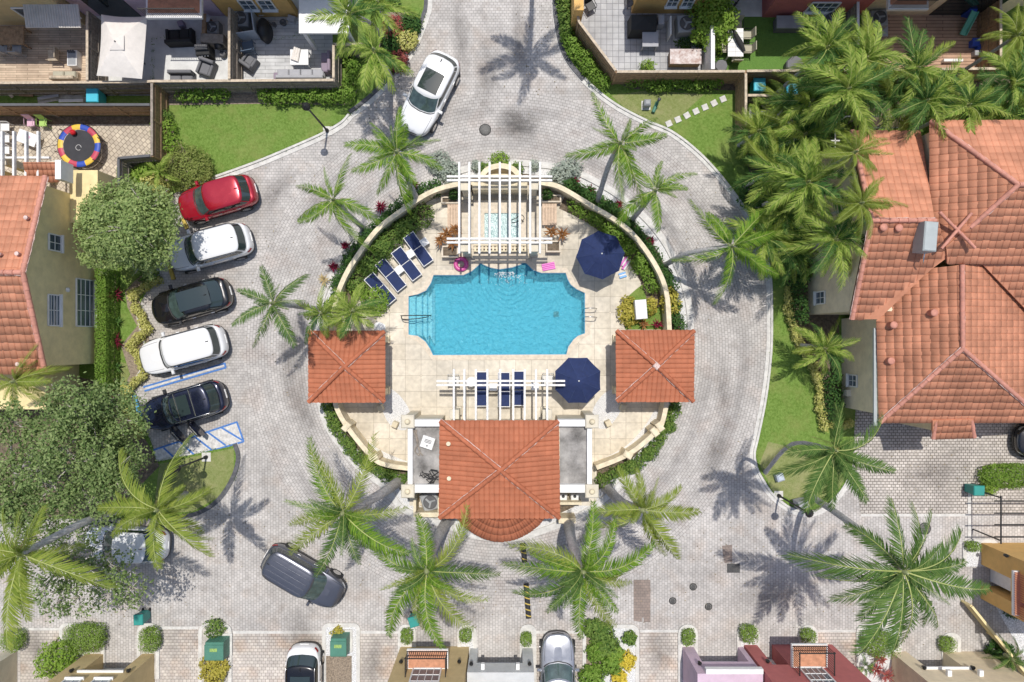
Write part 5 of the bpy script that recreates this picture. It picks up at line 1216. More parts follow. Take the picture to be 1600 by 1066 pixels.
def broadtree(name, label, blobs, h, base, leaf, size, dens, seed, gap=0, trunk_r=.2):
    """blobs: (px, py, r metres, height)"""
    random.seed(seed); b = P(*base); t = thing(name, label, 'tree', (b.x, b.y, 0)); mb = MB(); tk = MB(); fork = b + V(rnd(-.2, .2), rnd(-.2, .2), h * .35)
    tk.tube([b, b.lerp(fork, .5) + V(.05, .05, 0), fork], [trunk_r * 1.3, trunk_r, trunk_r * .85], 10)
    for i, (x, y, r_, hh) in enumerate(blobs):
        c = P(x, y, hh); ns_ = int(9 * r_ + 4)
        for k in range(ns_):
            a_ = k * 2.4 + i; e_ = rnd(.0, 1.0); q_ = (1 - e_ ** 2) ** .5 * .8 if e_ < 1 else 0; cc = c + V(math.cos(a_) * q_ * r_ + rnd(-.12, .12), math.sin(a_) * q_ * r_ + rnd(-.12, .12), (e_ - .35) * r_ * .75); sr = rnd(.26, .44) * r_ + .08
            leaves(mb, cc, (sr, sr, sr * .7), int(dens * r_ * r_ / ns_ * 1.1), size, seedn=i + seed + k, rough=.35, up=.45)
        tk.tube(smooth_path([fork, fork.lerp(c, .5) + V(rnd(-.3, .3), rnd(-.3, .3), .2), c], 3), [trunk_r * .6, trunk_r * .5, trunk_r * .45, trunk_r * .35, trunk_r * .25, trunk_r * .2, trunk_r * .12], 6)
        for k in range(7):
            e = c + V(rnd(-.8, .8) * r_, rnd(-.8, .8) * r_, rnd(-.3, .35) * r_); tk.tube([c - V(0, 0, .2), c.lerp(e, .5) + V(0, 0, .1), e], [.045, .03, .012], 5)
    mb.build('crown', LM[leaf], t, True); tk.build('trunk', M['bark_grey'], t, True); return t
M['bark_grey'] = mat('bark_grey', (.42, .38, .34), .9, var=.3, scale=5)
# round grey green tree left of the red car
random.seed(11)
bl = [(197, 358, 1.5, 5.6)] + [(197 + 46 * math.cos(a), 352 + 40 * math.sin(a), rnd(.95, 1.25), rnd(4.2, 5.0)) for a in [k * PI / 4.5 for k in range(9)]] + [(240, 395, .9, 3.8), (150, 330, .8, 4.2), (245, 320, .9, 4.2), (225, 410, .75, 3.4), (150, 395, .8, 4)]
broadtree('round_tree', 'round grey green tree between the olive house wall and the parked cars', bl, 5, (230, 372), 'olive_tree', .085, 1300, 11)
# big dark tree(s) lower left
specs = [('large dark green tree below the left house, filling the left edge', (60, 720), [(x, y, rnd(1.0, 1.5), rnd(6, 8)) for x, y in [(20, 660), (60, 690), (110, 640), (100, 700), (150, 720), (30, 740), (80, 760), (140, 780), (15, 790), (60, 800), (175, 740)]], 22),
         ('dark green tree beside the blue bay, right of the largest one', (185, 690), [(x, y, rnd(.9, 1.3), rnd(5, 6.5)) for x, y in [(145, 640), (175, 630), (180, 688), (155, 690), (190, 722), (130, 660), (190, 655)]], 23),
         ('sparse dark tree whose branches spread over the paving at the lower left', (150, 860), [(x, y, rnd(.7, 1.1), rnd(4.5, 6)) for x, y in [(20, 850), (60, 870), (100, 850), (110, 900), (150, 890), (185, 890), (170, 930), (120, 935), (70, 920), (90, 940), (205, 920), (140, 860)]], 24)]
for lab, b_, bls, sdd in specs: broadtree('dark_tree', lab, bls, 6, b_, 'dark_tree', .085, 950 if sdd != 24 else 480, sdd)
# ================================================================ FENCES
def fence(label, pts, h=1.9, m='wood_grey', capm='wood_lt', slat=.14, name='wooden_fence', horiz=False, th=.05, cap=.13):
    path = [P(x, y, h) for x, y in pts]; t = thing(name, label, 'fence', (path[0].x, path[0].y, 0))
    for a, b in zip(path[:-1], path[1:]):
        d = V(b.x - a.x, b.y - a.y, 0); L = d.length; rz = math.atan2(d.y, d.x); u = d / L; mb = MB()
        if horiz:
            k = int((h - .1) / slat)
            for i in range(k): c = (a + b) / 2; mb.box((c.x, c.y, .06 + slat * (i + .5)), (L, th * (.6 + .4 * (i % 2)), slat - .02), rz)
        else:
            k = int(L / slat)
            for i in range(k): c = a + u * (L * (i + .5) / k); mb.box((c.x, c.y, h / 2 - .02), (L / k - .018, th * .5, h - .06), rz)
            s = V(-u.y, u.x, 0) * th * .7
            for z in (.35, h * .5, h - .3): c = (a + b) / 2 + s; mb.box((c.x, c.y, z), (L, .05, .09), rz); c = (a + b) / 2 - s; mb.box((c.x, c.y, z), (L, .05, .09), rz)
        mb.build('panel', M[m], t, True)
        mb = MB(); c = (a + b) / 2; mb.box((c.x, c.y, h - .015), (L, cap, .05), rz); mb.build('top_rail', M[capm], t, True)
        k = max(1, round(L / 2.2))
        for i in range(k + 1): c = a.lerp(b, i / k); mb = MB(); mb.box((c.x, c.y, h / 2 - .03), (.11, .13, h - .07), rz); mb.build('post', M[m], t, True)
    return t
fence('weathered wooden fence along the bottom of the yards at the top left', [(-60, 130), (225, 128), (237, 127), (521, 125)], 1.9)
fence('weathered fence corner stepping up beside the sofa and the palms', [(521, 121.5), (521, 69), (566, 69)], 1.9)
fence('dark stained wooden fence above the trampoline yard', [(-60, 163.5), (234, 163.5)], 1.9, 'wood', 'dkgrey')
fence('brown fence running down the right side of the trampoline yard', [(237, 130), (237, 243)], 1.9, 'wood', 'wood_grey')
fence('grey fence stepping around the bottom corner of the trampoline yard', [(234, 243), (185, 247), (185, 330)], 1.9, 'wood_grey', 'dkgrey')
fence('tall slatted fence between the wooden deck and the white canopy yard', [(136, 18), (136, 125)], 2.0)
fence('slatted fence dividing the two grey patios', [(358, 12), (358, 123)], 2.0)
fence('new brown fence curving round the dark paved patio right of the entrance road', [(898, -30), (900, 12), (905, 34), (962, 110)], 1.9, 'wood', 'wood_lt', .16, horiz=True)
fence('new brown fence along the bottom of the patio and turf yard', [(964, 112), (1164, 111.5)], 1.9, 'wood', 'wood_lt', .16, horiz=True)
fence('brown fence behind the turquoise bins and thicket', [(1167, 111), (1566, 107)], 1.9, 'wood', 'wood_lt', .16, horiz=True)
fence('brown fence running down beside the stepping stones', [(1165.5, 115), (1165.5, 196)], 1.9, 'wood', 'wood_lt', .16, horiz=True)
fence('low pale fence between the bins and the rubbish', [(1169, 149), (1292, 149)], 1.4, 'wood_grey', 'wood_lt')
fence('brown slatted fence at the right end of the brown deck', [(1564, -40), (1564, 103)], 2.0, 'wood', 'wood_lt', .2)
fence('white fence between the turf yard and the brown deck', [(1341, -20), (1341, 103)], 1.9, 'wood_grey', 'white')
def simplewall(label, rects, h, m, name='wall'):
    q = P(rects[0][0], rects[0][1], h); t = thing(name, label, 'wall', (q.x, q.y, 0))
    for r_ in rects: mb = MB(); pxbox(mb, *r_, 0, h); mb.build('wall', M[m], t, True)
    return t
simplewall('white wall between the dark patio and the turf yard', [(1111, 40, 1117, 108)], 1.9, 'white')
# ================================================================ HOUSES
def window(parent, a, b, c, d, nrm, mull=(2, 2), m='glass_win', fr='white', fw=.07, out_=.03, sill=True):
    """framed window on a wall: a,b bottom corners, c,d top corners (world), nrm outward"""
    a, b, c, d = [Vector(q) for q in (a, b, c, d)]; n = Vector(nrm).normalized(); mb = MB()
    mb.add([a + n * out_, b + n * out_, c + n * out_, d + n * out_], [(0, 1, 2, 3)]); g = mb.build('window', M[m], parent, True)
    mb = MB()
    for p, q in ((a, b), (b, c), (c, d), (d, a)): mb.beam(p + n * (out_ + .02), q + n * (out_ + .02), fw, .06)
    for i in range(1, mull[0]): f = i / mull[0]; mb.beam(a.lerp(b, f) + n * (out_ + .01), d.lerp(c, f) + n * (out_ + .01), .035, .03)
    for i in range(1, mull[1]): f = i / mull[1]; mb.beam(a.lerp(d, f) + n * (out_ + .01), b.lerp(c, f) + n * (out_ + .01), .035, .03)
    off = parent.location
    o = mb.build('window_frame', M[fr], None); 
    for v in o.data.vertices: v.co -= off
    o.parent = g
    if sill:
        mb = MB(); mb.beam(a + n * .08 - V(0, 0, .05) - (b - a).normalized() * .06, b + n * .08 - V(0, 0, .05) + (b - a).normalized() * .06, .16, .08); o = mb.build('sill', M[fr], None)
        for v in o.data.vertices: v.co -= off
        o.parent = g
    return g
def wallbox(parent, x0, x1, y0, y1, z1, m, name='wall'):
    mb = MB(); mb.box(((x0 + x1) / 2, (y0 + y1) / 2, z1 / 2), (x1 - x0, y1 - y0, z1)); return mb.build(name, M[m], parent, True)
def face_px(mb, pxs, A, B, he, T, ht, tw=.33, tl=.38, under=1):
    p0, p1, p2 = P(A[0], A[1], he), P(B[0], B[1], he), P(T[0], T[1], ht)
    n = (p1 - p0).cross(p2 - p0).normalized()
    if n.z < 0: n = -n
    pts = [raypl(x, y, p0, n) for x, y in pxs]; tile_face(mb, pts, p0, p1, tw, tl, under=under); return pts
# ---- left olive house ----
lh = thing('left_house', 'olive house with orange gable roof at the left edge beside the clipped hedge', 'house', (*P2(120, 430), 0))
he, hr = 5.5, 7.1
mb = MB(); 
ra, rb_ = P(44, 426, hr), P(-160, 426, hr)
ea, eb = P(79, 276, he), P(-160, 276, he); fa, fb = P(66, 584, he), P(-160, 584, he)
ex = (ea.x + fa.x) / 2; ea.x = fa.x = ra.x = ex
tile_face(mb, [eb, ea, ra, rb_], eb, ea, .3, .4); tile_face(mb, [fb, fa, ra, rb_], fb, fa, .3, .4)
caps(mb, ra, rb_, .12); caps(mb, ea, ra, .12, .42); caps(mb, fa, ra, .12, .42); mb.build('roof', [M['tile_b'], M['tile_b'], M['tile_cap_b'], M['mortar']], lh, True)
wx_ = -635 / SP; y0, y1 = fa.y + .35, ea.y - .35
wallbox(lh, -34, wx_, y0, y1, he - .2, 'stucco_olive')
mb = MB(); mb.add([(wx_ - .001, y0, he - .22), (wx_ - .001, y1, he - .22), (wx_ - .001, ra.y, hr - .25), (-30, y0, he - .22), (-30, y1, he - .22), (-30, ra.y, hr - .25)], [(0, 1, 2), (3, 5, 4), (0, 2, 5, 3), (1, 4, 5, 2), (0, 3, 4, 1)]); mb.build('gable', M['stucco_olive'], lh, True)
def wx_win(px0, py0, px1, py1, z_off=0, **k):
    """window on the plane x = wx_: px0/px1 give upper (left) and lower (right) edges"""
    def hit(px, py):
        kk = wx_ / ((px - 800) / SP); h = HC * (1 - kk); y = (533 - py) / SP * kk; return V(wx_, y, h)
    tl_, bl_ = hit(px0, py0), hit(px1, py0 + (py0 - 533) * 0); tr, br = hit(px0, py1), hit(px1, py1)
    y_a = hit((px0 + px1) / 2, py0).y; y_b = hit((px0 + px1) / 2, py1).y
    return window(lh, (wx_, y_b, bl_.z), (wx_, y_a, bl_.z), (wx_, y_a, tl_.z), (wx_, y_b, tl_.z), (1, 0, 0), **k)
wx_win(75, 367, 94, 392); wx_win(74, 461, 92, 509, mull=(2, 4)); wx_win(118, 437, 146, 510, mull=(3, 4))
mb = MB(); mb.lathe([(.12, 0), (.12, .1), (.02, .14)], (0, 0, 0), 12); o = mb.build('vent', M['white'], lh); 
kk = wx_ / ((104 - 800) / SP); o.location = V(wx_ + .02, (533 - 453) / SP * kk, HC * (1 - kk)) - lh.location; o.rotation_euler = (0, PI / 2, 0)
for x, y in [(44, 341), (30, 397), (2, 398), (31, 569)]:
    f = (ea.y - P(x, y, 6).y) / (ea.y - ra.y); z = he + (hr - he) * (f if f < 1 else 2 - f); q = P(x, y, z + .1); mb = MB(); mb.lathe([(.07, -.15), (.07, .12), (.11, .14), (.1, .2)], q, 9); mb.build('roof_vent', M['mortar'], lh, True)
# porch and wing behind it, below (y>583) and above
wallbox(lh, -34, P2(70, 600, 3)[0], P2(0, 640, 3)[1], y0 - .05, 2.9, 'stucco_olive', 'porch')
wg = thing('left_house_wing', 'tan rear wing with a balcony and arched window above the left house roof', 'house', (*P2(120, 290), 0))
wallbox(wg, -34, P2(118, 270)[0] - 1.6, y1 + .02, P2(0, 262, 4)[1], 4.0, 'stucco_sand')
wallbox(wg, P2(112, 262, 3)[0], P2(153, 285, 3)[0] + .1, y1 - 1.5, P2(0, 266, 3.2)[1], 3.2, 'stucco_olive', 'arched_bay')
mb = MB(); pts = []
# arched opening on the sloping bay face
yb_ = P2(0, 266, 3.2)[1]
for k in range(13): t_ = PI * k / 12; pts.append(V(P2(128, 300, 1.7)[0] + .62 * math.cos(t_), y1 - 1.49, 1.4 + .7 * math.sin(t_)))
fx = P2(153, 285, 3)[0] + .1
pts = [V(fx + .006, y1 - .55 + .62 * math.cos(PI * k / 12), 1.5 + .8 * math.sin(PI * k / 12)) for k in range(13)] + [V(fx + .006, y1 - 1.17, .5), V(fx + .006, y1 + .07, .5)]
mb.add(pts, [tuple(range(len(pts)))]); mb.build('window', M['glass_dark'], wg, True)
mb = MB(); bl0 = [P(42, 256, 4.4), P(92, 256, 4.4), P(92, 284, 4.4), P(42, 284, 4.4)]
tile_face(mb, [bl0[3], bl0[2], bl0[1] + V(0, 0, .3), bl0[0] + V(0, 0, .3)], bl0[3], bl0[2], .26, .3); mb.build('balcony_roof', [M['tile_b'], M['tile_b']], wg, True)
mb = MB(); pxbox(mb, 86, 250, 95, 280, 4.0, 5.0); mb.build('pillar', M['white'], wg, True)
pergola('pergola', 'white pergola over the terrace behind the left house', [2, 20.5, 39.5, 58.5], 205, 275, (246,), -60, 76, 4.6, [(2, 250), (84, 258)])
# ---- right house ----
rh = thing('right_house', 'large beige house with many terracotta roofs filling the right edge', 'house', (*P2(1450, 480), 0))
mats3 = [M['tile_b'], M['tile_b'], M['tile_cap_b'], M['mortar']]
A_e, A_r = 5.1, 7.0
mb = MB()
# north-west gable roof: ridge y=345
e0, e1 = P(1331, 205, A_e), P(1438, 205, A_e); r0_, r1_ = P(1366, 345, A_r), P(1460, 345, A_r); s0, s1 = P(1319, 499, A_e), P(1500, 499, A_e)
xl = (e0.x + r0_.x + s0.x) / 3; e0.x = r0_.x = s0.x = xl
e0.y = e1.y; tile_face(mb, [e0, e1, r1_, r0_], e0, e1, .33, .38)
pl_n = (s1 - s0).cross(r0_ - s0).normalized(); pp = [s0, r0_] + [raypl(x, y, s0, pl_n) for x, y in ((1466, 345), (1481, 402), (1450, 425), (1373, 499))]
tile_face(mb, pp, s0, s1, .33, .38)
caps(mb, r0_, r1_, .105); caps(mb, s0 + V(.06, 0, 0), r0_ + V(.06, 0, 0), .11); caps(mb, e0 + V(.06, 0, 0), r0_ + V(.06, 0, 0), .11)
# north-east hip block (higher)
N_e, N_r = 6.3, 7.8; B0 = (1453, 189); B1 = (1720, 189)
face_px(mb, [(1453, 189), (1720, 189), (1720, 300), (1590, 289)], B0, B1, N_e, (1590, 289), N_r)
ptsW = face_px(mb, [(1453, 189), (1590, 289), (1478, 385), (1453, 385)], (1453, 189), (1453, 412), N_e, (1590, 289), N_r)
ptsS = face_px(mb, [(1480, 412), (1478, 385), (1590, 289), (1720, 292), (1720, 412)], (1478, 412), (1720, 412), N_e, (1590, 289), N_r)
caps(mb, P(1453, 189, N_e), P(1590, 289, N_r), .105); caps(mb, P(1590, 289, N_r), P(1516, 355, 6.95), .105); caps(mb, P(1590, 289, N_r), P(1720, 292, N_r), .105)
# small crossing gablet
for a, b in (((1466, 332), (1521, 387)), ((1516, 334), (1470, 388)),): caps(mb, P(*a, 7.0), P(*b, 7.0), .07, .5, lift=.08)
# south hip
S_e, S_r = 4.6, 6.3
face_px(mb, [(1370, 500), (1374, 660), (1503, 545), (1502, 414), (1448, 420)], (1370, 500), (1374, 660), S_e, (1503, 545), S_r)
face_px(mb, [(1374, 660), (1720, 660), (1600, 548), (1503, 545)] if 0 else [(1374, 660), (1635, 660), (1503, 545)], (1374, 660), (1635, 660), S_e, (1503, 545), S_r)
face_px(mb, [(1502, 414), (1503, 545), (1635, 660), (1720, 660), (1720, 414)], (1635, 660), (1635, 430), S_e, (1503, 545), S_r)
caps(mb, P(1502, 414, S_r), P(1503, 545, S_r), .105); caps(mb, P(1374, 660, S_e), P(1503, 545, S_r), .105); caps(mb, P(1635, 660, S_e), P(1503, 545, S_r), .105)
# valley roof in the middle right
face_px(mb, [(1532, 410), (1720, 410), (1720, 606)], (1690, 600), (1720, 600), 4.0, (1600, 412), 6.12)
# porch roof
face_px(mb, [(1456, 686), (1522, 684), (1521, 655), (1457, 657)], (1456, 686), (1522, 684), 4.25, (1490, 655), 4.75)
caps(mb, P(1457, 685, 4.2), P(1461, 658, 4.6), .1, lift=.04); caps(mb, P(1521, 683, 4.2), P(1517, 657, 4.6), .1, lift=.04)
mb.build('roof', mats3, rh, True)
for x, y, z in [(1378, 356, 6.9), (1457, 489, 5.9), (1394, 508, 5.1), (1390, 564, 4.95), (1402, 357, 6.85)]:
    q = P(x, y, z); mb = MB(); mb.lathe([(.16, -.3), (.15, .1), (.19, .12), (.17, .2), (.05, .2)], q, 10); mb.build('roof_vent', M['tile_cap_b'], rh, True)
wxw = 462 / SP
wallbox(rh, wxw, 20, s0.y + .4, e0.y - .4, A_e - .15, 'stucco_beige')
mb = MB(); mb.add([(wxw + .01, s0.y + .4, A_e - .17), (wxw + .01, e0.y - .4, A_e - .17), (wxw + .01, r0_.y, A_r - .3)], [(0, 2, 1)]); mb.build('gable', M['stucco_beige'], rh, True)
p_ = P(1453, 189, N_e); q_ = P(1480, 412, N_e); wallbox(rh, p_.x + .35, 34, q_.y + .3, p_.y - .35, N_e - .15, 'stucco_beige')
p_ = P(1370, 500, S_e); q_ = P(1374, 660, S_e); wallbox(rh, p_.x + .35, 34, q_.y + .35, p_.y + .2, S_e - .15, 'stucco_beige')
mb = MB(); mb.box((p_.x - .02, (p_.y + q_.y) / 2 - .3, S_e - .14), (.16, p_.y - q_.y - .2, .12)); mb.build('gutter', M['grey_lt'] if 'grey_lt' in M else M.setdefault('grey_lt', mat('grey_lt', (.38, .41, .40), .6, var=.08)), rh, True)
def winW(par, xw, px0, py0, px1, py1, **k):
    def hz(px): kk = xw / ((px - 800) / SP); return HC * (1 - kk), kk
    (z0_, k0), (z1_, k1) = hz(px0), hz(px1); km = (k0 + k1) / 2; ya, yb = (533 - py0) / SP * km, (533 - py1) / SP * km
    zl, zh = min(z0_, z1_), max(z0_, z1_); return window(par, (xw, ya, zl), (xw, yb, zl), (xw, yb, zh), (xw, ya, zh), (-1, 0, 0), **k)
winW(rh, wxw, 1276, 456, 1290, 475); sw = P(1370, 500, S_e).x + .35; winW(rh, sw, 1327, 586, 1340, 604)
mb = MB(); kk = sw / ((1326 - 800) / SP); mb.box((sw - .1, (533 - 614) / SP * kk, HC * (1 - kk)), (.2, .35, .5)); mb.build('meter_box', M['stucco_cream'], rh, True)
wallbox(rh, P2(1462, 680, 4)[0], P2(1516, 680, 4)[0], P(1456, 684, 4.2).y + .3, q_.y + .4, 3.9, 'stucco_beige', 'porch')
ac = thing('rooftop_air_conditioner', 'grey double fan air conditioner standing on the right house roof', 'air conditioner', (*P2(1456, 369, 7.6), 6.55), -.08)
mb = MB(); mb.bev((0, 0, .55), (.62, 1.35, .9), .05); mb.build('casing', M['grey_lt'], ac)
for s in (-1, 1): mb = MB(); mb.tube([(.32, s * .32, .6), (.36, s * .32, .6)], .26, 20); mb.build('fan_grille', M['dkgrey'], ac)
for s in (-1, 1): mb = MB(); mb.box((0, s * .5, .05), (.6, .08, .12)); mb.build('leg', M['steel'], ac)
mb = MB(); mb.tube(smooth_path([(0.1, -.68, .4), (.1, -1.0, .35), (.25, -1.2, .1)], 4), .03, 6); mb.build('pipe', M['steel'], ac)
# ================================================================ TOWN HOUSES BOTTOM ROW (fronts face up the picture)
def townhouse(name, label, x0, x1, yb, mcol, h=7.2, garage=None, gh=2.5, lamps=(), windows=(), balcony=None, roof=None, slabs=(), tiles=True, curve=False):
    """x0,x1,yb: base of the front wall in ground px"""
    a, b = P(x0, yb), P(x1, yb); t = thing(name, label, 'house', ((a.x + b.x) / 2, a.y, 0)); y = a.y; D = 9
    gx = [P(g, yb).x for g in garage] if garage else None
    mb = MB()
    if garage:
        rd = .75
        mb.box(((a.x + gx[0]) / 2, y - D / 2, h / 2), (gx[0] - a.x, D, h)); mb.box(((gx[1] + b.x) / 2, y - D / 2, h / 2), (b.x - gx[1], D, h))
        mb.box(((gx[0] + gx[1]) / 2, y - D / 2 - .0, (gh + h) / 2), (gx[1] - gx[0], D - .004, h - gh)); mb.build('wall', M[mcol], t, True)
        mb = MB(); n = 5
        for i in range(n): mb.box(((gx[0] + gx[1]) / 2, y - rd - .1, gh * (i + .5) / n), (gx[1] - gx[0], .08, gh / n - .03))
        mb.build('garage_door', M['white'], t, True)
    else: mb.box(((a.x + b.x) / 2, y - D / 2, h / 2), (b.x - a.x, D, h)); mb.build('wall', M[mcol], t, True)
    for lx, lz in lamps:
        q = V(P(lx, yb).x, y + .12, lz); mb = MB(); mb.lathe([(.02, -.16), (.07, -.1), (.09, .08), (.11, .1), (.02, .2)], q, 8); mb.box((q.x, y + .05, lz + .02), (.06, .12, .06)); mb.build('wall_lamp', M['blackiron'], t, True)
    for (wx0, wx1, z0_, z1_) in windows:
        xa, xb = P(wx0, yb).x, P(wx1, yb).x; window(t, (xb, y, z0_), (xa, y, z0_), (xa, y, z1_), (xb, y, z1_), (0, 1, 0), mull=(2, 3))
    if balcony:
        bx0, bx1, bz, bd = balcony; xa, xb = P(bx0, yb).x, P(bx1, yb).x
        mb = MB(); mb.box(((xa + xb) / 2, y + bd / 2, bz - .08), (xb - xa, bd, .16)); bo = mb.build('balcony', M['white'], t, True)
        mb = MB(); k = int((xb - xa) / .32)
        tm = MB(); tm.box(((xa + xb) / 2, y + bd / 2, bz + .012), (xb - xa - .16, bd - .1, .02)); tm.build('balcony_floor', M['terra'], t, True)
        rl = MB()
        n = int((xb - xa) / .11)
        for i in range(n + 1): x = xa + .05 + (xb - xa - .1) * i / n; rl.box((x, y + bd - .06, bz + .45), (.022, .022, .9))
        for xx in (xa + .05, xb - .05):
            m_ = int(bd / .11)
            for i in range(m_): rl.box((xx, y + bd * (i + .5) / m_, bz + .45), (.022, .022, .9))
            rl.box((xx, y + bd / 2, bz + .92), (.05, bd, .04)); 
        rl.box(((xa + xb) / 2, y + bd - .06, bz + .925), (xb - xa, .05, .04)); rl.box(((xa + xb) / 2, y + bd - .06, bz + .12), (xb - xa, .03, .03)); rl.build('railing', M['blackiron'], t, True)
        g = window(t, (xb - .35, y, bz + .05), (xa + .35, y, bz + .05), (xa + .35, y, bz + 2.1), (xb - .35, y, bz + 2.1), (0, 1, 0), mull=(4, 3), sill=False)
    for (sx0, sx1, sz, sd_, sh, sm) in slabs:
        xa, xb = P(sx0, yb).x, P(sx1, yb).x; mb = MB(); mb.box(((xa + xb) / 2, y + sd_ / 2, sz), (xb - xa, sd_, sh)); mb.build('ledge', M[sm], t, True)
    # roof
    if tiles:
        z = h; e0_, e1_ = V(a.x - .1, y + .45, z), V(b.x + .1, y + .45, z); mb = MB(); r_ = [V(b.x + .1, y - 4, z + 1.4), V(a.x - .1, y - 4, z + 1.4)]
        tile_face(mb, [e0_, e1_] + r_, e0_, e1_, .3, .4); mb.build('roof', [M['tile_b'], M['tile_b']], t, True)
    return t
M['terra'] = mat('terra', (.55, .26, .15), .8, var=.2, scale=5)
townhouse('town_house', 'cream house corner at the very bottom left beside a clipped hedge', -60, 27, 1017, 'stucco_cream', garage=(-50, 5), lamps=[(20, 2.2)])
townhouse('town_house', 'tan house with recessed white garage and two small windows at the bottom left', 135, 242, 1021, 'stucco_sand', garage=(163, 223), gh=2.2, lamps=[(152, 2.3), (236, 2.3)], windows=[(158, 182, 3.2, 4.6), (200, 224, 3.2, 4.6)], slabs=[(160, 228, 2.3, .12, .09, 'white'), (156, 184, 3.15, .1, .07, 'white'), (198, 226, 3.15, .1, .07, 'white')])
townhouse('town_house', 'yellow house with a terracotta tiled balcony and double white door, bottom centre', 626, 733, 1010, 'stucco_sand', balcony=(647, 707, 2.75, 1.0), lamps=[(636, 2.1), (722, 2.1)])
townhouse('town_house', 'pale grey house front with recessed garage, right of the yellow balcony house', 735, 832, 1012, 'stucco_grey', garage=(747, 816), gh=1.9, lamps=[(740, 2.2), (826, 2.2)], slabs=[(755, 760, 2.6, .3, .2, 'white'), (806, 811, 2.6, .3, .2, 'white')], h=3.0, tiles=False)
townhouse('town_house', 'lilac house front with a curved top edge and dark garage, bottom right of centre', 1066, 1160, 1010, 'stucco_pink', garage=(1083, 1152), gh=1.9, lamps=[(1076, 2.3)], slabs=[(1078, 1160, 3.2, .25, .3, 'white')], h=3.3, tiles=False)
townhouse('town_house', 'dark red house with a terracotta balcony behind a black railing at the bottom right', 1162, 1300, 1007, 'stucco_red', balcony=(1206, 1258, 2.85, 1.2), garage=(1182, 1206), lamps=[(1176, 2.3)], windows=[])
townhouse('town_house', 'beige house with a pale sill line across its garage at the lower right corner', 1392, 1540, 1018, 'stucco_beige', garage=(1416, 1472), gh=2.0, lamps=[(1408, 2.2), (1480, 2.2)], slabs=[(1410, 1482, 2.15, .12, .1, 'white'), (1430, 1436, 2.9, .3, .2, 'white'), (1476, 1482, 2.9, .3, .2, 'white')], h=3.6, tiles=False)
for nm, x0, x1, y, z in (('grey', 737, 830, 1013, 3.1), ('lilac', 1068, 1158, 1011, 3.4), ('beige', 1394, 1538, 1019, 3.7)):
    a, b = P(x0, y), P(x1, y); par = [o for o in COL.objects if o.get('category') == 'house' and nm in o['label']][0]
    mb = MB(); p0, p1 = V(a.x, a.y - .7, z), V(b.x, a.y - .7, z); q0, q1 = V(b.x, a.y - 8, z + 1.6), V(a.x, a.y - 8, z + 1.6)
    tile_face(mb, [p0, p1, q0, q1], p0, p1, .3, .4); mb.build('roof', [M['tile_b'], M['tile_b']], par, True)
# yellow house on the right edge, front faces left
yh = thing('yellow_house', 'yellow house with a red balcony cut off by the right edge', 'house', (*P2(1535, 910), 0))
xa = P(1532, 900).x; ya, yb2 = P(0, 848, 0).y, P(0, 935, 0).y
mb = MB(); mb.box((xa + 5, ya - .6, 3.5), (10, 1.2, 7)); mb.box((xa + 5, yb2 + .35, 3.5), (10, .7, 7)); mb.box((xa + 5.01, (ya + yb2) / 2, 4.7), (9.98, ya - yb2 - 1.9, 4.6)); mb.build('wall', M['stucco_yellow'], yh, True)
mb = MB(); mb.box((xa + .6, (ya + yb2) / 2, 1.2), (.1, ya - yb2 - 1.9, 2.4)); mb.build('garage_door', M['white'], yh, True)
bz = 3.0; mb = MB(); mb.box((xa - .1 + .4, (ya + yb2) / 2 - .2, bz), (1.2, 2.3, .15)); mb.build('balcony', M['white'], yh, True)
mb = MB(); mb.box((xa - .1 + .35, (ya + yb2) / 2 - .2, bz + .09), (1.0, 2.2, .02)); mb.build('balcony_floor', M['terra'], yh, True)
mb = MB()
for i in range(20): mb.box((xa - .26, (ya + yb2) / 2 - .2 - 1.1 + 2.2 * i / 19, bz + .5), (.025, .03, .85))
mb.box((xa - .26, (ya + yb2) / 2 - .2, bz + .95), (.05, 2.3, .05))
mb.build('railing', M['stucco_red'], yh, True)
q = V(xa - .1, P(0, 868, 2.2).y, 2.2); mb = MB(); mb.lathe([(.02, -.16), (.08, -.1), (.1, .08), (.02, .2)], q, 8); mb.build('wall_lamp', M['blackiron'], yh, True)
# black trellis right
tr = thing('trellis', 'black metal trellis frame over the small paved court at the right edge', 'trellis', (*P2(1565, 815), 0))
mb = MB(); h = 2.3
for y in (783, 802, 820, 839): mb.beam(P(1554, y, h), P(1680, y, h), .06, .06)
mb.beam(P(1564, 775, h - .06), P(1564, 850, h - .06), .06, .06); mb.build('frame', M['blackiron'], tr, True)
for y in (778, 845): mb = MB(); q = P(1564, y, h); mb.beam(q - V(0, 0, .1), (q.x, q.y, 0), .06, .06); mb.build('post', M['blackiron'], tr, True)
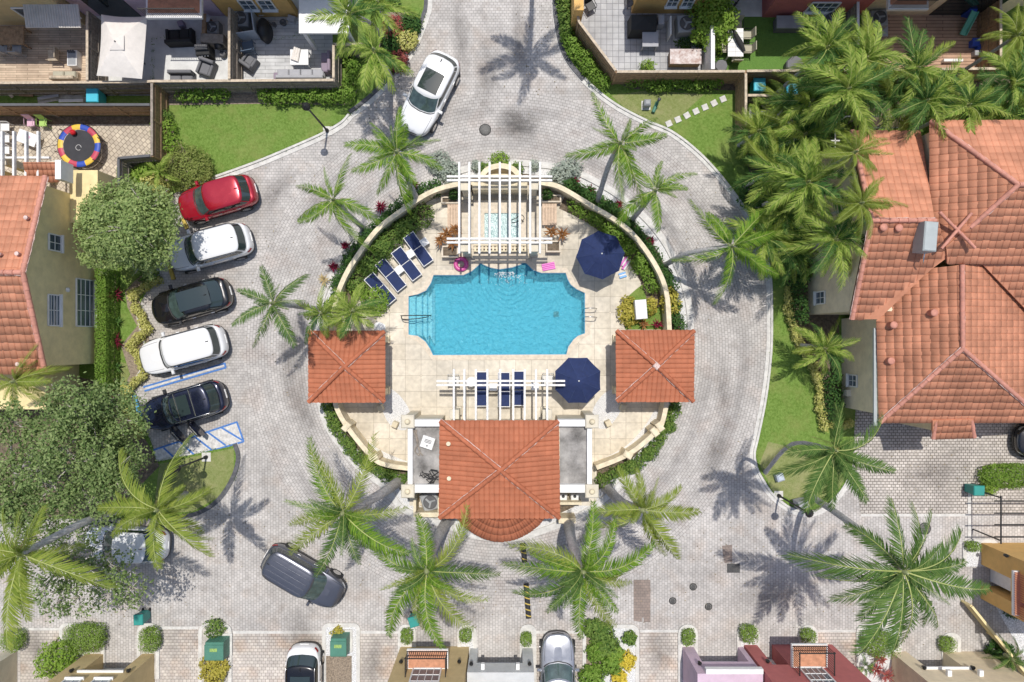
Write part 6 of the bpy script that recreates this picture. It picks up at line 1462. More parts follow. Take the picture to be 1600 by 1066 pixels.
# ================================================================ TOWN HOUSES TOP ROW (rear walls face down the picture, in shade)
def rearhouse(label, x0, x1, yb, mcol, h=5.9, doors=(), windows=(), name='town_house'):
    a, b = P(x0, yb), P(x1, yb); t = thing(name, label, 'house', ((a.x + b.x) / 2, a.y, 0)); y = a.y; D = 9
    wallbox(t, a.x, b.x, y, y + D, h, mcol)
    for (w0, w1, z0_, z1_, mu) in windows:
        xa_, xb_ = P(w0, yb).x, P(w1, yb).x; window(t, (xa_, y, z0_), (xb_, y, z0_), (xb_, y, z1_), (xa_, y, z1_), (0, -1, 0), mull=mu)
    for (w0, w1, z1_) in doors:
        xa_, xb_ = P(w0, yb).x, P(w1, yb).x; mb = MB(); mb.box(((xa_ + xb_) / 2, y - .01, z1_ / 2), (xb_ - xa_, .06, z1_)); mb.build('door', M['glass_dark'], t, True)
    mb = MB(); e0_, e1_ = V(a.x - .1, y - .5, h), V(b.x + .1, y - .5, h); tile_face(mb, [e0_, e1_, V(b.x + .1, y + 4.5, h + 1.5), V(a.x - .1, y + 4.5, h + 1.5)], e0_, e1_, .3, .4); mb.build('roof', [M['tile_b'], M['tile_b']], t, True)
    return t
rearhouse('tan house at the top left corner behind the wooden deck', -120, 134, 40, 'stucco_sand', windows=[(60, 110, .3, 2.2, (2, 1))])
pk = rearhouse('lilac pink house with an archway and a tiled balcony at the top', 136, 352, 26, 'stucco_pink', doors=[(160, 222, 2.2)])
yl = rearhouse('yellow house with two white framed windows at the top, behind the black canopy grill', 354, 466, 27, 'stucco_yellow', windows=[(393, 414, 1.0, 2.1, (2, 2)), (421, 442, 1.0, 2.1, (2, 2))])
rearhouse('grey house behind the white canopy slab at the top', 467, 560, 18, 'stucco_grey')
rearhouse('yellow house with white windows right of the entrance road', 986, 1116, 22, 'stucco_yellow', windows=[(1034, 1050, 1.0, 2.0, (2, 2)), (1057, 1073, 1.0, 2.0, (2, 2))])
simplewall('yellow garden wall end left of the dark patio', [(897, -60, 912, 16)], 2.6, 'stucco_yellow')
rearhouse('dark red house with a white flower window behind the turf yard', 1190, 1338, 28, 'stucco_red', windows=[(1248, 1290, .8, 1.9, (4, 2))])
rearhouse('beige house with a small red tiled balcony behind the brown deck', 1342, 1566, 24, 'stucco_beige', doors=[(1450, 1540, 2.3)])
rearhouse('pale grey house set back behind the turf yard bicycle corner', 1118, 1188, -2, 'stucco_grey')
rearhouse('beige house at the top right corner behind the slatted fence', 1568, 1760, 10, 'stucco_beige')
def hangbalc(par, x0, x1, ya_, yb_, z, lab=None):
    mb = MB(); p, q = P(x0, ya_, z), P(x1, yb_, z); mb.box(((p.x + q.x) / 2, (p.y + q.y) / 2, z - .1), (q.x - p.x, p.y - q.y, .2)); mb.build('balcony', M['white'], par, True)
    mb = MB(); mb.box(((p.x + q.x) / 2, (p.y + q.y) / 2 + .1, z + .012), (q.x - p.x - .2, p.y - q.y - .3, .02)); mb.build('balcony_floor', M['terra'], par, True)
    mb = MB(); n = int((q.x - p.x) / .1)
    for i in range(n + 1): mb.box((p.x + .06 + (q.x - p.x - .12) * i / n, q.y + .08, z + .42), (.02, .02, .82))
    mb.box(((p.x + q.x) / 2, q.y + .08, z + .85), (q.x - p.x, .05, .04)); mb.build('railing', M['blackiron'], par, True)
hangbalc(pk, 228, 315, -30, 28, 3.1)
bg_ = [o for o in COL.objects if o.get('category') == 'house' and 'small red tiled balcony' in o['label']][0]
hangbalc(bg_, 1388, 1451, -12, 15, 3.1)
q = P(500, 20, 2.8); t = thing('patio_canopy', 'flat white canopy slab over the grey deck at the top', 'canopy', (q.x, q.y, 0))
mb = MB(); pxbox(mb, 467, -25, 545, 52, 2.65, 2.8); mb.build('slab', M['white'], t, True)
for x in (472, 540): mb = MB(); pxbox(mb, x - 3, 42, x + 3, 48, 0, 2.64); mb.build('post', M['white'], t, True)
# ================================================================ YARDS: SURFACES
M['lilac_slab'] = mat('lilac_slab', (.55, .52, .5), .8, var=.15, scale=2); M['pale_slab'] = mat('pale_slab', (.66, .66, .64), .8, var=.12, scale=1.5)
struct(poly_sheet('wooden_deck', pxrect(-120, 30, 138, 147), .06, M['deck_wood'], 0))
struct(poly_sheet('patio', pxrect(139, 20, 357, 146), .06, M['pale_slab'], 0))
struct(poly_sheet('patio', pxrect(359, 15, 520, 146), .06, M['plank_grey'], 0))
struct(poly_sheet('patio', PX([(905, -20), (1110, -20), (1110, 130), (960, 130), (903, 50)]), .06, M['paver_grey'], 0))
struct(poly_sheet('artificial_turf', pxrect(1114, 26, 1345, 130), .06, M['turf'], 0))
struct(poly_sheet('patio', pxrect(1118, -20, 1190, 27), .064, M['pale_slab'], 0))
struct(poly_sheet('wooden_deck', pxrect(1346, 20, 1535, 118), .07, M['deck_brown'], 0))
struct(poly_sheet('patio', pxrect(-120, 195, 236, 262), .06, M['paver_patio'], PI / 4))
struct(poly_sheet('patio', pxrect(-120, 262, 183, 330), .06, M['paver_patio'], PI / 4))
struct(poly_sheet('planting_bed', pxrect(1300, 118, 1580, 200), .056, M['soil'])); struct(poly_sheet('planting_bed', pxrect(-120, 182, 236, 196), .058, M['soil']))
struct(poly_sheet('planting_bed', PX([(250, 140), (560, 140), (548, 165), (400, 163), (262, 165), (275, 215), (300, 250), (290, 285), (238, 300), (238, 150)]), .055, M['mulch']))
struct(poly_sheet('planting_bed', PX([(640, 20), (655, 40), (632, 84), (600, 120), (590, 90), (600, 20)]), .055, M['mulch']))
struct(poly_sheet('planting_bed', PX([(960, 128), (1160, 128), (1160, 142), (985, 140)]), .055, M['soil']))
struct(poly_sheet('planting_bed', PX([(1170, 190), (1310, 190), (1310, 660), (1292, 660), (1270, 560), (1235, 520), (1228, 440), (1190, 380), (1180, 300), (1165, 250)]), .056, M['soil']))
struct(poly_sheet('planting_bed', PX([(250, 425), (240, 445), (218, 464), (224, 500), (238, 545), (208, 612), (220, 690), (196, 690), (186, 625), (204, 585), (190, 540), (215, 510), (200, 480), (196, 455), (225, 425)]), .056, M['mulch']))
struct(poly_sheet('planting_bed', PX([(0, 560), (170, 600), (230, 690), (250, 728), (180, 800), (-60, 820), (-60, 560)]), .0565, M['soil']))
struct(poly_sheet('gravel_bed', PX([(1390, 800), (1340, 830), (1560, 1066), (1700, 1066), (1700, 930), (1560, 935), (1530, 930)]), .004, M['pebble'])) if 0 else None
struct(poly_sheet('gravel_bed', PX([(1548, 935), (1700, 935), (1700, 1130), (1640, 1098)]), .024, M['pebble']))
# ================================================================ FURNITURE
def fabric(n, c): M[n] = mat(n, c, .85, var=.06, scale=3)
fabric('f_black', (.03, .03, .03)); fabric('f_grey', (.17, .17, .18)); fabric('f_ltgrey', (.4, .4, .42)); fabric('f_purple', (.3, .24, .3)); fabric('f_cream', (.75, .7, .64)); fabric('f_blue', (.1, .14, .2)); fabric('f_beige', (.45, .42, .32))
def at(px, py, h, label, name, cat, rz=0, group=None, zb=.06):
    q = P(px, py, h); return thing(name, label, cat, (q.x, q.y, zb), rz, group)
def sofa(px, py, w_, d_, rz, m, label, seats=2, h=.45, arms=True, cat='sofa', name='sofa', cm=None):
    t = at(px, py, h, label, name, cat, rz); cm = cm or m
    mb = MB(); mb.bev((0, 0, .18), (w_, d_, .3), .03); mb.build('base', M[m], t)
    mb = MB(); mb.bev((0, d_ / 2 - .09, .5), (w_, .18, .55), .05); mb.build('backrest', M[m], t)
    if arms:
        for s in (-1, 1): mb = MB(); mb.bev((s * (w_ / 2 - .07), -.08, .42), (.14, d_ - .18, .3), .04); mb.build('armrest', M[m], t)
    iw = w_ - (.3 if arms else .02)
    for k in range(seats): mb = MB(); mb.bev((-iw / 2 + iw * (k + .5) / seats, -.09, .4), (iw / seats - .03, d_ - .22, .16), .05); mb.build('cushion', M[cm], t)
    return t
def table(px, py, w_, d_, h, rz, m, label, legs=True, name='table'):
    t = at(px, py, h, label, name, 'table', rz); mb = MB(); mb.bev((0, 0, h - .03), (w_, d_, .06), .01); mb.build('table_top', M[m], t)
    for sx in (-1, 1):
        for sy in (-1, 1): mb = MB(); mb.box((sx * (w_ / 2 - .06), sy * (d_ / 2 - .06), (h - .07) / 2), (.06, .06, h - .07)); mb.build('leg', M[m], t)
    return t
def chair(px, py, rz, m, label, group=None, w_=.5, h=.45, fm=None):
    t = at(px, py, h, label, 'chair', 'chair', rz, group); fm = fm or m
    mb = MB(); mb.bev((0, 0, h - .02), (w_, w_, .05), .015); mb.build('seat', M[m], t)
    mb = MB(); mb.box((0, w_ / 2 + .03, h + .25), (w_, .04, .5), 0, 0, -.15); mb.build('backrest', M[m], t)
    for sx in (-1, 1):
        for sy in (-1, 1): mb = MB(); mb.tube([(sx * (w_ / 2 - .03), sy * (w_ / 2 - .03), h - .05), (sx * (w_ / 2), sy * (w_ / 2), 0)], .018, 5); mb.build('leg', M[fm], t)
        mb = MB(); mb.tube([(sx * w_ / 2, -w_ / 2, h), (sx * (w_ / 2 + .02), -w_ / 2 + .02, h + .2), (sx * (w_ / 2 + .02), w_ / 2, h + .22)], .018, 5); mb.build('armrest', M[fm], t)
    return t
# wooden deck yard
table(18, 56, 1.4, 1.0, .74, 0, 'wood', 'dark wooden dining table in shade at the left edge of the wooden deck')
for i, x in enumerate((5, 27)): chair(x, 78, PI, 'grey', ['grey chair at the dark table, nearest the left edge', 'grey chair at the dark table, nearer the wooden chair'][i], 'chairs on the wooden deck')
chair(84, 87, -PI / 2 + 0, 'wood_lt', 'pale slatted wooden chair on the sunlit deck', None, .6)
t = at(113, 91, .5, 'grey topped planter box with three small pots on the deck', 'planter_box', 'planter'); mb = MB(); mb.box((0, 0, .24), (.52, .85, .48)); mb.build('box', M['white'], t)
mb = MB(); mb.box((0, 0, .487), (.42, .75, .02)); mb.build('lid', M['grey'], t)
for k in range(3): mb = MB(); mb.lathe([(.05, 0), (.07, .12), (.06, .12), (.001, .1)], (-.13 + .13 * k, .32, .5), 10); mb.build('pot', M['dkgrey'], t)
sofa(101, 119, 1.3, .55, PI, 'wood_lt', 'pale slatted wooden bench against the weathered fence', 2, arms=False, cat='bench', name='bench', cm='f_beige')
M['awning'] = mat('awning', (.62, .58, .53), .8, var=.1)
t = at(82, 30, 2.3, 'pale corrugated awning over the back door of the tan house', 'awning', 'awning', 0, None, 0)
mb = MB(); w_ = 2.9
for k in range(22): mb.tube([(-w_ / 2 + w_ * (k + .5) / 22, .7, 2.45), (-w_ / 2 + w_ * (k + .5) / 22, -.42, 2.2)], .075, 8)
mb.build('sheet', M['awning'], t); mb = MB(); mb.box((0, .1, 2.2), (w_, .06, .08)); mb.build('rail', M['white'], t)
# white square canopy umbrella
pts = [P(157, 22, 2.5), P(229, 25, 2.5), P(221, 123, 2.5), P(150, 118, 2.5)]; cen = sum(pts, Vector()) / 4
t = thing('patio_umbrella', 'large pale rectangular umbrella with a square vent flap over the patio', 'umbrella', (cen.x, cen.y, .06))
mb = MB(); N_ = 12
for i in range(4):
    a, b = pts[i] - cen, pts[(i + 1) % 4] - cen
    for j in range(N_):
        for k in range(6):
            def pt(f, g):
                e = a.lerp(b, g) * (.1 + .9 * f); z = 2.95 - .5 * f - .1 * 4 * g * (1 - g) * f ** 2 + .03 * math.sin(PI * f); return V(e.x * (1 - .03 * 4 * g * (1 - g) * f), e.y * (1 - .03 * 4 * g * (1 - g) * f), z - .06)
            mb.add([pt(k / 6, j / N_), pt((k + 1) / 6, j / N_), pt((k + 1) / 6, (j + 1) / N_), pt(k / 6, (j + 1) / N_)], [(0, 1, 2, 3)], 0, True)
mb.build('canopy', M['f_cream'], t)
mb = MB(); s = .38; mb.add([(-s, -s, 2.87), (s, -s, 2.87), (s, s, 2.87), (-s, s, 2.87), (0, 0, 3.02)], [(0, 1, 4), (1, 2, 4), (2, 3, 4), (3, 0, 4)]); mb.build('vent_flap', M['f_cream'], t)
mb = MB(); mb.tube([(0, 0, 0), (0, 0, 2.9)], .035, 8); mb.build('pole', M['dkgrey'], t); mb = MB(); mb.lathe([(.04, 0), (.04, .06)], (0, 0, 3.0), 8); mb.build('finial', M['dkgrey'], t)
# patio 2
sofa(281, 58, 1.45, .85, PI + .05, 'f_black', 'black two seat rattan sofa in the shade of the pink house', 2)
t = at(316, 78, .9, 'black barbecue grill with an open lid on the pale patio', 'grill', 'grill', .05)
mb = MB(); mb.bev((0, 0, .45), (.75, .55, .8), .03); mb.build('body', M['f_black'], t); mb = MB(); mb.bev((0, .1, .98), (.7, .3, .22), .06); mb.build('lid', M['dkgrey'], t)
for k in range(4): mb = MB(); mb.tube([(-.24 + .16 * k, -.27, .7), (-.24 + .16 * k, -.31, .7)], .035, 8); mb.build('knob', M['white'], t)
sofa(322, 106, .85, .85, -.35, 'f_grey', 'dark grey rattan armchair angled beside the grill', 1, cat='armchair', name='armchair')
sofa(284, 121, 1.3, .6, 0, 'f_grey', 'grey two seat sofa against the fence on the pale patio', 2, arms=False)
t = at(332, 52, .9, 'brown stone outdoor counter with a kettle grill well beside the dark fence', 'counter', 'counter', -.05)
mb = MB(); mb.bev((0, -.3, .45), (1.25, .5, .9), .02); mb.build('counter', M['wood_grey'], t); mb = MB(); mb.box((-.5, .5, .42), (.2, 1.1, .84)); mb.build('side_panel', M['wood'], t)
q = at(323, 29, .8, 'round pale stool standing beside the brown counter', 'stool', 'stool'); mb = MB(); mb.lathe([(.2, .74), (.22, .78), (.2, .8), (.001, .8)], (0, 0, 0), 20); mb.build('seat', M['f_ltgrey'], q); mb = MB(); mb.tube([(0, 0, 0), (0, 0, .74)], .04, 8); mb.build('pedestal', M['steel'], q)
condenser(331, 42, .7, 'black fan air conditioner half hidden behind the brown counter', 0, .7)
q = at(343, 72, .6, 'round black pot grill on the patio next to the fence', 'kettle_grill', 'grill'); mb = MB(); mb.lathe([(.1, .4), (.24, .55), (.26, .65), (.2, .78), (.03, .84)], (0, 0, 0), 18); mb.build('bowl', M['black'], q)
for k in range(3): mb = MB(); mb.tube([(.1 * math.cos(k * 2.1), .1 * math.sin(k * 2.1), .45), (.25 * math.cos(k * 2.1), .25 * math.sin(k * 2.1), 0)], .02, 5); mb.build('leg', M['black'], q)
q = at(347, 84, .4, 'small black oval pot below the kettle grill', 'pot', 'pot'); mb = MB(); mb.lathe([(.12, 0), (.18, .15), (.15, .35), (.12, .35), (.001, .3)], (0, 0, 0), 16); mb.build('pot', M['dkgrey'], q)
q = at(281, 36, .5, 'small mauve cube table beside the black sofa', 'cube_table', 'table', .3); mb = MB(); mb.bev((0, 0, .22), (.3, .3, .44), .03); mb.build('body', M['f_purple'], q)
# patio 3
condenser(375, 28, .85, 'square grey air conditioner with a round fan beside the yellow house', 0, .85)
t = at(392, 55, 1.1, 'pale blue grey corner screen round the air conditioner', 'screen', 'screen'); M['screen'] = mat('screen', (.5, .55, .62), .6, var=.08)
a, b, c_ = P(362, 53, 1.1) - t.location, P(397, 48, 1.1) - t.location, P(392, 14, 1.1) - t.location
for p, q_ in ((a, b), (b, c_)): mb = MB(); mb.beam((p.x, p.y, .55), (q_.x, q_.y, .55), .05, 1.05); mb.build('panel', M['screen'], t)
t = at(409, 42, 1.0, 'large black covered barbecue beside the yellow house wall', 'covered_grill', 'grill'); mb = MB(); mb.lathe([(.42, 0), (.46, .5), (.4, .85), (.22, 1.0), (.01, 1.05)], (0, 0, 0), 20, sx=.75, sy=1.35); mb.build('cover', M['black'], t)
mb = MB(); mb.box((0, .6, .95), (.3, .05, .05)); mb.build('handle', M['steel'], t)
chair(388, 74, PI + .2, 'f_blue', 'dark blue garden chair in the shade below the corner screen', None, .62)
sofa(389, 97, .75, .7, -.6 + PI, 'f_grey', 'dark grey armchair angled in the sun beside the slatted fence', 1, cat='armchair', name='armchair')
table(468, 90, 1.0, .85, .7, 0, 'white', 'square white table with rolled cloths on the grey deck')
t = at(460, 84, .85, 'bundle of pale rolled cloths lying on the square white table', 'cloth_roll', 'cloth', -.35, None, .76)
for k in range(3): mb = MB(); mb.tube([(-.1 + .13 * k, .35, .07), (.0 + .13 * k, -.35, .06)], [.065, .09], 10); mb.build('roll', M['f_cream'], t)
sofa(470, 117, 2.6, .62, PI, 'f_ltgrey', 'long pale grey sofa along the fence on the grey deck', 4, arms=False)
sofa(510, 98, 1.1, .6, -PI / 2, 'f_purple', 'short mauve sofa section against the fence corner', 2, arms=False)
q = at(438, 119, .45, 'mauve square footstool by the end of the long sofa', 'footstool', 'footstool'); mb = MB(); mb.bev((0, 0, .22), (.75, .4, .4), .04); mb.build('cushion', M['f_purple'], q)
for i, (x, y, r_) in enumerate([(442, 35, .18), (428, 38, .12)]):
    q = at(x, y, .3, ['dark round pot by the yellow wall, larger one', 'black watering can by the yellow wall'][i], ['pot', 'watering_can'][i], ['pot', 'watering can'][i]); mb = MB(); mb.lathe([(r_ * .7, 0), (r_, .28), (r_ * .8, .28), (.001, .22)], (0, 0, 0), 14); mb.build('pot', M['dkgrey'], q)
    if i: mb = MB(); mb.tube([(-.1, 0, .15), (-.25, .1, .3)], .02, 6); mb.build('spout', M['dkgrey'], q)
q = at(454, 27, .5, 'pale grey plastic crate by the yellow wall', 'crate', 'crate', -.3); mb = MB(); mb.bev((0, 0, .2), (.4, .3, .4), .03); mb.build('box', M['f_ltgrey'], q)
# dark patio
t = at(1007, 33, 1.2, 'large object under a black tarpaulin on the dark patio', 'tarpaulin_cover', 'cover'); mb = MB(); vs = []
W_, D_ = 1.5, .95; mb.add([(-W_ / 2, -D_ / 2, 0), (W_ / 2, -D_ / 2, 0), (W_ / 2, D_ / 2, 0), (-W_ / 2, D_ / 2, 0), (-W_ / 2 + .06, -D_ / 2 + .06, 1.0), (W_ / 2 - .06, -D_ / 2 + .06, .95), (W_ / 2 - .06, D_ / 2 - .06, 1.05), (-W_ / 2 + .06, D_ / 2 - .06, 1.0), (.05, .2, 1.16)], [(0, 1, 5, 4), (1, 2, 6, 5), (2, 3, 7, 6), (3, 0, 4, 7), (4, 5, 8), (5, 6, 8), (6, 7, 8), (7, 4, 8)]); mb.build('cover', M['f_black'], t)
table(1016, 61, .88, .88, .75, 0, 'f_ltgrey', 'pale grey square table on the dark patio')
condenser(1073, 36, .95, 'grey air conditioner on a slab beside the leafy bush', .05, .95)
t = at(1048, 40, 1.0, 'white narrow screen panel beside the air conditioner of the dark patio', 'screen', 'screen'); mb = MB(); mb.box((0, 0, .5), (.07, 1.0, 1.0)); mb.build('panel', M['white'], t)
q = at(1033, 31, .8, 'pale small side cabinet beside the black tarpaulin', 'cabinet', 'cabinet'); mb = MB(); mb.bev((0, 0, .4), (.34, .5, .8), .02); mb.build('body', M['f_ltgrey'], q)
t = at(1071, 89, .6, 'brown wooden deck box with flaking pale top at the lower corner of the dark patio', 'deck_box', 'box'); mb = MB(); mb.box((0, 0, .28), (1.65, .75, .56)); mb.build('body', M['wood'], t)
M['flaky'] = mat('flaky', (.8, .76, .74), .8, var=.9, scale=4, col2=(.36, .22, .18)); mb = MB(); mb.box((0, 0, .585), (1.72, .82, .05)); mb.build('lid', M['flaky'], t)
chair(922, 10, .5, 'black', 'black metal chair in deep shade beside the yellow garden wall')
t = at(983, 5, .7, 'dark metal plant stand by the corner of the yellow house', 'plant_stand', 'stand'); mb = MB(); mb.tube([(0, 0, 0), (0, 0, .6)], .03, 6); mb.lathe([(.2, .6), (.24, .7), (.2, .7), (.001, .66)], (0, 0, 0), 14); mb.build('stand', M['dkgrey'], t)
# turf yard
t = table(1149, 67, .85, 1.55, .74, 0, 'white', 'white tiled dining table on the artificial turf with a folded umbrella across it', name='dining_table')
mb = MB()
for k in range(1, 6): mb.box((0, -.77 + 1.54 * k / 6, .744), (.84, .012, .006))
mb.box((0, 0, .7435), (.012, 1.54, .006)); mb.build('tile_joints', M['grey'], t)
for i, (x, y, a, lab) in enumerate([(1132, 55, PI / 2, 'beige sling chair at the white tiled table, upper left'), (1133, 76, PI / 2, 'beige sling chair at the white tiled table, lower left'), (1167, 55, -PI / 2, 'beige sling chair at the white tiled table, upper right'), (1168, 77, -PI / 2, 'beige sling chair at the white tiled table, lower right'), (1150, 91, PI, 'beige sling chair at the foot of the white tiled table'), (1152, 40, 0, 'beige sling chair at the head of the white tiled table')]): chair(x, y, a, 'f_beige', lab, 'chairs around the tiled dining table', .48, .45, 'blackiron')
t = at(1154, 62, 1.0, 'folded black umbrella leaning over the white tiled table', 'folded_umbrella', 'umbrella', .55, None, .8); mb = MB(); mb.tube([(0, .75, .3), (0, .4, .25), (0, -.2, .15), (0, -.7, .06)], [.03, .1, .16, .08], 9); mb.build('canopy', M['f_black'], t); mb = MB(); mb.tube([(0, .75, .3), (0, .85, .32)], .02, 6); mb.build('finial', M['white'], t)
t = at(1234, 36, .6, 'grey plastic storage box by the red wall', 'storage_box', 'box'); mb = MB(); mb.bev((0, 0, .3), (1.45, .65, .58), .04); mb.build('body', M['f_grey'], t); mb = MB(); mb.bev((0, .02, .62), (1.5, .7, .07), .02); mb.build('lid', M['grey'], t)
for i, (x, y, r_) in enumerate([(1127, 103, .36), (1242, 101, .5)]):
    q = at(x, y, .5, ['dark round cover by the white wall at the fence', 'larger dark round cover by the fence under the palms'][i], 'covered_table', 'cover', 0, 'dark round covers at the fence'); mb = MB(); mb.lathe([(r_ * .95, 0), (r_, .4), (r_ * .9, .5), (.01, .54)], (0, 0, 0), 9, sm=False); mb.build('cover', M['f_grey'], q)
def bicycle(px, py, rz, label):
    t = at(px, py, .6, label, 'bicycle', 'bicycle', rz)
    for s in (-1, 1):
        mb = MB(); c_ = [V(s * .52 + .33 * math.cos(2 * PI * k / 20), .02 * s, .35 + .33 * math.sin(2 * PI * k / 20)) for k in range(21)]; mb.tube(c_, .025, 6, cap=False); mb.build('wheel', M['tyre'], t)
    mb = MB()
    for a, b in (((-.52, 0, .35), (-.1, 0, .3)), ((-.1, 0, .3), (-.2, 0, .8)), ((-.1, 0, .3), (.38, 0, .75)), ((-.2, 0, .75), (.38, 0, .78)), ((.36, 0, .9), (.52, 0, .35)), ((-.2, 0, .75), (-.52, 0, .35))): mb.tube([a, b], .02, 6)
    mb.build('frame', M['blackiron'], t); mb = MB(); mb.box((-.22, 0, .86), (.25, .14, .05)); mb.build('saddle', M['black'], t); mb = MB(); mb.tube([(.3, -.28, .98), (.36, 0, .95), (.3, .28, .98)], .02, 6); mb.build('handlebar', M['black'], t)
bicycle(1150, 6, .9, 'black bicycle leaning by the grey house at the top of the turf yard')
condenser(1300, 30, .8, 'grey air conditioner in shade beside the red house, under the palm', 0, .9)
# brown deck yard
condenser(1375, 27, .9, 'grey air conditioner at the left end of the brown deck', .1, .9)
q = at(1378, 48, .3, 'pale framed concrete slab below the air conditioner on the brown deck', 'slab', 'slab'); mb = MB(); mb.bev((0, 0, .1), (.75, .6, .2), .03); mb.build('slab', M['f_ltgrey'], q)
M['kid_green'] = mat('kid_green', (.15, .5, .38), .4, var=.05); M['kid_blue'] = mat('kid_blue', (.03, .09, .5), .4, var=.08)
t = at(1512, 37, .5, 'small green plastic slide with blue steps on the brown deck', 'toy_slide', 'slide', -.25); mb = MB(); mb.beam((0, .5, .85), (0, -.3, .25), .32, .04); mb.beam((0, -.3, .25), (0, -.55, .2), .32, .04)
for s in (-1, 1): mb.beam((s * .17, .5, .92), (s * .17, -.55, .26), .04, .12)
mb.build('chute', M['kid_green'], t); mb = MB(); mb.box((-.05, .7, .4), (.4, .35, .8)); mb.build('steps', M['kid_blue'], t)
t = at(1527, 69, .5, 'blue plastic toy table and seat at the right of the brown deck', 'toy_table', 'toy'); mb = MB(); mb.bev((-.05, .12, .42), (.4, .45, .08), .02); mb.bev((.25, -.1, .3), (.3, .3, .08), .02); mb.box((-.05, .12, .2), (.3, .35, .38)); mb.box((.25, -.1, .13), (.22, .22, .26)); mb.build('table', M['kid_blue'], t)
q = at(1529, 83, .35, 'pale grey box below the blue toy table', 'crate', 'crate'); mb = MB(); mb.bev((0, 0, .18), (.45, .28, .35), .03); mb.build('box', M['f_ltgrey'], q)
simplewall('narrow white board edge along the lower side of the brown deck', [(1475, 92, 1505, 96)], .35, 'white', 'edging')
# ---- trampoline yard ----
t = at(124, 228, .75, 'round trampoline with red yellow and blue padding and a black mat', 'trampoline', 'trampoline'); R_ = 1.17
M['tr_red'] = mat('tr_red', (.5, .06, .1), .5, var=.1); M['tr_yel'] = mat('tr_yel', (.75, .5, .06), .5, var=.1); M['tr_blu'] = mat('tr_blu', (.03, .08, .42), .5, var=.1); M['mat_black'] = mat('mat_black', (.04, .04, .045), .8, var=.15)
mb = MB(); mb.lathe([(R_ * .74, 0), (.001, -.02)], (0, 0, .72), 36); mb.build('mat', M['mat_black'], t)
seq = ['tr_yel', 'tr_red', 'tr_blu', 'tr_yel', 'tr_red', 'tr_blu', 'tr_yel', 'tr_red', 'tr_yel', 'tr_red', 'tr_blu', 'tr_yel', 'tr_red', 'tr_blu']
for k in range(14):
    mb = MB(); a0, a1 = 2 * PI * (k + .3) / 14, 2 * PI * (k + 1.3) / 14; vs = []
    for i in range(4):
        a = a0 + (a1 - a0) * i / 3
        for r_, z in ((R_ * .75, .74), (R_ * .8, .78), (R_ * .95, .78), (R_, .73)): vs.append((r_ * math.cos(a), r_ * math.sin(a), z))
    mb.add(vs, [(i * 4 + j, (i + 1) * 4 + j, (i + 1) * 4 + j + 1, i * 4 + j + 1) for i in range(3) for j in range(3)], 0, True); mb.build('pad', M[seq[k]], t)
for k in range(6): a = 2 * PI * k / 6 + .3; mb = MB(); mb.tube([(R_ * 1.02 * math.cos(a), R_ * 1.02 * math.sin(a), 0), (R_ * 1.05 * math.cos(a), R_ * 1.05 * math.sin(a), 1.0)], .025, 6); mb.build('leg', M['blackiron'], t)
mb = MB(); mb.tube([(R_ * 1.02 * math.cos(2 * PI * k / 30), R_ * 1.02 * math.sin(2 * PI * k / 30), .7) for k in range(31)], .03, 6, cap=False); mb.build('frame_ring', M['blackiron'], t)
mb = MB(); mb.tube([(.15 * math.cos(2 * PI * k / 14) - .03, .15 * math.sin(2 * PI * k / 14) - .1, .716) for k in range(13)], .012, 5); mb.box((-.15, .2, .716), (.35, .05, .006), .6); mb.build('emblem', M['white'], t); t0_ = t
q = P(114, 207, .95); mb = MB(); mb.lathe([(.01, -.16), (.11, -.11), (.16, 0), (.11, .11), (.01, .16)], (0, 0, 0), 18); o = mb.build('ball', mat('ball_red', (.6, .02, .03), .3, var=.05)); o.location = (q.x, q.y, .96); tag(o, 'glossy red ball lying on the trampoline', 'ball')
for i, (y) in enumerate((199, 217, 235)): chair(9, y, PI / 2, 'white', ['white plastic chair at the left edge, uppermost of three', 'white plastic chair at the left edge, middle of three', 'white plastic chair at the left edge, lowest of three'][i], 'white plastic chairs', .45)
M['kid_pink'] = mat('kid_pink', (.7, .45, .55), .6, var=.2); M['kid_lime'] = mat('kid_lime', (.4, .6, .15), .6, var=.2)
chair(49, 192, 0, 'kid_pink', 'small pinkish patterned chair beside the drawing table', None, .42); chair(68, 192, 0, 'kid_lime', 'small lime green patterned chair beside the trampoline', None, .42)
t = table(43, 216, 1.1, .7, .55, -.35, 'white', 'white low table with drawings and papers near the trampoline'); random.seed(3)
for k in range(4): mb = MB(); mb.box((rnd(-.4, .4), rnd(-.2, .2), .556 + .004 * k), (.3, .22, .003), rnd(0, 3)); mb.build('paper', M[random.choice(['f_ltgrey', 'kid_pink', 'screen', 'f_cream'])], t)
for a0_ in (1.9, 3.1):
    mb = MB(); mb.tube(smooth_path([(R_ * math.cos(a0_), R_ * math.sin(a0_), .75), (R_ * 1.5 * math.cos(a0_ + .25), R_ * 1.5 * math.sin(a0_ + .25), 1.3), (R_ * 1.75 * math.cos(a0_ + .55), R_ * 1.75 * math.sin(a0_ + .55), 1.2), (R_ * math.cos(a0_ + 1.0), R_ * math.sin(a0_ + 1.0), .75)], 5), .014, 5); mb.build('net_hoop', M['blackiron'], t0_)
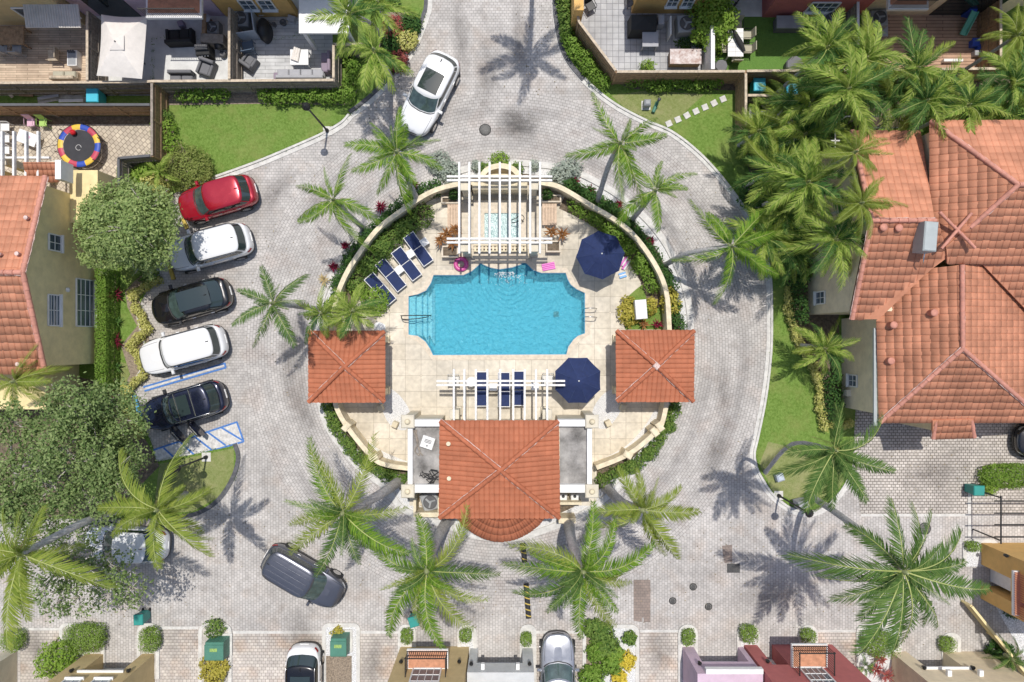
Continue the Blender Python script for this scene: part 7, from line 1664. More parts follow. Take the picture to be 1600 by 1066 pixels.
# ---- bins, boxes ----
def bin_(px, py, m, label, rz=0, w_=.55, h=1.0, grp='wheeled bins', zb=.02):
    t = at(px, py, h, label, 'wheeled_bin', 'bin', rz, grp, zb); mb = MB()
    vs = [(x * w_ * .42, y * w_ * .45, .08) for x, y in ((-1, -1), (1, -1), (1, 1), (-1, 1))] + [(x * w_ * .5, y * w_ * .55, h - .08) for x, y in ((-1, -1), (1, -1), (1, 1), (-1, 1))]
    mb.add(vs, [(3, 2, 1, 0), (4, 5, 6, 7), (0, 1, 5, 4), (1, 2, 6, 5), (2, 3, 7, 6), (3, 0, 4, 7)]); mb.build('body', M[m], t)
    mb = MB(); mb.bev((0, 0, h - .03), (w_ * 1.08, w_ * 1.2, .1), .04); mb.build('lid', M[m], t)
    mb = MB(); mb.tube([(-w_ * .4, w_ * .66, h - .08), (w_ * .4, w_ * .66, h - .08)], .02, 6); mb.build('handle', M['dkgrey'], t)
    for s in (-1, 1): mb = MB(); mb.tube([(s * w_ * .35, w_ * .5, .1), (s * w_ * .45, w_ * .5, .1)], .1, 12); mb.build('wheel', M['tyre'], t)
    return t
bin_(144, 149, 'teal', 'turquoise wheeled bin in the strip behind the weathered fence at top left', 0, .62)
bin_(1187, 132, 'teal', 'turquoise wheeled bin against the brown fence corner, fully visible', 0, .6); bin_(1238, 139, 'teal', 'turquoise wheeled bin partly under the thicket palms', 0, .6)
bin_(216, 969, 'teal_bin', 'dark teal wheeled bin standing alone at the left lower court', .05, .48); bin_(646, 972, 'teal_bin', 'dark teal wheeled bin under the palm in front of the yellow balcony house', .3, .48); bin_(1530, 767, 'teal_bin', 'dark teal wheeled bin beside the lime shrub at the right', -PI / 2, .5)
def transformer(px, py, w_, d_, label, sc_=1):
    t = at(px, py, 1.0, label, 'transformer_box', 'transformer', 0, 'green transformer boxes'); mb = MB(); mb.bev((0, 0, .5), (w_, d_, .95), .03); mb.build('body', M['green_box'], t)
    mb = MB(); mb.bev((0, -.03, 1.0), (w_ + .04, d_ * .8, .06), .015); mb.build('lid', M['green_box'], t); mb = MB(); mb.box((0, 0, .04), (w_ + .25, d_ + .25, .08)); mb.build('slab', M['concrete'], t)
    mb = MB(); mb.box((-.02, d_ * .1, 1.034), (.4, .18, .006)); mb.build('label_plate', M['croton_paint'] if 'croton_paint' in M else M.setdefault('croton_paint', mat('croton_paint', (.3, .45, .12), .6, var=.4, scale=20)), t)
transformer(335, 1018, 1.0, 1.0, 'green metal transformer box under a loose branch between driveways'); transformer(529, 1012, .85, 1.0, 'green metal transformer box beside bare soil left of the balcony house')
# pipes / small posts
q = P(1512, 60, .4)
# ================================================================ STREET THINGS
def lamp(px, py, h, label):
    b = P(px, py); t = thing('street_lamp', label, 'street lamp', b, 0, 'black street lamps'); mb = MB(); mb.tube([(0, 0, 0), (0, 0, .25), (0, 0, .3), (0, 0, h - .4)], [.11, .1, .055, .045], 10); mb.build('pole', M['blackiron'], t)
    mb = MB(); mb.lathe([(.05, -.4), (.12, -.35), (.17, -.05), (.22, 0), (.12, .12), (.02, .22)], (0, 0, h), 12); mb.build('lantern', M['blackiron'], t); mb = MB(); mb.box((0, 0, .03), (.5, .5, .06)); mb.build('footing', M['concrete'], t)
lamp(512, 205, 4.2, 'black street lamp leaning over the top left lawn edge'); lamp(323, 714, 3.6, 'black street lamp on the grass below the blue striped bay'); lamp(1216, 774, 4.2, 'black street lamp at the grass corner lower right of the ring road')
# stepping stones
for k in range(7):
    x, y = 1045 + 14.1 * k, 193.5 - 6.4 * k; q = P(x, y, .06); mb = MB(); mb.bev((0, 0, .04), (.33, .33, .06), .01, .47 + rnd(-.08, .08)); o = mb.build('stepping_stone', M['concrete']); o.location = (q.x, q.y, .04)
    tag(o, 'square white stepping stone in the diagonal row, ' + ['first from the ring road kerb', 'second from the ring road kerb', 'third from the ring road kerb', 'fourth, the middle one', 'third from the brown fence', 'second from the brown fence', 'nearest the brown fence'][k], 'stepping stone', 'stepping stones across the lawn')
q = P(1012, 160, .6); t = thing('utility_box', 'grey domed utility box on the dry lawn beside the green pump', 'utility box', (q.x, q.y, .05)); mb = MB(); mb.bev((0, 0, .32), (.36, .34, .6), .08); mb.build('casing', M['grey'], t); mb = MB(); mb.box((0, 0, .02), (.5, .5, .05)); mb.build('slab', M['concrete'], t)
q = P(1026, 164, .6); t = thing('water_pump', 'dark green metal pump with a pale cap on the dry lawn', 'pump', (q.x, q.y, .05), -.4); mb = MB(); mb.tube([(0, -.3, .15), (0, .3, .15)], .1, 10); mb.tube([(0, .2, .1), (0, .25, .75)], .07, 10); mb.build('body', M['green_box'], t); mb = MB(); mb.lathe([(.09, 0), (.1, .05), (.03, .1)], (0, .25, .75), 12); mb.build('cap', M['dkgrey'], t)
q = P(1220, 747, .5); t = thing('valve_box', 'pale blue grey valve box on the dry grass near the lower right lamp', 'valve box', (q.x, q.y, .05), .3); mb = MB(); mb.bev((0, 0, .25), (.4, .4, .5), .08); mb.build('casing', M['screen'], t)
q = P(1254, 788, 1.0); t = thing('mailbox_cluster', 'grey metal mailbox cluster at the grass corner beside the lamp', 'mailbox', (q.x, q.y, .05), .25); mb = MB(); mb.bev((0, 0, .75), (.55, .42, .8), .03); mb.build('cabinet', M['f_ltgrey'], t); mb = MB(); mb.box((0, 0, .18), (.2, .2, .36)); mb.build('pedestal', M['grey'], t)
q = P(1177, 292, 1.0); t = thing('bench', 'black slatted bench in the shade at the edge of the thicket', 'bench', (q.x, q.y, .05), -PI / 2)
for k in range(4): mb = MB(); mb.box((0, -.18 + .12 * k, .45), (1.2, .09, .03)); mb.build('slat', M['blackiron'], t)
mb = MB(); mb.box((0, .3, .7), (1.2, .04, .35)); mb.build('backrest', M['blackiron'], t)
for s in (-1, 1): mb = MB(); mb.box((s * .5, 0, .22), (.05, .5, .42)); mb.build('leg', M['blackiron'], t)
# speed bump, drains, covers, stains and patches
M['yellow_paint'] = mat('yellow_paint', (.55, .4, .08), .7, var=.25, scale=10)
for i, (y0, y1, x0, x1) in enumerate([(849, 879, 816.5, 820), (912, 967, 822, 826)]):
    a, b = P(x0, y0, .06), P(x1, y1, .06); d = b - a; L = d.length; c_ = (a + b) / 2; t = thing('speed_bump', ['short black and yellow striped rubber bump, nearer the clubhouse', 'long black and yellow striped rubber bump, farther from the clubhouse'][i], 'speed bump', (c_.x, c_.y, .004), math.atan2(d.y, d.x), 'striped speed bumps')
    mb = MB(); k = 14; vs = []
    for j in range(7): ang_ = PI * j / 6; vs += [(-L / 2, .15 * math.cos(ang_), .07 * math.sin(ang_)), (L / 2, .15 * math.cos(ang_), .07 * math.sin(ang_))]
    mb.add(vs, [(2 * j, 2 * j + 1, 2 * j + 3, 2 * j + 2) for j in range(6)] + [tuple(range(0, 14, 2))[::-1], tuple(range(1, 14, 2))]); mb.build('rubber', M['black'], t)
    n = max(3, int(L / .3)); mb = MB()
    for m_ in range(n):
        xc = -L / 2 + L * (m_ + .5) / n; vs = []
        for j in range(7): ang_ = PI * j / 6; yy, zz = .154 * math.cos(ang_), .074 * math.sin(ang_); vs += [(xc - .035 + yy * .4, yy, zz), (xc + .035 + yy * .4, yy, zz)]
        mb.add(vs, [(2 * j, 2 * j + 1, 2 * j + 3, 2 * j + 2) for j in range(6)])
    mb.build('stripes', M['yellow_paint'], t)
def cover(px, py, r, label, m='dkgrey', z=.012, name='manhole_cover', cat='manhole cover', grp='covers in the paving'):
    q = P(px, py); t = thing(name, label, cat, (q.x, q.y, z), 0, grp); mb = MB(); mb.lathe([(r, -.01), (r, .004), (.001, .004)], (0, 0, 0), 24); mb.build('plate', M[m], t)
    mb = MB(); mb.tube([(r * 1.05 * math.cos(2 * PI * k / 28), r * 1.05 * math.sin(2 * PI * k / 28), 0) for k in range(29)], .02, 5, cap=False)
    for k in range(5): mb.box((0, -r * .6 + r * .3 * k, .006), (r * 1.2 * (1 - .15 * abs(k - 2)), .03, .004))
    mb.build('rim', M['blackiron'], t)
M['iron_dusty'] = mat('iron_dusty', (.17, .165, .155), .8, var=.25, scale=10)
cover(758, 203, .3, 'round iron grate in the entrance road above the pool pergola', 'iron_dusty'); cover(1083, 917, .18, 'small round cover in the right court, top one of three', 'iron_dusty'); cover(1051, 939, .18, 'small round cover in the right court, left one of three', 'iron_dusty'); cover(1107, 948, .18, 'small round cover in the right court, lowest of three', 'iron_dusty'); cover(1445, 826, .31, 'large round cover below the driveway court at the right', 'iron_dusty')
q = P(1146, 888); t = thing('drain_grate', 'rectangular black drain grate in the right court', 'drain', (q.x, q.y, .01)); mb = MB(); mb.box((0, 0, 0), (.72, .5, .012)); mb.build('pit', M['black'], t); mb = MB()
for k in range(12): mb.box((-.33 + .06 * k, 0, .012), (.02, .48, .012))
mb.build('grate', M['iron_dusty'], t)
M['paver_brown'] = brickmat('paver_brown', .205, .155, (.33, .26, .22), (.27, .22, .19), (.2, .17, .15), .01, big=.15)
struct(poly_sheet('paving_patch', PX([(990, 906), (1016, 906), (1016, 972), (1006, 972), (1006, 965), (1003, 965), (1003, 972), (990, 970)]), .012, M['paver_brown'])); struct(poly_sheet('paving_patch', PX([(1128, 853), (1144, 851), (1144, 878), (1132, 880)]), .012, M['paver_brown']))
def stainmat(name, col, alpha):
    m, nt, b = newmat(name); N = nt.nodes; L = nt.links; b.inputs['Base Color'].default_value = c4(col); b.inputs['Roughness'].default_value = .8
    tc = N.new('ShaderNodeTexCoord'); gr = N.new('ShaderNodeTexGradient'); gr.gradient_type = 'SPHERICAL'; L.new(tc.outputs['Object'], gr.inputs[0])
    n = N.new('ShaderNodeTexNoise'); n.inputs['Scale'].default_value = 3; n.inputs['Detail'].default_value = 6; L.new(tc.outputs['Object'], n.inputs['Vector'])
    mu = N.new('ShaderNodeMath'); mu.operation = 'MULTIPLY'; L.new(gr.outputs['Fac'], mu.inputs[0]); L.new(n.outputs['Fac'], mu.inputs[1]); m2 = N.new('ShaderNodeMath'); m2.operation = 'MULTIPLY'; m2.inputs[1].default_value = alpha * 2.2; m2.use_clamp = True
    L.new(mu.outputs[0], m2.inputs[0]); L.new(m2.outputs[0], b.inputs['Alpha']); return m
M['stain'] = stainmat('stain', (.09, .085, .08), .55); M['stain2'] = stainmat('stain2', (.14, .125, .115), .28)
def stain(px, py, rx_, ry_, m='stain', rz=0, z=.016):
    q = P(px, py); mb = MB(); mb.add([(1.0 * math.cos(2 * PI * k / 24), 1.0 * math.sin(2 * PI * k / 24), 0) for k in range(24)], [tuple(range(24))]); o = mb.build('paving_stain', M[m]); o.location = (q.x, q.y, z); o.scale = (rx_, ry_, 1); o.rotation_euler.z = rz; struct(o)
stain(810, 197, 1.5, 1.0); stain(800, 180, .9, .6, 'stain2'); stain(560, 560, 0.1, .1)
for k, (x, y, rx_, ry_, rz_) in enumerate([(335, 330, 1.3, .6, .25), (320, 400, 1.2, .6, .25), (300, 488, 1.2, .6, .25), (290, 560, 1.0, .5, .3), (470, 1000, 1.2, 2.0, 0), (585, 1030, .5, 1.5, 0), (1030, 1020, .9, 1.6, 0), (1310, 1020, .8, 1.4, 0), (60, 1010, .7, 1.2, 0), (430, 300, 2.2, .8, .9), (1130, 610, .6, 2.6, 0), (1118, 700, .8, 2.0, -.4), (450, 560, .6, 3.0, 0), (470, 640, .7, 2.4, .35), (1450, 740, 2.0, 1.0, .3), (700, 960, 3, 1, 0), (1200, 930, 3, 1.2, .2), (760, 120, .8, 2.5, 0), (720, 60, .6, 2.6, 0.1), (810, 60, .5, 2.6, 0)]): stain(x, y, rx_, ry_, 'stain2', rz_, .013 + .0002 * k)
# tyre tracks on the ring: darker worn bands
for (ra_, rb2) in ((10.9, 11.3), (12.5, 12.95)):
    pass
# blue bay markings
def strip(name, segs, wd, m, z=.018):
    mb = MB()
    for i, (a, b) in enumerate(segs):
        a, b = P(*a), P(*b); a.z = b.z = z + .0015 * i; mb.beam(a, b, wd, .003)
    return struct(mb.build(name, M[m]))
M['paint_white'] = mat('paint_white', (.62, .60, .57), .8, var=.25, scale=5)
struct(poly_sheet('bay_marking', PX([(226, 603), (350, 567), (352, 572), (228, 609)]), .012, M['paint_white']))
strip('bay_marking', [((224, 605), (351, 568)), ((226, 611), (353, 574.5)), ((351, 567), (353, 575))], .1, 'blue_paint')
struct(poly_sheet('bay_marking', PX([(233, 706), (370, 660), (380, 689), (248, 728)]), .012, M['paint_white']))
strip('bay_marking', [((232, 706), (370.5, 659.5)), ((370, 659), (381, 690)), ((381, 690), (248, 728)), ((248, 728), (232, 706)), ((256, 700), (277, 719)), ((281, 690), (304, 711)), ((306, 683.5), (331, 703)), ((323, 674), (353, 696)), ((346, 668), (379, 688))], .1, 'blue_paint')
for i, (a, b, m_, lab) in enumerate([((209, 617), (221, 657), 'teal2', 'pale blue painted wheel stop in front of the navy car'), ((285, 341), (292, 357), 'yellow_paint', 'worn yellow wheel stop in front of the red car'), ((264, 414), (271, 437), 'yellow_paint', 'worn yellow wheel stop between the white car and the black car')]):
    if m_ not in M: M[m_] = mat(m_, (.1, .4, .68), .6, var=.2, scale=8)
    a, b = P(*a, .1), P(*b, .1); c_ = (a + b) / 2; mb = MB(); mb.beam(a - c_, b - c_, .2, .13); o = mb.build('wheel_stop', M[m_]); o.location = (c_.x, c_.y, .07); tag(o, lab, 'wheel stop', 'wheel stops')
# rubbish in the side yards
random.seed(8); pile = [('wood_lt', (1190, 163), (1215, 185), 'long pale plank lying diagonally on the rubbish pile in the side yard'), ('wood_lt', (1187, 155), (1200, 170), 'short pale plank at the top of the rubbish pile in the side yard'), ('white', (1200, 158), (1222, 160), 'white board lying in the rubbish pile in the side yard'), ('screen', (1176, 178), (1198, 176), 'pale blue board lying in the rubbish pile in the side yard'), ('white', (1172, 168), (1173, 184), 'upright white strip beside the rubbish pile fence'),
    ('f_ltgrey', (60, 155), (92, 149), 'grey board lying in the strip between the two left fences'), ('white', (92, 158), (130, 157), 'white pole lying in the strip between the two left fences'), ('wood_lt', (10, 143), (20, 152), 'short board leaning at the left end of the fence strip'), ('wood', (30, 148), (52, 149), 'brown board lying in the strip between the two left fences')]
for i, (m_, a, b, lab) in enumerate(pile):
    a, b = P(*a, .25), P(*b, .25); c_ = (a + b) / 2; mb = MB(); mb.beam(a - c_, b - c_, .16, .05); o = mb.build('board', M[m_]); o.location = c_; tag(o, lab, 'board', 'boards lying behind the fences')
mb = MB(); ribbon(smooth_path(PX([(60, 158), (100, 152), (135, 158)]), 3), -.2, .2, 0, .07, mb); struct(mb.build('rubble_strip', M['concrete_old']))
# white frames in the passage above the right house
t = thing('pipe_frame', 'white square pipe frame in the passage above the roof', 'frame', (*P2(1390, 190, 2.0), 0)); mb = MB()
for a, b in (((1322, 182), (1405, 182)), ((1350, 200), (1405, 200)), ((1388, 182), (1388, 205)), ((1305, 200), (1305, 232)), ((1285, 220), (1312, 220))): mb.beam(P(*a, 2.2), P(*b, 2.2), .06, .05)
mb.build('frame', M['white'], t, True)
mb = MB()
for x, y in ((1322, 182), (1404, 182), (1388, 205), (1305, 232)): q = P(x, y, 2.2); mb.box((q.x, q.y, 1.08), (.05, .05, 2.16))
mb.build('post', M['white'], t, True)
# ================================================================ PLANTING DETAILS
G1 = 'hedges around the garden wall'
hedge('hedge', 'dark green shrubs outside the garden wall, upper left of the ring', [(517, 478), (528, 442), (546, 405), (572, 370), (604, 338), (642, 309), (676, 290)], .8, .8, 'hedge_dark', .075, 480, G1, False)
hedge('hedge', 'dark green shrubs outside the garden wall, upper right of the ring', [(886, 284), (918, 300), (950, 322), (988, 356), (1018, 393), (1042, 434), (1056, 478), (1062, 510)], .75, .8, 'hedge_dark', .075, 460, G1, False)
hedge('hedge', 'green and yellow shrubs outside the garden wall, lower left of the ring', [(507, 636), (520, 668), (544, 702), (572, 726), (604, 744), (636, 752)], .6, .6, 'shrub', .07, 560, G1, False)
hedge('hedge', 'green shrubs outside the garden wall, lower right of the ring', [(1057, 634), (1046, 668), (1018, 708), (985, 733), (940, 752)], .65, .6, 'shrub', .07, 560, G1, False)
def soilpath(pts, w0, w1): mb = MB(); ribbon(smooth_path(PX(pts), 4), -w0, w1, .03, .05, mb); struct(mb.build('planting_bed', M['soil']))
soilpath([(538, 480), (545, 445), (565, 410), (595, 375), (630, 345), (665, 318)], .6, .6); soilpath([(880, 312), (925, 335), (960, 362), (990, 395), (1015, 435), (1030, 480)], .55, .5)
hedge('hedge', 'bright green hedge inside the garden wall behind the slanted loungers', [(556, 445), (570, 416), (596, 384), (628, 356), (656, 334)], 1.05, .9, 'shrub', .075, 420, G1, False)
hedge('hedge', 'green hedge inside the garden wall right of the spa, along the navy umbrella', [(902, 320), (932, 336), (958, 356), (985, 384), (1006, 414), (1020, 446)], .85, .8, 'hedge', .075, 420, G1, False)
bush(560, 452, .5, .7, 'lime', 'light green shrub behind the lowest slanted lounger', group=None); bush(585, 470, .75, .8, 'lime', 'rounded light green shrub at the end of the loungers near the left pavilion', dens=300)
for i, (x, y, lab) in enumerate([(700, 268, 'silver leaved shrub left of the top pergola'), (686, 254, 'silver leaved shrub left of the top pergola, nearer the road'), (876, 272, 'silver leaved shrub right of the top pergola'), (892, 264, 'silver leaved shrub right of the top pergola, nearer the road')]): bush(x, y, .62, .7, 'silver_leaf', lab, group='silver shrubs by the pergola', size=.085)
bush(782, 250, .5, .5, 'lime', 'small bright shrub in front of the arched wall'); bush(757, 262, .35, .5, 'shrub', 'dark shrub at the left foot of the arched wall'); bush(808, 262, .35, .5, 'shrub', 'dark shrub at the right foot of the arched wall')
bush(745, 258, .3, .5, 'silver_leaf', 'thin grey plant left of the arched wall'); bush(835, 258, .3, .5, 'silver_leaf', 'thin grey plant right of the arched wall')
for i, (x, y, r_, lab) in enumerate([(594, 323, .42, 'maroon spiky plant beside the garden wall below the overhanging palm'), (646, 289, .38, 'maroon spiky plant beside the garden wall left of the silver shrubs'), (521, 417, .36, 'maroon spiky plant at the ring kerb far left of the loungers'), (539, 384, .34, 'maroon spiky plant between palm fronds on the upper left kerb'), (897, 283, .4, 'maroon spiky plant right of the silver shrubs'), (923, 297, .42, 'bright maroon spiky plant at the kerb above the umbrella'), (967, 319, .36, 'maroon spiky plant under the palm on the upper right kerb'), (1017, 375, .36, 'maroon spiky plant on the right kerb of the ring'),
    (180, 460, .52, 'maroon spiky plant on the left grass strip, upper of two'), (180, 533, .52, 'maroon spiky plant on the left grass strip, lower of two'), (173, 618, .4, 'faded maroon plant at the bottom of the left grass strip')]): rosette(x, y, r_, 'maroon', lab, 34, .5, 'spiky_plant', 'plant', 'maroon spiky plants')
rosette(180, 502, .42, 'areca_dark', 'dark green strappy plant between the maroon plants on the left strip', 18); rosette(180, 574, .42, 'areca_dark', 'dark green strappy plant below the maroon plants on the left strip', 18); rosette(505, 437, .42, 'dry', 'straw coloured dry plant on the left kerb of the ring', 16)
for i, (x, y, lab) in enumerate([(698, 364, 'rust coloured bromeliad in the left spa planter, upper'), (688, 374, 'rust coloured bromeliad in the left spa planter, left one'), (706, 379, 'rust coloured bromeliad in the left spa planter, lower right'), (862, 362, 'rust coloured bromeliad in the right spa planter, left one'), (879, 365, 'rust coloured bromeliad in the right spa planter, right one'), (712, 358, 'rust coloured bromeliad under the left end of the pergola beam')]): rosette(x, y, .46, 'brom', lab, 24, .9, 'bromeliad', 'plant', 'bromeliads by the spa', .4, 0, .09)
bush(709, 303, .3, .4, 'hedge_dark', 'dark green plant in the upper left spa planter', zb=.5, stem=False); bush(855, 303, .3, .4, 'hedge_dark', 'dark green plant in the upper right spa planter', zb=.5, stem=False)
struct(poly_sheet('grass_bed', PX([(977, 515), (972, 490), (978, 466), (994, 452), (1010, 440), (1024, 452), (1036, 480), (1038, 515)]), .045, M['grass']))
bush(983, 487, .5, .8, 'croton', 'yellow croton shrub left of the white cabinet', sq=1.6, group='yellow crotons by the cabinet', size=.09); bush(1018, 478, .32, .8, 'croton', 'yellow croton shrub right of the white cabinet, inside the wall', sq=1.5, group='yellow crotons by the cabinet', size=.09); bush(1049, 470, .5, 1.2, 'croton', 'yellow croton shrub outside the garden wall at the right', sq=1.4, group='yellow crotons by the cabinet', size=.1)
bush(1012, 482, .3, .7, 'lime', 'small bright green plant beside the white cabinet'); rosette(1006, 507, .4, 'brom', 'dark bromeliad below the white cabinet, left one', 18); rosette(1028, 507, .4, 'maroon', 'dark bromeliad below the white cabinet, right one', 18)
# clipped hedge by the olive house
hedge('clipped_hedge', 'tall clipped bright green hedge along the olive house wall', [(157, 424), (157, 605)], .6, 1.5, 'hedge', .05, 620)
hedge('croton_hedge', 'yellow croton hedge zigzagging in front of the parked cars', [(243, 437), (203, 460), (210, 484), (226, 514), (199, 539), (217, 560), (219, 592), (193, 610), (192, 630), (206, 654), (211, 684)], .42, .6, 'croton_hedge', .065, 900, None, False)
bush(228, 428, .6, .8, 'shrub', 'green shrub at the foot of the round tree beside the yellow hedge')
# top left plants
hedge('hedge', 'loose bright green bush at the foot of the fence above the lawn', [(283, 143), (340, 143)], .75, .9, 'hedge', .08, 420, None, False)
hedge('hedge', 'long bright green hedge along the fence above the lawn', [(412, 146), (540, 145)], .8, .95, 'hedge', .08, 460, None, False)
hedge('hedge', 'bright green hedge turning up beside the fence corner near the palms', [(546, 138), (546, 88)], .7, 1.0, 'hedge', .08, 460, None, False)
lm('ball_leaf', (.17, .23, .05), (.36, .40, .13))
bush(290, 262, 1.25, 1.3, 'ball_leaf', 'large ball shrub of fine yellow green leaves at the lawn corner', size=.06, dens=620, sq=.95); bush(254, 202, .65, .9, 'lime', 'bright green shrub right of the trampoline yard fence', dens=300); bush(262, 226, .5, .8, 'lime', 'bright green shrub above the ball shrub', dens=260); bush(255, 180, .4, .7, 'shrub', 'small shrub at the top of the bed by the fence')
bush(230, 262, .7, 1.0, 'lime', 'light green leafy plant left of the ball shrub', dens=200, size=.1); bush(214, 275, .5, .9, 'lime', 'light green leafy plant inside the fence corner', dens=200, size=.1); bush(237, 295, .8, 1.1, 'croton_hedge', 'yellow green shrub between the ball shrub and the round tree', dens=260, size=.09)
palm('fern_plant', 'broad leaved fern like plant left of the ball shrub', (248, 268), 1.8, (250, 272), 'areca', 7, 1.0, None, 90, group=None, cat='plant', trunk=False)
for i, (x, y, lf, lab) in enumerate([(615, 40, 'cordy', 'reddish shrub in the bed left of the entrance road, upper'), (635, 60, 'croton_hedge', 'yellowish shrub in the bed left of the entrance road, near the kerb'), (612, 68, 'hedge_dark', 'dark shrub in the bed left of the entrance road, middle'), (618, 92, 'cordy', 'reddish shrub in the bed left of the entrance road, lower'), (640, 35, 'hedge_dark', 'dark shrub in the bed left of the entrance road near the top'), (598, 100, 'shrub', 'green shrub under the lowest palm by the entrance road')]): bush(x, y, .62, .7, lf, lab, group='mixed shrubs by the entrance', size=.09, dens=240)
# top right plants
hedge('hedge', 'bright green hedge following the curved brown fence', [(888, 52), (900, 75), (922, 100), (946, 126)], .75, .9, 'hedge', .08, 460, None, False)
hedge('hedge', 'dark hedge at the top edge right of the entrance road', [(880, -10), (886, 40)], .7, .9, 'shrub', .08, 460, None, False)
hedge('hedge', 'loose bright green hedge below the brown fence above the dry lawn', [(992, 124), (1030, 126), (1070, 125), (1120, 127)], .7, .8, 'hedge', .08, 440, None, False)
bush(1118, 22, 1.15, 2.2, 'lime', 'large bright green bush hanging over the white wall between the yards', dens=340, size=.1, sq=1.3); bush(1012, 103, .4, .7, 'lime', 'small bright plant against the inside of the patio fence'); bush(1083, 66, .9, .4, 'hedge_dark', 'low ground plant in the gravel below the air conditioner of the dark patio', sq=.4)
# right strip
hedge('croton_hedge', 'cream and yellow croton hedge along the right grass strip', [(1233, 452), (1237, 490), (1244, 520), (1262, 548), (1282, 590), (1284, 640), (1290, 668)], .42, .6, 'croton_hedge', .065, 900, None, False)
hedge('hedge', 'dark green hedge against the right house wall', [(1306, 590), (1308, 650)], .9, 1.2, 'hedge_dark', .07, 420, None, False); hedge('hedge', 'dark green hedge in shade beside the upper beige wall', [(1254, 440), (1258, 500)], .8, 1.2, 'hedge_dark', .07, 420, None, False)
hedge('croton_hedge', 'short yellow hedge at the corner of the right house driveway', [(1306, 664), (1332, 662)], .4, .5, 'croton_hedge', .065, 900, None, False)
for i, (x, y, r_, lf) in enumerate([(1190, 300, 1.0, 'hedge_dark'), (1210, 345, 1.0, 'shrub'), (1228, 385, .9, 'hedge_dark'), (1240, 250, 1.1, 'hedge_dark'), (1180, 235, .7, 'shrub'), (1290, 200, 1.0, 'hedge_dark'), (1450, 185, .9, 'shrub'), (1530, 190, .9, 'hedge_dark'), (1260, 340, 1.1, 'shrub'), (1250, 420, .8, 'shrub'), (1215, 215, .8, 'hedge_dark'), (1340, 170, .9, 'shrub'), (1590, 180, .9, 'shrub'), (1300, 300, 1.0, 'hedge_dark')]):
    bush(x, y, r_, 1.3, lf, ['shrub under the bench side palms at the grass edge', 'shrub below the thicket at the right grass edge', 'shrub at the lowest left corner of the thicket', 'dark shrub in the upper left of the thicket', 'shrub at the foot of the brown fence by the lawn', 'dark shrub in the passage above the beige wall', 'shrub above the ridge of the right house', 'dark shrub above the right house near the picture edge', 'shrub in the middle of the lower thicket', 'shrub beside the beige wall below the thicket', 'dark shrub beside the rubbish pile', 'shrub under the deck palms', 'shrub at the right edge above the roof', 'dark shrub beside the left roof edge'][i], group='shrubs under the thicket palms', size=.1, dens=150)
# lower right
def ball(px, py, r, h, leaf, label, sq=1, dens=1300, size=.045): return bush(px, py, r * 1.12, h * 1.1, 'hedge_clip', label, 'clipped_bush', 'bush', 'clipped bushes', size, dens, sq, rough=.04, boxy=.55)
lm('hedge_clip', (.15, .25, .04), (.25, .36, .08), trans=.25)
bush(1584, 745, 1.75, 1.0, 'hedge', 'clipped rounded green hedge at the right edge of the driveway court', 'clipped_hedge', 'hedge', None, .055, 900, .42, rough=.06, boxy=.3)
bush(1551, 762, .42, .7, 'lime', 'lime green shrub beside the dark teal bin at the right', dens=400)
ball(16, 1003, .55, .9, 'hedge', 'clipped bush at the left edge above the cream house'); ball(128, 1000, 1.02, 1.0, 'hedge', 'large oval clipped bush in the island above the tan house', .72); ball(231, 1002, .5, .9, 'hedge', 'narrow clipped bush at the right corner of the tan house', 1.25)
bush(80, 1038, 1.0, 1.6, 'lime', 'loose bright green shrub left of the tan house', dens=240, size=.09); bush(334, 985, .55, .5, 'shrub', 'spreading green plant above the first transformer box'); bush(332, 1050, .75, .7, 'croton', 'yellow croton below the first transformer box', size=.09, dens=300)
bush(527, 991, .35, .4, 'croton', 'yellowish plant above the second transformer box'); ball(635, 996, .32, .6, 'hedge', 'small clipped bush at the left corner of the yellow balcony house', 1.2); ball(727, 995, .33, .6, 'hedge', 'small clipped bush between the yellow and the pale grey house'); ball(822, 1001, .3, .6, 'hedge', 'small clipped bush right of the pale grey garage', 1.2)
for i, (x, y, r_, lf, lab) in enumerate([(928, 985, .45, 'shrub', 'low green shrub at the top left of the bed right of the silver car'), (950, 1012, .5, 'shrub', 'darker green shrub in the upper middle of the bed right of the silver car'), (962, 1025, .4, 'lime', 'pale green shrub near the yellow flowers in the bed'), (942, 992, .5, 'shrub', 'green shrub at the top of the bed right of the silver car'), (935, 1020, .5, 'hedge', 'green shrub in the middle of the bed right of the silver car'), (955, 1040, .5, 'hedge', 'green shrub lower in the bed right of the silver car'), (925, 1060, .55, 'hedge', 'green shrub at the bottom of the bed right of the silver car'), (980, 1035, .4, 'yellow_fl', 'yellow flowering shrub at the right of the bed'), (968, 1062, .35, 'yellow_fl', 'yellow flowering shrub at the bottom edge'), (985, 1000, .3, 'shrub', 'narrow shrub by the kerb right of the bed')]): bush(x, y, r_ * 1.15, .7, lf, lab, group='shrubs in the lower bed', size=.1, dens=300)
ball(1077, 998, .35, .6, 'hedge', 'small clipped bush at the lilac house corner', 1.2); ball(1172, 993, .45, .8, 'hedge', 'clipped bush between the lilac and the red house'); ball(1265, 996, .38, .7, 'hedge', 'clipped bush right of the red balcony'); ball(1379, 1009, .9, 1.1, 'hedge', 'large round clipped bush above the beige house', .7); ball(1483, 1009, .4, .6, 'hedge', 'small clipped bush at the right corner of the beige garage'); ball(1523, 855, .38, .5, 'hedge', 'small clipped bush in the kerb loop left of the yellow house', .7)
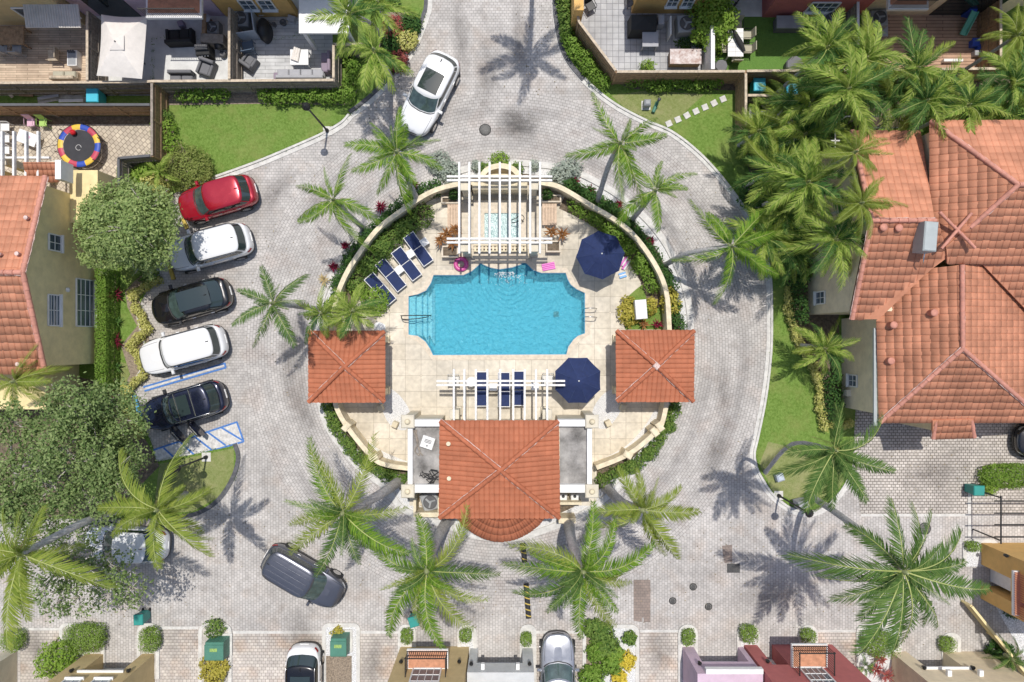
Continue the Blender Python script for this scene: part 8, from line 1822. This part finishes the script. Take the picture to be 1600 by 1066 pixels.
for i, (x, y, lab) in enumerate([(1378, 1032, 'red cordyline below the large round bush'), (1372, 1048, 'red cordyline beside the beige house wall'), (1388, 1058, 'red cordyline at the bottom edge by the beige house')]): rosette(x, y, .5, 'cordy', lab, 26, .7, 'cordyline', 'plant', 'red cordylines')
palm('small_palm', 'small dark palm on the gravel at the lower right corner', (1580, 1030), 2.0, (1565, 1020), 'dark', 10, 1.1, None, 95, group=None)
palm('small_palm', 'low grey green palm in the gravel left of the beige house', (1352, 1042), .9, (1352, 1042), 'arecad', 8, .7, None, 96, group=None, trunk=False)
struct(poly_sheet('planting_bed', pxrect(914, 990, 940, 1200), .0665, M['mulch'])); struct(poly_sheet('planting_bed', pxrect(510, 1024, 550, 1200), .0665, M['mulch']))
fence('low olive green wall running diagonally past the yellow house at the lower right', [(1519, 948), (1600, 1048), (1640, 1098)], .9, 'stucco_olive', 'stucco_olive', name='low_wall', slat=.5)
bush(1566, 1030, .9, .5, 'hedge_dark', 'dark spreading ground shrub on the paving below the low olive wall', dens=260, size=.09)
bush(1588, 955, .5, .8, 'hedge_dark', 'dark shrub in the shade below the yellow house balcony')
# grass tufts along lawn edges (uncountable)
random.seed(77); mb = MB()
def tuft(x, y, z=.05):
    for _ in range(3):
        a = rnd(0, 2 * PI); s = rnd(.03, .06); h = rnd(.04, .09); d = V(math.cos(a), math.sin(a), 0) * s; n_ = V(-d.y, d.x, 0) * .25; p = V(x + rnd(-.04, .04), y + rnd(-.04, .04), z)
        mb.add([p - n_, p + n_, p + d + V(0, 0, h)], [(0, 1, 2)])
for poly, skip in ((lawnTL, 0), (lawnTR, 0)):
    pts = PX(poly)
    for a, b in zip(pts, pts[1:] + pts[:1]):
        if max(abs(a[0]), abs(b[0])) > 31 or max(abs(a[1]), abs(b[1])) > 21: continue
        L = math.hypot(b[0] - a[0], b[1] - a[1])
        for k in range(int(L * 22)): f = rnd(0, 1); tuft(a[0] + (b[0] - a[0]) * f + rnd(-.1, .1), a[1] + (b[1] - a[1]) * f + rnd(-.1, .1))
o = mb.build('grass', LM['hedge']); tag(o, 'ragged short grass blades growing over the lawn edges', 'grass', None, 'stuff')

# dropped leaves and specks on the paving (uncountable)
random.seed(99); mb = MB()
zones = [(300, 330, 60, 60, 120), (330, 830, 90, 50, 160), (140, 930, 130, 40, 260), (560, 880, 120, 60, 90), (760, 930, 150, 50, 90), (950, 900, 120, 50, 90), (1180, 860, 120, 90, 160), (1400, 940, 120, 50, 150), (600, 160, 60, 40, 90), (830, 90, 50, 80, 60), (1110, 400, 50, 90, 130), (450, 480, 50, 110, 90), (1450, 740, 90, 50, 90), (560, 740, 60, 40, 60), (1160, 720, 60, 50, 60), (480, 300, 90, 70, 60)]
for x, y, sx, sy, n in zones:
    for _ in range(n):
        q = P(x + random.gauss(0, sx * .6), y + random.gauss(0, sy * .6)); a = rnd(0, 6.3); s = rnd(.02, .06); d = V(math.cos(a), math.sin(a), 0) * s; e = V(-math.sin(a), math.cos(a), 0) * s * .4; c_ = V(q.x, q.y, .025)
        mb.add([c_ - d, c_ + e, c_ + d + V(0, 0, .012), c_ - e], [(0, 3, 2, 1)])
lm('litter', (.12, .09, .05), (.34, .27, .13), trans=.1)
tag(mb.build('leaf_litter', LM['litter']), 'small dry leaves scattered over the paving below the palms and trees', 'leaf litter', None, 'stuff')
